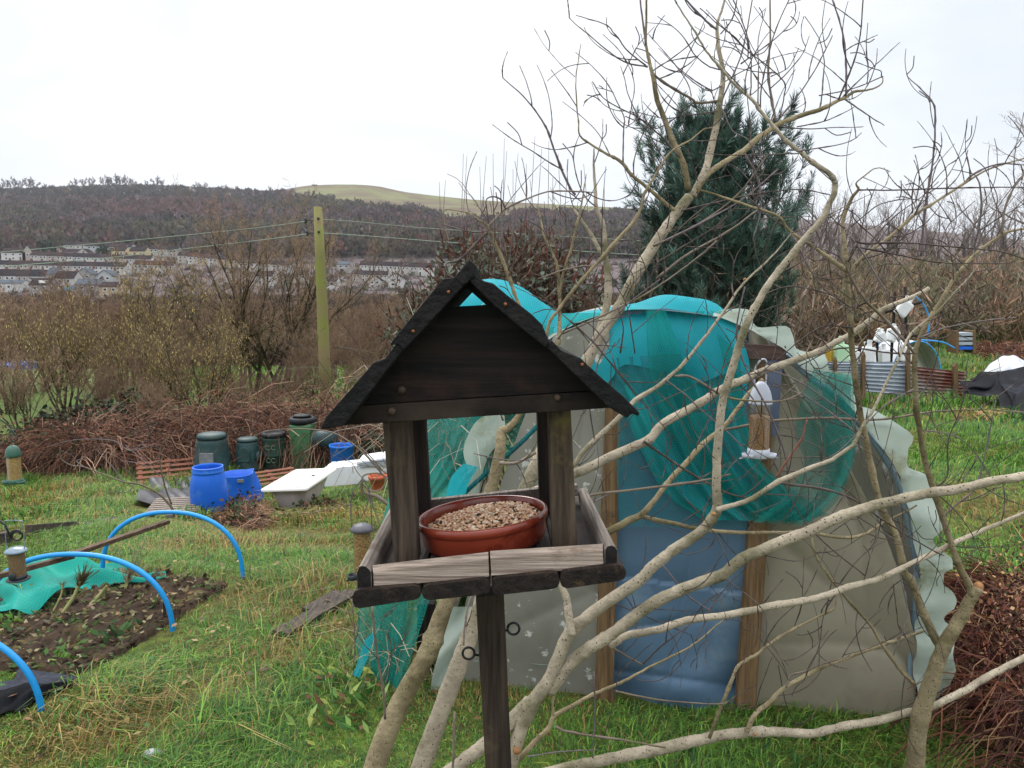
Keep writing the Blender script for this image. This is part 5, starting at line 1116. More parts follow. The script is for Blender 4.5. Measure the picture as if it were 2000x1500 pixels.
# limbs crossing behind the right corner post
LM('1040,960,20 1090,940,22 1125,922,22 1150,911,22 1230,873,22 1270,855,21 1300,822,20 1375,780,19 1407,760,19 1450,740,18 1495,722,17 1525,712,16 1587,690,15 1625,672,14 1662,652,13 1700,625,12 1725,606,11 1762,590,10 1790,577,9 1814,563,9', 2.05, 2.36, M_BK1)
LM('1080,950,12 1123,904,12 1145,876,12 1210,815,12 1240,782,11 1275,760,10 1307,735,9 1337,707,8 1380,652,7 1425,592,6 1452,555,5 1495,515,4 1525,482,3 1545,455,2', 2.05, 2.0, M_BK1)
LM('1318,734,5 1350,736,6 1392,760,6 1410,770,5 1440,780,5 1500,784,4 1537,780,3 1567,765,2', 2.0, 2.05, M_BK3)
LM('1120,1075,18 1187,1040,18 1225,1020,17 1255,1006,16 1280,975,13 1310,937,13 1345,900,13 1375,865,12 1412,835,11 1440,800,10 1462,770,10 1490,742,10', 2.0, 2.34, M_BK2)
LM('1250,1008,11 1290,1017,11 1325,1022,10 1362,1030,10 1450,1037,9 1500,1037,9 1575,1037,8 1650,1047,8 1690,1040,7 1723,1021,6 1790,987,4', 2.1, 2.34, M_BK2)
LM('1110,975,5 1150,967,6 1225,957,6 1325,945,6 1387,935,5 1427,926,4', 2.05, 1.95, M_BK3)
LM('1258,862,6 1300,892,5 1365,935,5 1412,960,4 1457,973,3', 2.1, 2.2, M_TW)
LM('1400,842,6 1460,830,7 1507,822,7 1600,816,6 1700,820,5 1775,812,5 1850,802,4 1925,800,3 2005,806,3', 2.4, 2.45, M_BK3)
LM('1520,942,5 1548,948,5 1603,955,5 1662,973,4 1710,1005,4 1763,1040,3 1817,1072,3 1843,1085,2', 1.85, 1.95, M_TW)
LM('1518,932,5 1535,900,5 1565,856,4 1576,820,3', 1.84, 1.8, M_RTW)
LM('1585,1040,6 1590,1075,6 1605,1105,6 1640,1153,7 1700,1222,7 1722,1258,8 1760,1310,9 1785,1335,9', 2.2, 2.25, M_BK2)
# upper left fan
LM('1060,750,9 1070,640,8 1090,605,8 1115,572,8 1150,532,8 1212,462,8 1245,422,7 1260,375,6 1275,350,5 1310,297,4 1350,272,4 1375,252,3 1393,250,2', 2.15, 2.2, M_BK2)
LM('1092,668,8 1094,600,8 1092,566,8 1088,520,7 1076,492,6 1064,466,5 1056,430,4 1048,400,3', 2.15, 2.25, M_BK2)
LM('1093,585,6 1097,550,6 1106,515,6 1116,486,6 1124,444,5 1132,412,4 1136,390,4 1139,375,3 1145,340,2', 2.18, 2.2, M_BK2)
LM('1055,720,8 1030,640,8 1010,586,8 994,540,8 978,500,8 962,466,7 953,442,6 936,430,4 914,416,4 890,411,3 868,411,2.5 869,440,2 876,470,1.6', 2.15, 2.05, M_BK2)
LM('953,443,5 970,425,5 988,408,4 1020,392,4 1060,378,3 1090,373,3 1160,376,2', 2.1, 2.15, M_BK3)
LM('954,452,5 935,470,5 920,486,5 894,510,4 872,516,3 871,542,2', 2.1, 2.05, M_TW)
LM('988,408,3 978,390,3 962,384,3 950,390,2.5 951,412,2.5 955,438,2', 2.1, 2.1, M_TW)
LM('1124,380,5 1117,370,5 1100,332,5 1080,282,4 1070,252,4 1050,220,3 1020,185,2.5 982,152,1.8', 2.2, 2.1, M_TWS)
LM('1212,470,5 1165,515,5 1130,520,4 1090,530,3 1050,545,2', 2.2, 2.15, M_BK3, spawn=False)
# second tree at the right, its own stem
T2 = thing('bare_sapling', 'slender bare tree with a forked greyish stem at the lower right', 'tree', (P(1782, 1572, 2.3)[0], 2.3, 0))
def L2(s, d0, d1, m, name='limb', **k): return limb(s, d0, d1, m, T2, name, **k)
L2('1782,1620,39 1787,1500,37 1796,1407,36 1815,1335,34 1841,1265,30 1873,1212,26 1895,1175,24 1911,1148,20', 2.3, 2.22, M_BK2, 'trunk', spawn=False, wig=.5)
L2('1900,1162,19 1890,1140,18 1870,1099,16 1849,1035,15 1830,973,15 1811,907,14 1798,840,13 1790,795,13 1787,737,12 1787,690,12 1795,665,9 1817,620,9 1840,587,9 1862,548,8 1887,518,8 1915,489,8 1955,459,7 1973,451,6 2010,446,5 2060,440,4', 2.22, 2.15, M_BK2)
L2('1787,690,7 1772,675,7 1755,657,7 1720,620,7 1687,587,6 1667,555,6 1650,520,4 1630,480,3', 2.16, 2.1, M_BK3)
L2('1957,457,5 1957,430,5 1965,398,5 1979,366,4 2000,339,4 2030,300,3', 2.15, 2.2, M_BK3)
L2('1838,1262,21 1828,1249,21 1801,1188,20 1782,1133,19 1767,1115,19 1753,1045,17 1731,1003,16 1710,933,15 1694,853,15 1685,800,14 1675,725,14 1667,650,13 1660,562,12 1657,520,11 1655,490,10 1651,438,9 1665,390,8 1677,371,6 1673,358,3 1691,342,3 1707,331,2.5 1723,329,2 1739,335,1.6', 2.26, 2.1, M_BK2)
L2('1658,532,9 1648,525,9 1612,500,8 1575,475,8 1540,450,7 1520,425,7 1475,407,6 1432,392,6 1400,380,5 1367,371,4', 2.12, 2.2, M_BK2)
L2('1677,371,3 1720,371,3 1776,370,3 1867,367,3 1935,366,2.5 2010,366,2', 2.1, 2.15, M_TW)
L2('1660,545,6 1672,515,7 1712,483,7 1749,454,7 1787,419,7 1827,395,6 1880,361,5 1933,329,4 2005,308,3', 2.15, 2.2, M_BK2)
L2('1880,361,4 1901,339,4 1947,321,3 2005,322,2', 2.2, 2.2, M_TWS)
L2('1800,500,5 1805,441,5 1813,377,5 1824,310,4 1827,257,3.5 1824,209,3 1808,185,2.5 1787,163,2 1772,148,1.5', 2.2, 2.2, M_TWS)
L2('1905,470,4 1912,438,4 1915,390,4 1909,350,3 1893,337,2 1859,331,1.5', 2.25, 2.25, M_TWS)
L2('1783,1335,9 1770,1318,9 1760,1310,9', 2.26, 2.25, M_BK2, spawn=False)
for tr_, px, py, D, r in ((T2, 1913, 1146, 2.22, .013), (T1, 1237, 551, 2.275, .005), (T1, 1395, 1004, 1.745, .004), (T1, 1475, 1434, 2.03, .004), (T1, 1009, 1466, 1.885, .010), (T1, 1455, 545, 2.0, .003), (T1, 1235, 873, 2.08, .003)):
    V, F = lathe([(0, .004), (r, .002), (r * 1.1, -.006)], 12, P(px, py, D), False, np.stack([[1, 0, 0], [0, .3, 1], [0, -1, .3]])); add('cut_end', (V, F), M_CUT, tr_)
# traced twigs against the sky and across the middle
TW = '''1265,130 1225,122 1192,102 1147,65 1130,52 1112,35|3.5,1.6|2.3
1262,128 1227,100 1210,77 1197,62 1187,50 1157,40 1125,30|3.2,1.4|2.3
1217,317 1219,250 1220,230 1207,200 1190,167 1157,130 1124,102|3,1.4|2.2
1327,307 1300,275 1270,247 1245,227 1210,210 1177,190 1157,159|4,1.6|2.3
1245,227 1227,187 1220,157 1212,129|2.5,1.4|2.25
1222,250 1250,227 1272,200|2,1.3|2.2
1275,143 1300,162 1350,192 1362,199 1385,199 1403,197|5,5|2.35
1275,138 1330,100 1372,60 1375,47|2.6,1.4|2.3
1354,200 1327,225 1297,245 1277,250 1255,227|3,1.4|2.35
1400,217 1330,227 1295,230 1245,219|3,1.4|2.35
1350,188 1342,160 1307,112 1267,67|2.4,1.3|2.36
1410,168 1385,177 1360,165 1325,135|2.8,1.4|2.36
1417,137 1387,130 1360,110 1337,75 1312,50 1284,32|2.8,1.4|2.36
1400,57 1375,35 1335,-5|4.5,3.5|2.38
1407,67 1430,37 1441,-8|2.6,2|2.4
1411,195 1435,142 1450,102 1460,57 1471,-8|3.6,2.4|2.36
1447,125 1512,77 1545,42 1555,12 1546,-8|2.6,1.6|2.36
1515,237 1507,195 1500,150 1500,112 1504,75 1504,-8|5.5,3|2.36
1485,217 1487,170 1500,112 1517,55 1543,-5|3,2|2.3
1465,195 1467,150 1465,92 1447,30 1430,-5|3,1.8|2.0
1480,207 1482,125 1481,75 1495,19|2.8,1.4|2.3
1505,172 1537,142 1567,105 1581,70|2.6,1.4|2.36
1505,150 1540,132 1560,94|2.2,1.3|2.36
1517,238 1560,185 1590,140 1610,102 1626,69|3.4,1.8|2.36
1600,212 1604,187 1608,150 1610,120 1600,75 1572,32|3,1.4|2.38
1652,188 1652,125 1645,62 1624,-5|4,2.6|2.38
1637,195 1662,135 1680,67 1686,-5|3.4,2.4|2.38
1722,152 1720,140 1710,136 1670,121|2,1.4|2.38
1600,187 1670,172 1725,149|2.6,1.6|2.4
1650,194 1690,222 1727,245|3.4,1.6|2.38
1557,247 1610,237 1645,222 1668,209|2.8,1.5|2.3
1555,296 1625,285 1662,275 1683,259|3,1.6|1.72
1522,232 1532,187 1532,160 1500,130 1460,100 1432,70 1400,45 1367,16|2.6,1.8|2.36
1782,417 1781,377 1792,337 1821,310|2.6,1.4|2.2
1672,523 1707,465 1749,422 1797,387 1833,355|3,1.5|2.18
1661,443 1707,406 1733,395 1771,389 1812,393|2.8,1.4|2.12
1787,419 1813,369 1852,322|3,1.5|2.15
1835,505 1843,462 1859,433 1904,392|2.8,1.6|2.2
1859,433 1840,405 1819,378|2.5,1.3|2.2
1665,410 1669,430 1707,465 1740,500|3,1.6|2.1
1663,467 1688,475 1760,474 1840,481 1947,491 2010,510|4,2.4|2.1
1669,481 1760,499 1840,513 1973,515|3.4,1.8|2.12
1659,460 1690,500 1720,550 1750,600|4.4,2|2.05
1300,742 1337,770 1370,800 1430,850 1470,900|4,2|1.95
1400,770 1420,690 1440,650 1456,600|3,1.5|1.95
1455,560 1440,640 1447,690 1470,745 1500,800 1530,880 1542,935|3,4.5|2.05
1240,690 1225,600 1205,560 1190,530|3,1.5|2.1
1212,690 1217,640 1206,600|4,1.8|2.2
1155,662 1250,780 1320,860|3.5,2|2.15
1100,615 1150,660 1215,735 1250,780|3,1.6|2.1
1098,652 1180,615 1260,575 1340,520 1400,470|5,2.5|2.2
1140,690 1190,630 1230,590 1290,545|3.6,2|2.15
1330,412 1400,395 1470,380 1560,370 1620,380|4,2|2.25
1300,470 1380,430 1450,390 1520,330|4.6,2.4|2.2
1275,480 1360,440 1440,380 1500,300|5,2.4|2.25
1282,545 1340,500 1420,455 1480,410|7,4|2.3
1260,580 1280,520 1320,490 1400,440 1440,400|4,2|2.25
1405,200 1430,255 1462,275 1480,330|2.6,1.5|2.35
1455,300 1480,350 1485,410 1470,470|4.5,2.5|2.4
1545,455 1590,540 1640,590 1700,640|3.4,2|2.1
1660,600 1620,575 1540,560 1460,590|3.4,1.8|2.15
1665,640 1600,640 1520,700 1450,760|3.4,1.6|2.15
1790,690 1740,690 1640,680 1560,715|3.6,2|2.2
1795,660 1850,640 1930,625 1985,620|3.2,2|2.15
1785,760 1720,800 1640,880 1590,905|3,1.6|2.1
1690,835 1640,800 1560,745 1500,722|3.2,3|2.2
1690,860 1600,790 1540,760|3.6,2|2.1
1798,840 1860,850 1900,880 1945,950|2.6,1.6|2.2
1765,1090 1745,1030 1735,960 1725,920|3.6,2|2.25
1815,960 1850,930 1853,860 1880,790 1890,700|3.6,1.6|2.3
1840,1010 1870,985 1905,950 1925,880 1945,780|4.4,2|2.35
1690,990 1640,950 1570,945|2.6,1.5|2.1
1690,1125 1610,1060 1560,1000 1510,900|3,2|2.1
1757,1120 1770,1200 1745,1280|3,1.6|2.2
1745,1140 1750,1180 1757,1230 1785,1260|2.6,1.5|2.2
1640,1150 1610,1200 1600,1260 1570,1330|2.2,1.4|2.2
1410,1125 1490,1190 1500,1250 1540,1300|2.6,1.6|1.9
1520,1300 1545,1400 1600,1450|2.8,1.6|2.3
1295,1105 1340,1160 1390,1195|4,2.4|1.9
1190,1175 1240,1195 1300,1220 1350,1240|2.6,1.5|1.95
1190,1262 1230,1285 1255,1298|7,4|1.95
1255,1298 1290,1262 1350,1218|4,2.4|1.96
1200,1350 1290,1368 1400,1375 1430,1370|5,2.4|1.98
1085,1420 1110,1430 1180,1440 1300,1460|6,3|1.9
1160,1312 1162,1400 1158,1480|3,3.6|1.86
1180,1440 1200,1360 1215,1260|2.2,1.8|1.92
1030,1478 1080,1470 1170,1464|3.2,2|1.86
752,1405 748,1350 735,1270 727,1185|6,5.4|1.78
752,1330 765,1260 745,1220 770,1180|2,1.4|1.80
905,1260 908,1220 915,1180 925,1150|5,3.6|1.84
880,1560 885,1480 888,1390|5,7|1.84
690,1310 693,1250 688,1180|2.4,2|1.7
983,822 975,800 965,790|4,3|2.0
975,905 1008,904 1046,884|9,8|2.0
925,885 985,898 1050,898|2.6,2|1.8
1098,1010 1150,985 1200,960|4,3|2.1
1080,905 1110,870 1140,800 1160,760|2.4,1.6|2.2
1050,790 1075,850 1110,905|3.4,2|1.95
740,870 810,905 860,945|0,0|0'''
for line in TW.split('\n'):
    a, wv, Dv = line.split('|'); w0, w1 = map(float, wv.split(',')); Dv = float(Dv)
    if Dv == 0: continue
    right = float(a.split()[0].split(',')[0]) > 1640 and float(a.split()[0].split(',')[1]) > 300
    limb(a, Dv, Dv + random.uniform(-.06, .06), M_TW if w0 < 4.2 and random.random() < .7 else (M_TWS if w0 < 5 else M_BK3), T2 if right else T1, 'twig', w0=w0, w1=w1, sides=5, per=5, wig=1.3)
# finer side twigs grown along every limb
def fine(srcs, parent, step, seed):
    rd = random.Random(seed); out = []
    for c, w in srcs:
        acc = rd.uniform(0, step)
        for i in range(1, len(c)):
            acc += math.hypot(*(c[i, :2] - c[i - 1, :2]))
            if acc < step or w[i] > 24: continue
            acc = rd.uniform(-.3, .3) * step
            x, y, _, D = c[i]
            if y > 1350 and x < 1350: continue
            t = c[i, :2] - c[i - 1, :2]; a = math.atan2(t[1], t[0]) + rd.choice((-1, 1)) * rd.uniform(.5, 1.1); L = rd.uniform(50, 190) * (.6 + .06 * min(w[i], 8)); n = 7
            pts = [(x, y, D)]; cv = rd.choice((-1, 1)) * rd.uniform(.04, .16)
            for k in range(n):
                a += cv + rd.gauss(0, .05) - .10 * math.cos(a) * (1 if y > 700 else 1.3) * (1 if math.sin(a) < .2 else -.3)
                x += math.cos(a) * L / n; y += math.sin(a) * L / n; D += rd.gauss(0, .014); pts.append((x, y, D))
            if y < 20 and rd.random() < .5: continue
            cc = crom(np.array(pts), 3); r = np.linspace(rd.uniform(1.6, 2.8), 1.1, len(cc)) * .5 * cc[:, 2] / FPX * (1 + .4 * (rng.uniform(0, 1, len(cc)) < .2))
            out.append(tube([P(*q) for q in cc], r, 4, False))
            if rd.random() < .4:
                x, y, D = pts[4]; a2 = a + rd.choice((-.6, .6)); q = [(x, y, D), (x + math.cos(a2) * L * .15, y + math.sin(a2) * L * .15, D), (x + math.cos(a2 - .3) * L * .3, y + math.sin(a2 - .3) * L * .3 - L * .03, D)]
                cc = crom(np.array(q), 3); out.append(tube([P(*v) for v in cc], .0014 * cc[:, 2] / 2.2, 4, False))
    return join(out)
s1_ = [s for s in TWIGSRC if not (s[0][0, 0] > 1640 and s[0][0, 1] > 300)]; s2_ = [s for s in TWIGSRC if s[0][0, 0] > 1640 and s[0][0, 1] > 300]
tag(add('fine_twigs', fine(s1_, T1, 66, 5), M_TW, T1), kind='stuff'); tag(add('fine_twigs', fine(s2_, T2, 56, 6), M_TW, T2), kind='stuff')
# ------------------------------------------------------------------ kitchen garden on the left
M_SOIL = mk('bed_soil', '#2b221b', '#4a3a2c', 26, .95, 1., c3='#5b5230', scale3=7, t3=(.56, .66), bscale=60)
bx_ = np.array(BED); gx = np.linspace(bx_[:, 0].min(), bx_[:, 0].max(), 90); gy = np.linspace(bx_[:, 1].min(), bx_[:, 1].max(), 70)
X, Y = np.meshgrid(gx, gy, indexing='ij'); ins = inpoly(X.ravel(), Y.ravel(), BED).reshape(X.shape)
Z = G(X, Y) + np.where(ins, .022 + .012 * np.sin(23 * X + 9 * Y) * np.sin(19 * Y - 7 * X) + rng.normal(0, .006, X.shape), -.03)
tag(add('soil_bed', grid(np.stack([X, Y, Z], -1)), M_SOIL, origin=(0, 0, 0)), 'dug soil vegetable bed', kind='structure')
# clods and bits
n = 420; i = rng.choice(np.flatnonzero(ins.ravel()), n); C = np.stack([X.ravel()[i], Y.ravel()[i], Z.ravel()[i]], 1)
V0, F0 = lathe([(0, -.7), (.8, -.4), (1, .1), (.6, .6), (0, .8)], 6, cap=False); it = []
for c0 in C: it.append(((V0 * rng.uniform(.005, .016) * rng.uniform(.6, 1.4, 3)) @ rotm(random.random() * 3, random.random() * 3, random.random() * 3).T + c0, F0))
tag(add('soil_clods', join(it), M_SOIL, smooth=False, origin=(0, 0, 0)), 'small clods over the soil bed', 'soil', kind='stuff')
n = 900; i = rng.choice(np.flatnonzero(ins.ravel()), n); C = np.stack([X.ravel()[i], Y.ravel()[i], Z.ravel()[i] + .01], 1)
VF, c = leaves(C, rng.normal(size=(n, 3)) * [1, 1, .35] + [0, 0, .2], rng.uniform(.004, .011, n), rng.uniform(.02, .05, n), pal(n, ['#3d5a30', '#4f6d38', '#6b7a44', '#8a7a54', '#5c4a38', '#9a9070']))
tag(add('bed_weeds', VF, M_GRASS, cols=c, smooth=False, origin=(0, 0, 0)), 'tiny weeds and litter on the soil bed', 'weeds', kind='stuff')
M_PIPE = mk('pipe_blue', '#1486cc', '#1c98e0', 3, .35, spec=.45, c3='#2a78a8', scale3=4., t3=(.6, .75))
def hoopt(name, label, cx, D, half, ht, foot, tilt=0.):
    a = np.linspace(0, math.pi, 40); z0 = float(G(cx, D)); sq = lambda v, e: np.sign(v) * np.abs(v) ** e
    pts = np.stack([cx + half * sq(np.cos(a), .9), D + tilt * np.cos(a), z0 + ht * np.sin(a) ** .85], 1)
    pts = np.vstack([[cx + half, D + tilt, z0 - .12], pts, [cx - half, D - tilt, z0 - .12]])
    return tag(add(name, tube(pts, .0116, 12), M_PIPE), label, 'hoop', 'blue pipe hoops over the bed')
hoopt('pipe_hoop', 'blue pipe hoop crossing the middle of the soil bed', -1.995, 3.36, .435, .365, 0)
hoopt('pipe_hoop', 'blue pipe hoop at the far end of the bed by the pallets', -1.82, 3.96, .375, .345, 0)
hoopt('pipe_hoop', 'blue pipe hoop cut by the left edge beside the black fabric', -2.17, 2.66, .435, .365, 0)
M_LATH = woodm('lath_brown', '#3b2f27', '#6a5646', (30, 3, 30), 3, .8, .4)
def bar(p, q, w, t, m, name, label, cat, group=None):
    p = np.array(p); q = np.array(q); d = q - p; L = np.linalg.norm(d); d /= L; s = np.cross(d, [0, 0, 1]); s /= np.linalg.norm(s); u = np.cross(s, d)
    return tag(add(name, box(L, w, t, (p + q) / 2, np.stack([d, s, u], 1), min(w, t) * .12), m, smooth=False), label, cat, group)
bar(P(-60, 1140, 2.95), P(142, 1086, 3.46), .028, .022, M_LATH, 'wooden_lath', 'brown wooden lath lying over the two nearer blue hoops', 'lath', 'laths over the hoops')
bar(P(128, 1087, 3.36), P(327, 1019, 3.99), .034, .020, M_LATH, 'wooden_lath', 'brown wooden lath reaching to the far blue hoop', 'lath', 'laths over the hoops')
# netting lying over the far side of the bed
def gnd(px, py, up=0.):
    h = hit(px, py); return h + [0, 0, up]
def clothg(L, R, bulge, nu=30, nv=44, amp=.02, fr=11):
    """ground sheet: near edge points L, far edge points R (world), rising between"""
    Lc = crom(L, 8); Rc = crom(R, 8); v = np.linspace(0, 1, nv)
    f = lambda c: np.stack([np.interp(v, np.linspace(0, 1, len(c)), c[:, k]) for k in range(3)], 1)
    a, b = f(Lc), f(Rc); g = np.zeros((nu, nv, 3))
    for i in range(nu):
        u = i / (nu - 1); q = a * (1 - u) + b * u
        q[:, 2] = q[:, 2] + bulge * math.sin(math.pi * min(1, u * 1.15) * .5) ** .8 * (.6 + .4 * np.sin(v * 5)) + amp * np.sin(fr * u + 7 * v) * np.sin(9 * v + 3 * u) + amp * .5 * np.sin(25 * v + 6 * u)
        g[i] = q
    return grid(g)
NTG = mk_net('net_ground', '#18b3a4', .93, '#0f9488')
tag(add('garden_net', clothg([gnd(-120, 1240, .04), gnd(0, 1222, .04), gnd(40, 1220, .04), gnd(90, 1198, .04), gnd(160, 1166, .04), gnd(240, 1160, .04), gnd(325, 1146, .03)], [P(-120, 1168, 3.95), P(0, 1158, 3.98), P(60, 1126, 4.02), P(110, 1124, 4.04), P(167, 1108, 4.05), P(250, 1122, 4.05), P(327, 1141, 4.0)], .10, amp=.034), NTG), 'bright teal garden netting lying bunched over the far side of the soil bed', 'netting')
# stripped brassica stalks
M_STALK = mk('stalk_green', '#8a8c58', '#a5a570', 20, .7, .3, c3='#6a5a3c', scale3=9)
def stalk(label, pts, rad, top, nt=40, tc=('#5a5238', '#6d6244', '#7a7050')):
    b0 = hit(*pts[0]); D0 = b0[1]; q = [P(x, y, D0 + dd) for x, y, dd in [(pts[0][0], pts[0][1], 0)] + pts[1:]]
    rt = thing('brassica_stalk', label, 'stalk', b0, 'bare brassica stalks'); q[0] = b0 - [0, 0, .01]
    c = crom(q, 6); add('stem', tube(c, np.interp(np.linspace(0, 1, len(c)), [0, .3, 1], [rad * .7, rad, rad * .9]) * (1 + rng.normal(0, .08, len(c))), 8), M_STALK, rt)
    tp = c[-1]; d = c[-1] - c[-4]; d /= np.linalg.norm(d)
    if nt:
        e = d + rng.normal(0, .35, (nt, 3)); st_ = tp - d * rng.uniform(0, .05, (nt, 1))
        VF, cc = prisms(st_, st_ + e * rng.uniform(.02, top, (nt, 1)), np.full(nt, .0022), np.full(nt, .0012), pal(nt, tc)); add('shoots', VF, M_BARE, rt, cols=cc, smooth=False)
stalk('tallest curved green brassica stalk with a bushy brown top', [(82, 1219), (115, 1203, .03), (140, 1172, .06), (152, 1148, .08), (160, 1132, .08)], .0085, .075, 150)
stalk('thin brassica stalk left of the tallest one', [(95, 1208), (108, 1186, .02), (120, 1160, .04), (122, 1142, .05)], .0045, .02, 20)
stalk('short leaning brassica stalk in the middle of the bed', [(148, 1194), (175, 1182, .02), (192, 1165, .05), (203, 1152, .06), (209, 1144, .06)], .0095, .02, 14)
stalk('brown brassica stalk with dry drooping leaves by the near hoop', [(232, 1164), (244, 1155, .02), (247, 1140, .04), (250, 1130, .04)], .0085, .15, 60, ('#9a8f78', '#b0a68c', '#7d735e'))
bar(hit(322, 1218), P(321, 1168, hit(322, 1218)[1] + .02), .012, .012, M_REAR, 'wooden_stake', 'short dark wooden stake at the edge of the soil bed', 'stake')
# black fabric
M_FAB = mk('weed_fabric', '#0c0d10', '#14151a', 60, .8, .3, spec=.1); M_FAB2 = mk('weed_fabric_grey', '#2c2e36', '#3c3f4a', 60, .8, .3, spec=.1)
def fabric():
    e0 = [P(-90, 1345, 2.9), P(20, 1330, 2.88), P(42, 1304, 2.9), P(110, 1316, 2.92), P(182, 1328, 2.92)]
    e1 = [P(-90, 1380, 2.72), P(20, 1345, 2.74), P(50, 1338, 2.75), P(110, 1334, 2.8), P(181, 1332, 2.86)]
    e2 = [gnd(-90, 1455, .02), gnd(10, 1416, .02), gnd(40, 1410, .02), gnd(78, 1382, .02), gnd(150, 1345, .01)]
    g = []
    for A, B_ in ((e0, e1), (e1, e2)):
        a, b = crom(A, 8), crom(B_, 8)
        for t in np.linspace(0, 1, 12, endpoint=(B_ is e2)):
            q = a * (1 - t) + b * t; s = np.linspace(0, 1, len(a)); q[:, 2] += .012 * np.sin(14 * s + 3 * t + len(g) * .3) * math.sin(math.pi * t); q[:, 1] += .012 * np.sin(9 * s + 5 * t); g.append(q)
    V, F = grid(np.array(g)); return (V, F), len(g), len(g[0])
(VF), ng, mg = fabric(); mi_ = np.array([0 if k < (mg - 1) * 11 else 1 for k in range((ng - 1) * (mg - 1))])
tag(add('fabric_sheet', VF, [M_FAB2, M_FAB], mi=mi_), 'crumpled black weed fabric at the left edge of the soil bed', 'fabric sheet')
# planks in the grass
M_OLDP = woodm('plank_sodden', '#2e2823', '#5a5048', (30, 3, 30), 3, .75, .6)
bar(gnd(548, 1254, .03), gnd(690, 1170, .03), .085, .022, M_OLDP, 'old_plank', 'sodden grey plank lying in the grass left of the hanging net', 'plank')
bar(gnd(598, 1208, .03), gnd(660, 1170, .03), .05, .02, M_OLDP, 'old_plank', 'short dark board end beside the sodden plank in the grass', 'plank')
tag(add('rubber_mat', prism([gnd(x, y, .012) for x, y in [(145, 1040), (160, 1028), (225, 1012), (256, 1008), (252, 1017), (190, 1036)]], (0, 0, .02), .004), mk('mat_dark', '#34312f', '#4a4642', 20, .8, .5), smooth=False), 'dark flat mat lying in the grass left of the pallets', 'mat')
bar(gnd(56, 1052, .05), gnd(150, 1040, .05), .05, .12, M_OLDP, 'bed_edging', 'weathered bed edging board behind the small lidded feeder', 'board')
bar(gnd(-60, 1085, .05), gnd(20, 1072, .05), .06, .16, M_OLDP, 'bed_edging', 'dark bed edging board at the far left edge', 'board')
V0, F0 = lathe([(0, -.5), (.8, -.4), (1, 0), (.75, .45), (.3, .6), (0, .62)], 14, cap=False)
tag(add('stone', (V0 * [.035, .025, .02] + gnd(300, 1488, .01), F0), mk('stone_grey', '#8a8c90', '#a5a8ac', 20, .7, .4)), 'small pale stone in the grass at the bottom', 'stone')

# ------------------------------------------------------------------ bins, barrels, bath
M_BINB = mk('compost_bluegreen', '#203638', '#2c474a', 6, .5, .1, c3='#3c4a44', scale3=4, t3=(.52, .7)); M_BIND = mk('bin_dark_green', '#1f3630', '#294438', 6, .45, .1); M_WHEEL = mk('bin_green', '#3f6a48', '#4a7652', 6, .5); M_BLK = mk('rubber_black', '#15171a', '#24272b', 10, .6)
M_BLUE = mk('barrel_blue', '#165cc4', '#1c68d8', 3, .42, .05, spec=.4, c3='#4a80bc', scale3=5, t3=(.58, .74)); M_BLUE2 = mk('bucket_blue', '#1a68c8', '#2176d8', 4, .38); M_HATCH = mk('hatch_grey', '#5f6468', '#74787c', 12, .6)
def up(px, py): h = hit(px, py, 6., 40.); return h
def lathe_thing(name, label, cat, px, py, D, prof, m, seg=40, group=None, sc=None):
    c = P(px, py, D); c[2] = float(G(c[0], c[1])) - .02
    if sc:
        c = hit(px, py); prof = [(a * sc, b * sc) for a, b in prof]
    rt = thing(name, label, cat, c, group); add('body', lathe(prof, seg, c, True), m, rt); return rt, c
FRONT = np.stack([[1, 0, 0], [0, 0, 1], [0, -1, 0]])
rt, c = lathe_thing('compost_bin', 'tall blue green conical compost bin with a grey hatch, leftmost of the bins', 'compost bin', 417, 925, 15.4, [(.42, 0), (.40, .08), (.385, .12), (.30, .66), (.285, .72), (.27, .74), (.255, .745)], M_BINB, group='compost bins by the brambles')
add('lid', lathe([(.29, .745), (.295, .80), (.26, .84), (.15, .855), (0, .86)], 32, c), M_BINB, rt)
add('hatch', prism([c + [x, -.42 + z * .16, z] for x, z in ((-.14, .06), (.16, .06), (.14, .50), (-.13, .50))], (0, .06, 0), .01), M_HATCH, rt, smooth=False)
add('rim_band', tube([c + [.24 * math.cos(a), -.40 + .10 * (.3 + .25 * math.sin(a)), .28 + .27 * math.sin(a)] for a in np.linspace(-math.pi, 0, 20)], .012, 6), M_BINB, rt)
rt, c = lathe_thing('compost_bin', 'blue green compost bin with an arched lid panel tipped beside the tall one', 'compost bin', 486, 920, 15.6, [(.27, 0), (.265, .1), (.25, .35), (.215, .60), (.20, .64)], M_BINB, group='compost bins by the brambles')
add('lid', lathe([(.21, .64), (.215, .68), (.17, .71), (0, .715)], 32, c), M_BINB, rt)
add('hatch', prism([c + [x, -.29 + z * .08, z] for x, z in [(-.12, .25)] + [(.12 * math.cos(a), .42 + .13 * math.sin(a)) for a in np.linspace(math.pi, 0, 9)] + [(.12, .25)]], (0, .06, 0), .008), M_BINB, rt, smooth=False)
add('handle', lathe([(.0, .03), (.09, .03), (.11, .0), (.10, -.04)], 18, c + [.25, -.08, .33], True, np.stack([[0, 1, 0], [0, 0, 1], [1, 0, 0]])), M_BINB, rt)
rt, c = lathe_thing('water_butt', 'dark green ribbed water butt between compost bin and wheelie bin', 'water butt', 538, 930, 15.8, [(.215, 0), (.235, .04), (.235, .33), (.25, .35), (.25, .38), (.24, .40), (.245, .68), (.25, .72), (.235, .74)], M_BIND)
add('lid', lathe([(.25, .74), (.25, .80), (.22, .83), (.2, .83), (.19, .80), (0, .80)], 32, c), M_BLK, rt)
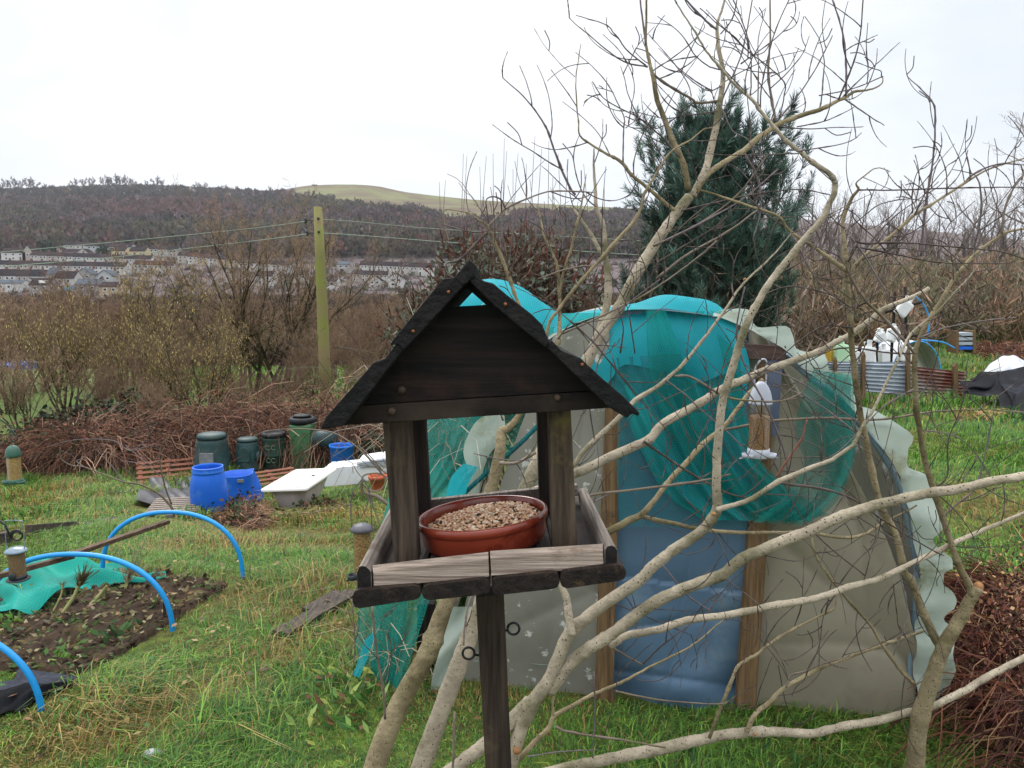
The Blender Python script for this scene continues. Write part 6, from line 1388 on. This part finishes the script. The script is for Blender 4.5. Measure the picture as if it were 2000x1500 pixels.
add('relief', join([tube([c + [x + .045 * math.cos(a), -.252, z + .045 * math.sin(a)] for a in np.linspace(.6, 5.6, 14)], .006, 5) for x, z in ((-.06, .55), (.06, .55), (-.05, .28), (.05, .28))]), mk('relief_pale', '#6f8a7a', rough=.6), rt)
add('hatch', box(.17, .04, .16, c + [.02, -.245, .10], None, .01), M_BLK, rt, smooth=False)
p = P(594, 928, 16.); p[2] = float(G(p[0], p[1])) - .02; rt = thing('wheelie_bin', 'tall green wheelie bin with a black lid behind the brambles', 'wheelie bin', p)
add('body', prism([p + [x, -.24, z] for x, z in ((-.20, .08), (.20, .08), (.235, 1.0), (-.235, 1.0))], (0, .5, 0), .03), M_WHEEL, rt, smooth=False)
add('lid', join([lathe([(.18, 1.0), (.26, 1.01), (.285, 1.06), (.28, 1.11), (.24, 1.14), (.2, 1.135)], 32, p, False), lathe([(0, 1.15), (.17, 1.15), (.19, 1.17), (.17, 1.19), (.05, 1.2), (0, 1.2)], 32, p, False)]), M_BLK, rt)
add('handle', box(.5, .05, .06, p + [0, .28, 1.04], None, .01), M_BLK, rt, smooth=False)
add('label', box(.20, .01, .11, p + [.0, -.215, .40], None, .003), mk('label_white', '#c8ccc4', '#4a6a50', 60, .7, lo=.48, hi=.52), rt, smooth=False)
for s in (-1, 1): add('wheel', lathe([(0, .03), (.10, .03), (.12, .02), (.12, -.02), (.10, -.03), (0, -.03)], 20, p + [s * .22, .24, .12], False, np.stack([[0, 1, 0], [0, 0, 1], [1, 0, 0]])), M_BLK, rt)
p = P(638, 858, 15.6); tag(add('steel_drum', lathe([(.0, .28), (.15, .28), (.17, .25), (.175, .0), (.17, -.2), (0, -.2)], 28, p, False, np.stack([[0, 0, 1], [.35, .93, 0], [-.93, .35, 0]])), M_BINB), 'grey green drum lying on its side right of the wheelie bin', 'drum')
rt, c = lathe_thing('blue_bucket', 'bright blue tub standing in the brambles under the left eave of the bird table', 'tub', 668, 905, 15.2, [(.19, 0), (.20, .05), (.235, .62), (.25, .63), (.25, .67), (.235, .67), (.225, .62), (.18, .1), (0, .08)], M_BLUE2)
add('handle', tube([c + [.24 * math.cos(a), -.05 - .1 * math.sin(a), .66 + .05 * math.sin(a)] for a in np.linspace(0, math.pi, 12)], .008, 5), M_BLUE2, rt)
BP = [(.20, 0), (.235, .02), (.27, .12), (.292, .30), (.295, .45), (.28, .62), (.25, .76), (.235, .80), (.243, .815), (.243, .835), (.235, .85), (.24, .87), (.24, .885), (.225, .89), (.222, .86), (.26, .45), (.2, .05), (0, .04)]
rt, c = lathe_thing('plastic_barrel', 'big blue plastic barrel with an open top in front of the others', 'barrel', 411, 1014, 11.9, BP, M_BLUE, group='blue plastic barrels', sc=.80); add('rim', lathe([(.222 * .8, .80 * .8), (.246 * .8, .80 * .8), (.246 * .8, .822 * .8), (.222 * .8, .822 * .8)], 40, c, False), M_BLUE2, rt)
rt2, c = lathe_thing('plastic_barrel', 'cut down blue barrel with a handle hole, right behind the big one', 'barrel', 466, 992, 12.3, [(.22, 0), (.25, .05), (.262, .3), (.258, .58), (.262, .60), (.252, .60), (.245, .4), (.2, .05), (0, .04)], M_BLUE, group='blue plastic barrels', sc=.92)
add('handle', prism([c + [x, -.235, z] for x, z in ((.08, .46), (.18, .46), (.18, .51), (.08, .51))], (0, .02, 0), .004), M_HATCH, rt2, smooth=False)
tp = hit(498, 984); R = rotm(0, -.30, .2)
rt3 = thing('plastic_barrel', 'blue barrel leaning behind the cut down one', 'barrel', tp, 'blue plastic barrels'); add('body', xf(lathe([(.16, 0), (.19, .04), (.20, .3), (.18, .5), (.19, .52), (.175, .52), (.15, .1), (0, .06)], 32), R, tp + [-.02, 0, .02]), M_BLUE, rt3)
# bathtub: rolled tray rim with tapering tub, seen from its end
M_ENAM = mk('enamel_white', '#dcdad8', '#e6e4e2', 3, .25, spec=.5, c3='#b9b0a4', scale3=8, t3=(.68, .74)); M_UNDER = mk('enamel_under', '#b9aeb0', '#cbc2c4', 8, .5, .2, c3='#8a7c70', scale3=9, t3=(.62, .72)); M_CHROME = mk('chrome_dark', '#4a4a4c', rough=.3, metal=1.)
def bath():
    b0 = hit(557, 1006); z0 = float(b0[2]) - .02; ax = rotm(0, 0, -.08)
    W, Ln, Hh = .64, 1.32, .36; rt = thing('bathtub', 'old white bathtub standing on the grass right of the blue barrels', 'bathtub', (b0[0], b0[1], z0))
    def ring(w, l, z, y0, r=.1, n=6):
        pts = []
        for cx, cy, a0 in ((w / 2 - r, y0 + r, -math.pi / 2), (w / 2 - r, y0 + l - r, 0), (-w / 2 + r, y0 + l - r, math.pi / 2), (-w / 2 + r, y0 + r, math.pi)):
            for k in range(n + 1): a = a0 + k / n * math.pi / 2; pts.append((cx + r * math.cos(a), cy + r * math.sin(a), z))
        return np.array(pts)
    def stack(rs):
        m = len(rs[0]); V = np.concatenate(rs); F = []
        for i in range(len(rs) - 1):
            for k in range(m): F.append((i * m + k, i * m + (k + 1) % m, (i + 1) * m + (k + 1) % m, (i + 1) * m + k))
        return V, F
    o = np.array([b0[0], b0[1], z0]); tilt = rotm(-.03, -.05, 0)
    inner = [ring(W, Ln, Hh - .03, 0, .05), ring(W + .01, Ln + .01, Hh, -.005, .05), ring(W - .02, Ln - .02, Hh + .008, .01, .05), ring(W - .14, Ln - .16, Hh + .004, .08, .16), ring(W - .20, Ln - .24, Hh - .06, .10, .18), ring(W - .30, Ln - .45, Hh - .18, .16, .14), ring(W - .36, Ln - .6, .08, .22, .12), ring(.02, .02, .075, .6, .005)]
    V, F = stack(inner); add('basin', xf((V, F), ax @ tilt, o), M_ENAM, rt)
    outer = [ring(W - .02, Ln - .02, Hh - .03, .01, .05), ring(W - .14, Ln - .14, Hh - .04, .07, .14), ring(W - .20, Ln - .22, Hh - .14, .10, .16), ring(W - .28, Ln - .40, .08, .15, .14), ring(W - .34, Ln - .5, .02, .2, .12), ring(.02, .02, .0, .6, .005)]
    V, F = stack(outer); add('tub_shell', xf((V, F), ax @ tilt, o), M_UNDER, rt)
    add('overflow', xf(lathe([(0, .004), (.012, .004), (.03, .008), (.034, 0)], 18, (.0, Ln - .155, Hh - .09), False, np.stack([[1, 0, 0], [0, 0, 1], [0, -1, 0]])), ax @ tilt, o), M_CHROME, rt)
    for s in (-1, 1): add('tap_hole', xf(lathe([(0, 0.004), (.014, .004), (.017, .001)], 12, (s * .18, .045, Hh + .006)), ax @ tilt, o), M_CHROME, rt)
bath()
# white cupboard carcass lying behind the bath
M_WHT = mk('panel_white', '#d3d5da', '#dfe1e6', 3, .5); M_GLS = mk('panel_greyglass', '#8f96a0', '#a4abb5', 4, .2, spec=.5)
o = up(690, 948); o = P(632, 950, 12.6)
def slab(name, pts, D, L, m, label, cat):
    return tag(add(name, prism([P(x, y, D) for x, y in pts], (0.02, L, 0), .006), m, smooth=False), label, cat)
slab('white_box', [(632, 915), (703, 909), (704, 945), (634, 951)], 12.6, .5, M_WHT, 'low white box behind the far end of the bathtub', 'white box')
fr = thing('glazed_case', 'white framed case with grey glass top behind the left table post', 'glazed case', P(735, 945, 12.3)); 
add('body', prism([P(x, y, 12.3) for x, y in [(697, 902), (760, 893), (760, 936), (697, 940)]], (0, .55, 0), .006), M_WHT, fr, smooth=False)
add('glass', prism([P(x, y, 12.27) for x, y in [(702, 904), (760, 896), (760, 909), (703, 913)]], (0, .02, 0), .002), M_GLS, fr, smooth=False)
M_POT = mk('pot_terracotta', '#a8573c', '#b8684a', 12, .8, .2)
c = P(738, 955, 9.2); tag(add('plant_pot', lathe([(.07, 0), (.075, .01), (.098, .13), (.112, .13), (.116, .15), (.116, .172), (.106, .175), (.098, .15), (.07, .03), (0, .03)], 32, c), M_POT), 'terracotta plant pot beside the left table post', 'plant pot')
rg = thing('bramble_arch', 'looped dark bramble stem around the terracotta pot', 'bramble', hit(757, 1010)); D = 2.4
add('stem', join([tube(np.array([P(x, y, D) for x, y in crom(s, 5)[:, :2]]), np.linspace(r0, r1, (len(s) - 1) * 5 + 1), 6, False) for s, r0, r1 in (
    ([(705, 940), (712, 928), (735, 924), (750, 930), (752, 945), (740, 958), (722, 958)], .003, .002), ([(757, 985), (738, 970), (722, 965), (709, 960), (706, 944), (712, 938)], .006, .004), ([(708, 945), (720, 960), (716, 990), (705, 1010)], .0025, .0018), ([(722, 958), (728, 985), (737, 1010), (742, 1025)], .002, .0015), ([(720, 945), (700, 925), (688, 905), (690, 925)], .0015, .001), ([(750, 930), (720, 895), (690, 868), (650, 845), (600, 838), (560, 838), (520, 842), (495, 852)], .0032, .0012), ([(752, 925), (722, 890), (700, 870)], .0022, .0016), ([(690, 985), (660, 990), (620, 1000), (585, 1003)], .0016, .0012), ([(700, 1070), (685, 1085), (668, 1065), (655, 1075)], .0018, .0012))]), M_BK3, rg)
# pallets
M_PAL = woodm('pallet_wood', '#573528', '#84543f', (20, 20, 20), 3, .85, .3, '#4a3a30'); M_PALG = woodm('pallet_wood_grey', '#6a6058', '#948a80', (20, 20, 20), 3, .85, .3)
def pallet(label, px, py, D, rz, tilt, m, n=7, sc=1.):
    c = P(px, py, D); c[2] = float(G(c[0], c[1])) + .09; R = rotm(tilt, 0, rz); rt = thing('wooden_pallet', label, 'pallet', c, 'wooden pallets')
    for k in range(n): add('slat', xf(box(1.0 * sc, .085 * sc, .02, (0, (k - (n - 1) / 2) * 1.1 * sc / n, .055), None, .003), R, c), m, rt, smooth=False)
    for s in (-1, 0, 1): add('bearer', xf(box(.08, 1.15 * sc, .09, (s * .44 * sc, 0, 0), None, .004), R, c), m, rt, smooth=False)
pallet('reddish brown pallet tilted up left of the big blue barrel', 330, 938, 15.0, .45, .26, M_PAL, 6, 1.15)
pallet('brown pallet behind the cut down blue barrel and bathtub', 538, 935, 14., .6, .18, M_PAL, 6, 1.)
pallet('grey slatted pallet lying by the far end of the blue hoop', 345, 1020, 9.6, .2, .03, M_PALG, 8, .62)
# black tarpaulin under them
g = []
for t in np.linspace(0, 1, 24):
    a = np.array(hit(262 + 10 * t, 985 - 25 * t)) * (1 - t) + np.array(hit(300, 938)) * t; b = np.array(hit(392, 1003)) * (1 - t) + np.array(hit(392, 940)) * t
    rowp = np.array([a * (1 - s) + b * s for s in np.linspace(0, 1, 26)]); rowp[:, 2] = G(rowp[:, 0], rowp[:, 1]) + .06 + .03 * np.sin(np.linspace(0, 7, 26) + 9 * t) + .018 * np.sin(np.linspace(3, 17, 26) * (.5 + t) + 13 * t); g.append(rowp)
tag(add('tarpaulin', grid(np.array(g)), mk('tarp_slate', '#26282e', '#3a3c46', 14, .4, .4, spec=.4)), 'wet slate grey tarpaulin spread under the pallets left of the barrels', 'tarpaulin')
# bare sapling in front of the pallets
sp_ = thing('bare_sapling', 'thin leafless fruit sapling in front of the pallets and hedge', 'tree', hit(346, 1016)); D = hit(346, 1016)[1]
S = [('348,1018 338,995 322,975 300,958 270,945 240,940 200,925 165,912 140,908 120,895 118,875', 7, 2), ('240,940 225,920 205,895 190,880', 3, 1.4), ('335,985 325,960 318,935 312,900 315,870 330,855', 5, 1.8), ('312,900 290,905 262,885 245,870', 3, 1.4), ('312,930 295,915 270,905 235,900', 3, 1.4), ('316,880 300,865 290,840 280,825', 2.6, 1.3), ('300,868 255,880 225,862 178,858 130,862 92,872', 3, 1.2), ('256,881 275,870 295,845 306,826', 2.4, 1.2), ('262,945 250,960 215,962 198,960', 2.6, 1.3), ('270,945 255,925 240,912', 2.4, 1.3), ('165,912 150,900 172,893', 2, 1.2), ('318,935 330,915 336,890', 2.4, 1.3), ('120,880 140,890 155,905', 1.6, 1.2)]
for s, w0, w1 in S: limb(s, D, D + random.uniform(-.3, .3), M_BK3 if w0 > 4 else M_TWS, sp_, 'limb' if w0 > 4 else 'twig', w0=w0 * .8, w1=w1 * .8, spawn=False)
# pole and wires
M_POLE = mk('pole_algae', '#6f6544', '#8a7d5a', 10, .85, .4, (30, 30, 1.5), c3='#78823a', scale3=1.1, t3=(.45, .62)); M_POLE2 = mk('pole_bare', '#7d6b4c', '#9a8764', 3, .85, .4, (30, 30, 1.5), c3='#6b6a3a', scale3=2.)
pb = P(637, 790, 20.); pt = P(621, 404, 20.); pm = P(629, 590, 20.)
pl = thing('wooden_pole', 'algae green wooden pole with two wires at left of the bird table', 'pole', pb)
add('shaft', join([tube([pb - [0, 0, .4], P(633, 690, 20.), pm, P(625, 500, 20.), pt], [.15, .146, .138, .128, .105], 20)]), M_POLE, pl)
for y, x in ((427, 622), (453, 623)): add('bolt', lathe([(0, .05), (.03, .05), (.035, .0)], 10, P(x, y, 19.87), True, FRONT), M_IRON, pl)
for y, x in ((432, 597), (457, 600)):
    add('insulator', join([lathe([(.0, .10), (.03, .09), (.05, .03), (.03, -.04), (0, -.06)], 12, P(x, y, 20.3), False), tube([P(x, y, 20.3), P(620, y - 3, 20.)], .012, 6)]), M_IRON, pl)
M_WIRE = mk('wire_green', '#8fa08c', '#7c8c7c', 3, .6)
for lb, s, w, D1 in (('upper overhead wire running left from the wooden pole', '597,432 500,445 250,470 75,486 -80,500', 2.2, 60.), ('lower overhead wire running left from the wooden pole', '600,457 500,470 350,487 225,502 75,515 -80,528', 2.6, 60.), ('upper overhead wire running right from the wooden pole', '624,428 700,433 780,441 870,448 1000,456 1250,470', 1.8, 55.), ('lower overhead wire running right from the wooden pole', '626,455 680,458 760,464 860,472 1000,482 1250,498', 2.4, 55.)):
    q = parse(s, 20., D1, w, w); c = crom(q, 6); tag(add('overhead_wire', tube([P(a, b, d) for a, b, _, d in c], [w * .28 * d / FPX for _, _, _, d in c], 5, False), M_WIRE), lb, 'wire')
# white blur of a car park / sheet and blue roof beyond the hedge at far left
c = P(20, 735, 48.); c[2] = float(G(c[0], c[1])); sh = thing('farm_shed', 'low white shed with a blue roof far behind the shrubs at left', 'shed', c)
add('wall', prism([P(x, y, 48.) for x, y in [(-60, 735), (75, 735), (75, 765), (-60, 768)]], (0, 3, 0), .02), M_WHT, sh, smooth=False)
add('roof', prism([P(x, y, 47.7) for x, y in [(-64, 716), (10, 716), (10, 735), (-64, 735)]], (0, 3.6, 0), .02), M_BLUE2, sh, smooth=False)

# ------------------------------------------------------------------ right-hand plots
M_CORR = mk('corrugated_zinc', '#9aa4b0', '#b4bcc6', 3, .45, .1, c3='#7a8490', scale3=2.5, metal=.3); M_CORRR = mk('corrugated_rust', '#8f8884', '#7a4a3c', 2.2, .7, .3, c3='#6a3a30', scale3=1.6, t3=(.45, .58), lo=.42, hi=.55)
DR = 13.5
def corr(label, x0, x1, yt0, yt1, yb0, yb1, m, D):
    nx, nz = 14, 70; g = np.zeros((nx, nz, 3))
    for i in range(nx):
        u = i / (nx - 1)
        for j in range(nz):
            v = j / (nz - 1); px = x0 + (x1 - x0) * u; py = (yt0 + (yt1 - yt0) * u) * v + (yb0 + (yb1 - yb0) * u) * (1 - v); q = P(px, py, D); q[1] -= .022 * math.sin(v * 2 * math.pi * 8); g[i, j] = q
    ob = tag(add('corrugated_sheet', grid(g), m), label, 'corrugated sheet', 'corrugated fence sheets'); md = ob.modifiers.new('thick', 'SOLIDIFY'); md.thickness = .006
corr('zinc corrugated sheet left of the pale fence post, half hidden by the tunnel', 1612, 1686, 707, 706, 745, 752, M_CORR, DR)
corr('grey zinc corrugated sheet in the middle of the fence', 1690, 1780, 707, 708, 765, 774, M_CORR, DR)
corr('rusty corrugated sheet at the right end of the fence', 1782, 1886, 716, 727, 772, 778, M_CORRR, DR - .05)
for x, y0, y1, w, lb in ((1688, 690, 772, 7, 'grey fence post between the zinc sheets'), (1776, 685, 776, 7, 'fence post between the zinc and the rusty sheet'), (1868, 712, 778, 9, 'pale pointed fence stake before the rusty sheet'), (1633, 700, 760, 6, 'dark fence post near the tunnel edge')):
    q0 = P(x, y1, DR - .12); q1 = P(x, y0, DR - .12); tag(add('fence_post', prism([q0 + [-w * .0045, 0, -.1], q0 + [w * .0045, 0, -.1], q1 + [w * .0042, 0, -.04], q1 + [0, 0, .03], q1 + [-w * .0042, 0, -.04]], (0, .08, 0), .004), M_TIMB, smooth=False), lb, 'fence post', 'fence posts')
# jugs and white fleece beyond the fence
M_JUG = mk('jug_white', '#d6d8d8', '#e4e6e6', 4, .45); M_JUGY = mk('jug_yellow', '#c8a03c', rough=.5); M_JUGG = mk('jug_palegreen', '#a9cfa8', '#bcdcb8', 4, .45)
def jug(label, px, py, s, m, D=14.4, ry=0.):
    c = P(px, py, D); R = rotm(0, ry, random.uniform(-.5, .5)); b = box(.20 * s, .15 * s, .26 * s, (0, 0, .13 * s), None, .03 * s)
    nk = lathe([(.05 * s, .25 * s), (.04 * s, .30 * s), (.035 * s, .34 * s), (.04 * s, .34 * s), (.04 * s, .38 * s), (0, .38 * s)], 14); hd_ = tube([(-.06 * s, 0, .25 * s), (-.10 * s, 0, .33 * s), (-.03 * s, 0, .34 * s)], .014 * s, 6)
    return tag(add('plastic_jug', xf(join([b, nk, hd_]), R, c), m, smooth=False), label, 'plastic jug', 'plastic jugs beyond the fence')
jug('yellow plastic container at the left end of the zinc fence', 1621, 708, .9, M_JUGY); jug('pale green plastic container beside the yellow one', 1641, 708, 1.3, M_JUGG, 14.3)
for x, y, s, r_, lb in ((1693, 707, 1.1, .1, 'white jug standing behind the middle zinc sheet, leftmost'), (1727, 707, .9, -.1, 'white jug behind the zinc sheet beside the fleece'), (1665, 706, .8, .2, 'white jug right of the pale green container'), (1765, 706, 1.1, .1, 'white jug behind the fence post'), (1713, 668, .7, .4, 'white jug hung low on the stick frame'), (1725, 667, .7, -.4, 'white jug hung beside the low one on the stick frame'), (1738, 667, .9, .3, 'white jug hung upright in the middle of the stick frame'), (1755, 615, 1.1, .6, 'white jug hung highest on the stick frame'), (1742, 640, .8, 2.6, 'white jug hung upside down on the stick frame')):
    jug(lb, x, y, s, M_JUG, 14.4, r_)
fr = thing('stick_frame', 'dark stick frame hung with white jugs beyond the fence', 'frame', P(1745, 740, 14.5))
for a, b in (((1738, 745), (1748, 570)), ((1772, 745), (1768, 560)), ((1700, 668), (1790, 655)), ((1730, 610), (1800, 590)), ((1716, 745), (1712, 650))): add('stick', tube([P(*a, 14.5), P(*b, 14.5)], .028, 7), M_REAR, fr)
0 and add('dark_cloth', loft([(1755, 565), (1752, 620), (1760, 672)], [(1800, 575), (1790, 620), (1796, 670)], 14.55, 14.6, 10, 14), M_BLK, fr)
fl = thing('fleece_tunnel', 'little white fleece tunnel with blue hoops beyond the corrugated fence', 'fleece tunnel', P(1795, 735, 14.9))
a = np.linspace(0, math.pi, 24); c0 = P(1788, 735, 14.6); arc = np.stack([.46 * np.cos(a), 0 * a, .66 * np.sin(a)], 1)
g = np.stack([arc * (1 - .02 * (k % 2)) + c0 + [.10 * k * .4, k * .22, .0] for k in range(8)], 1); add('fleece', grid(g), mk('fleece_white', '#b8bac0', '#cccfd4', 3, .8), fl)
add('hoop', tube(arc * 1.02 + c0 - [0, .02, 0], .012, 8), M_PIPE, fl); add('hoop', tube(arc * 1.03 + c0 + [.28, 1.5, 0], .02, 8), M_PIPE, fl)
tag(add('blue_pipe', tube(np.array([P(x, y, 15.2) for x, y in crom([(1790, 580), (1806, 598), (1815, 625), (1812, 655)], 5)[:, :2]]), .014, 8), M_PIPE), 'short bent blue pipe sticking up behind the fleece tunnel', 'pipe')
tag(add('blue_pipe', tube(np.array([P(x, y, 15.0) for x, y in crom([(1800, 664), (1840, 668), (1865, 680)], 5)[:, :2]]), .014, 8), M_PIPE), 'blue pipe lying sideways right of the stick frame', 'pipe')
cr = thing('blue_crate', 'small grey and blue slatted crate stack far right by the bracken', 'crate', P(1888, 685, 19))
for k in range(4): add('slat', prism([P(x, y, 19) for x, y in [(1871, 650 + 9 * k), (1905, 650 + 9 * k), (1905, 656 + 9 * k), (1871, 656 + 9 * k)]], (0, .4, 0), .004), M_CORR if k < 3 else M_BLUE, cr, smooth=False)
for x in (1870, 1903): add('corner', prism([P(x - 2, 646, 18.98), P(x + 3, 646, 18.98), P(x + 3, 690, 18.98), P(x - 2, 690, 18.98)], (0, .44, 0), .004), M_TIMB, cr, smooth=False)
# black and white sheeting
M_BSH = mk('sheet_black', '#0e0f13', '#1b1c22', 5, .75, .2, spec=.08, c3='#2a2c34', scale3=1.7, t3=(.56, .64)); M_WSH = mk('sheet_white', '#b4b7be', '#c8cbd2', 4, .5)
nx, ny = 60, 40; g = np.zeros((nx, ny, 3))
for i in range(nx):
    for j in range(ny):
        u, v = i / (nx - 1), j / (ny - 1)
        top = np.interp(u, [0, .12, .3, .5, .65, .8, 1], [738, 728, 727, 722, 706, 704, 700]); bot = np.interp(u, [0, .2, .35, .4, .7, 1], [770, 775, 770, 838, 832, 826])
        q = P(1884 + 200 * u, bot + (top - bot) * v, np.interp(u, [0, .35, .42, 1], [11.8, 11.6, 9.3, 9.3]) * (1 - v) + 12.6 * v); q[1] += .10 * math.sin(9 * u + 5 * v) + .07 * math.sin(21 * u - 9 * v); q[2] += .05 * math.sin(16 * u + 3 * v) * math.sin(math.pi * v); g[i, j] = q
tag(add('plastic_sheeting', grid(g), M_BSH), 'crumpled black plastic sheeting over a bed at the right edge', 'plastic sheeting')
g = np.zeros((30, 16, 3))
for i in range(30):
    for j in range(16):
        u, v = i / 29, j / 15; top = 728 - 34 * math.sin(math.pi * min(1, u * .75 + .02)) ** .8; q = P(1922 + 78 * u, 730 + (top - 730) * v, 13.8 + .5 * v * v); q[2] += .01 * math.sin(20 * u + 5 * v); g[i, j] = q
tag(add('plastic_sheeting', grid(g), M_WSH), 'white rounded sheet heap behind the black sheeting', 'plastic sheeting')
patch([(1895, 815), (1905, 825), (1925, 818), (1915, 830)], 500, .3, .006, ['#9a8058', '#b09468', '#7c6444'], 'straw_clump', 'clump of dry straw coloured grass before the black sheeting', 'grass clump')
# ------------------------------------------------------------------ damp valley air
hz = join([box(3400, 3200, 330, (0, 1300, 120))])
mh = bpy.data.materials.new('valley_air'); mh.use_nodes = True; nt = mh.node_tree
for nd in list(nt.nodes):
    if nd.type != 'OUTPUT_MATERIAL': nt.nodes.remove(nd)
pv = nt.nodes.new('ShaderNodeVolumePrincipled'); pv.inputs['Color'].default_value = (.93, .95, 1., 1); pv.inputs['Density'].default_value = .00010; pv.inputs['Anisotropy'].default_value = .2
nt.links.new(pv.outputs[0], nt.nodes['Material Output'].inputs['Volume'])
tag(add('haze', hz, mh, smooth=False, origin=(0, 0, 0)), 'thin damp haze over the valley', 'haze', kind='stuff')
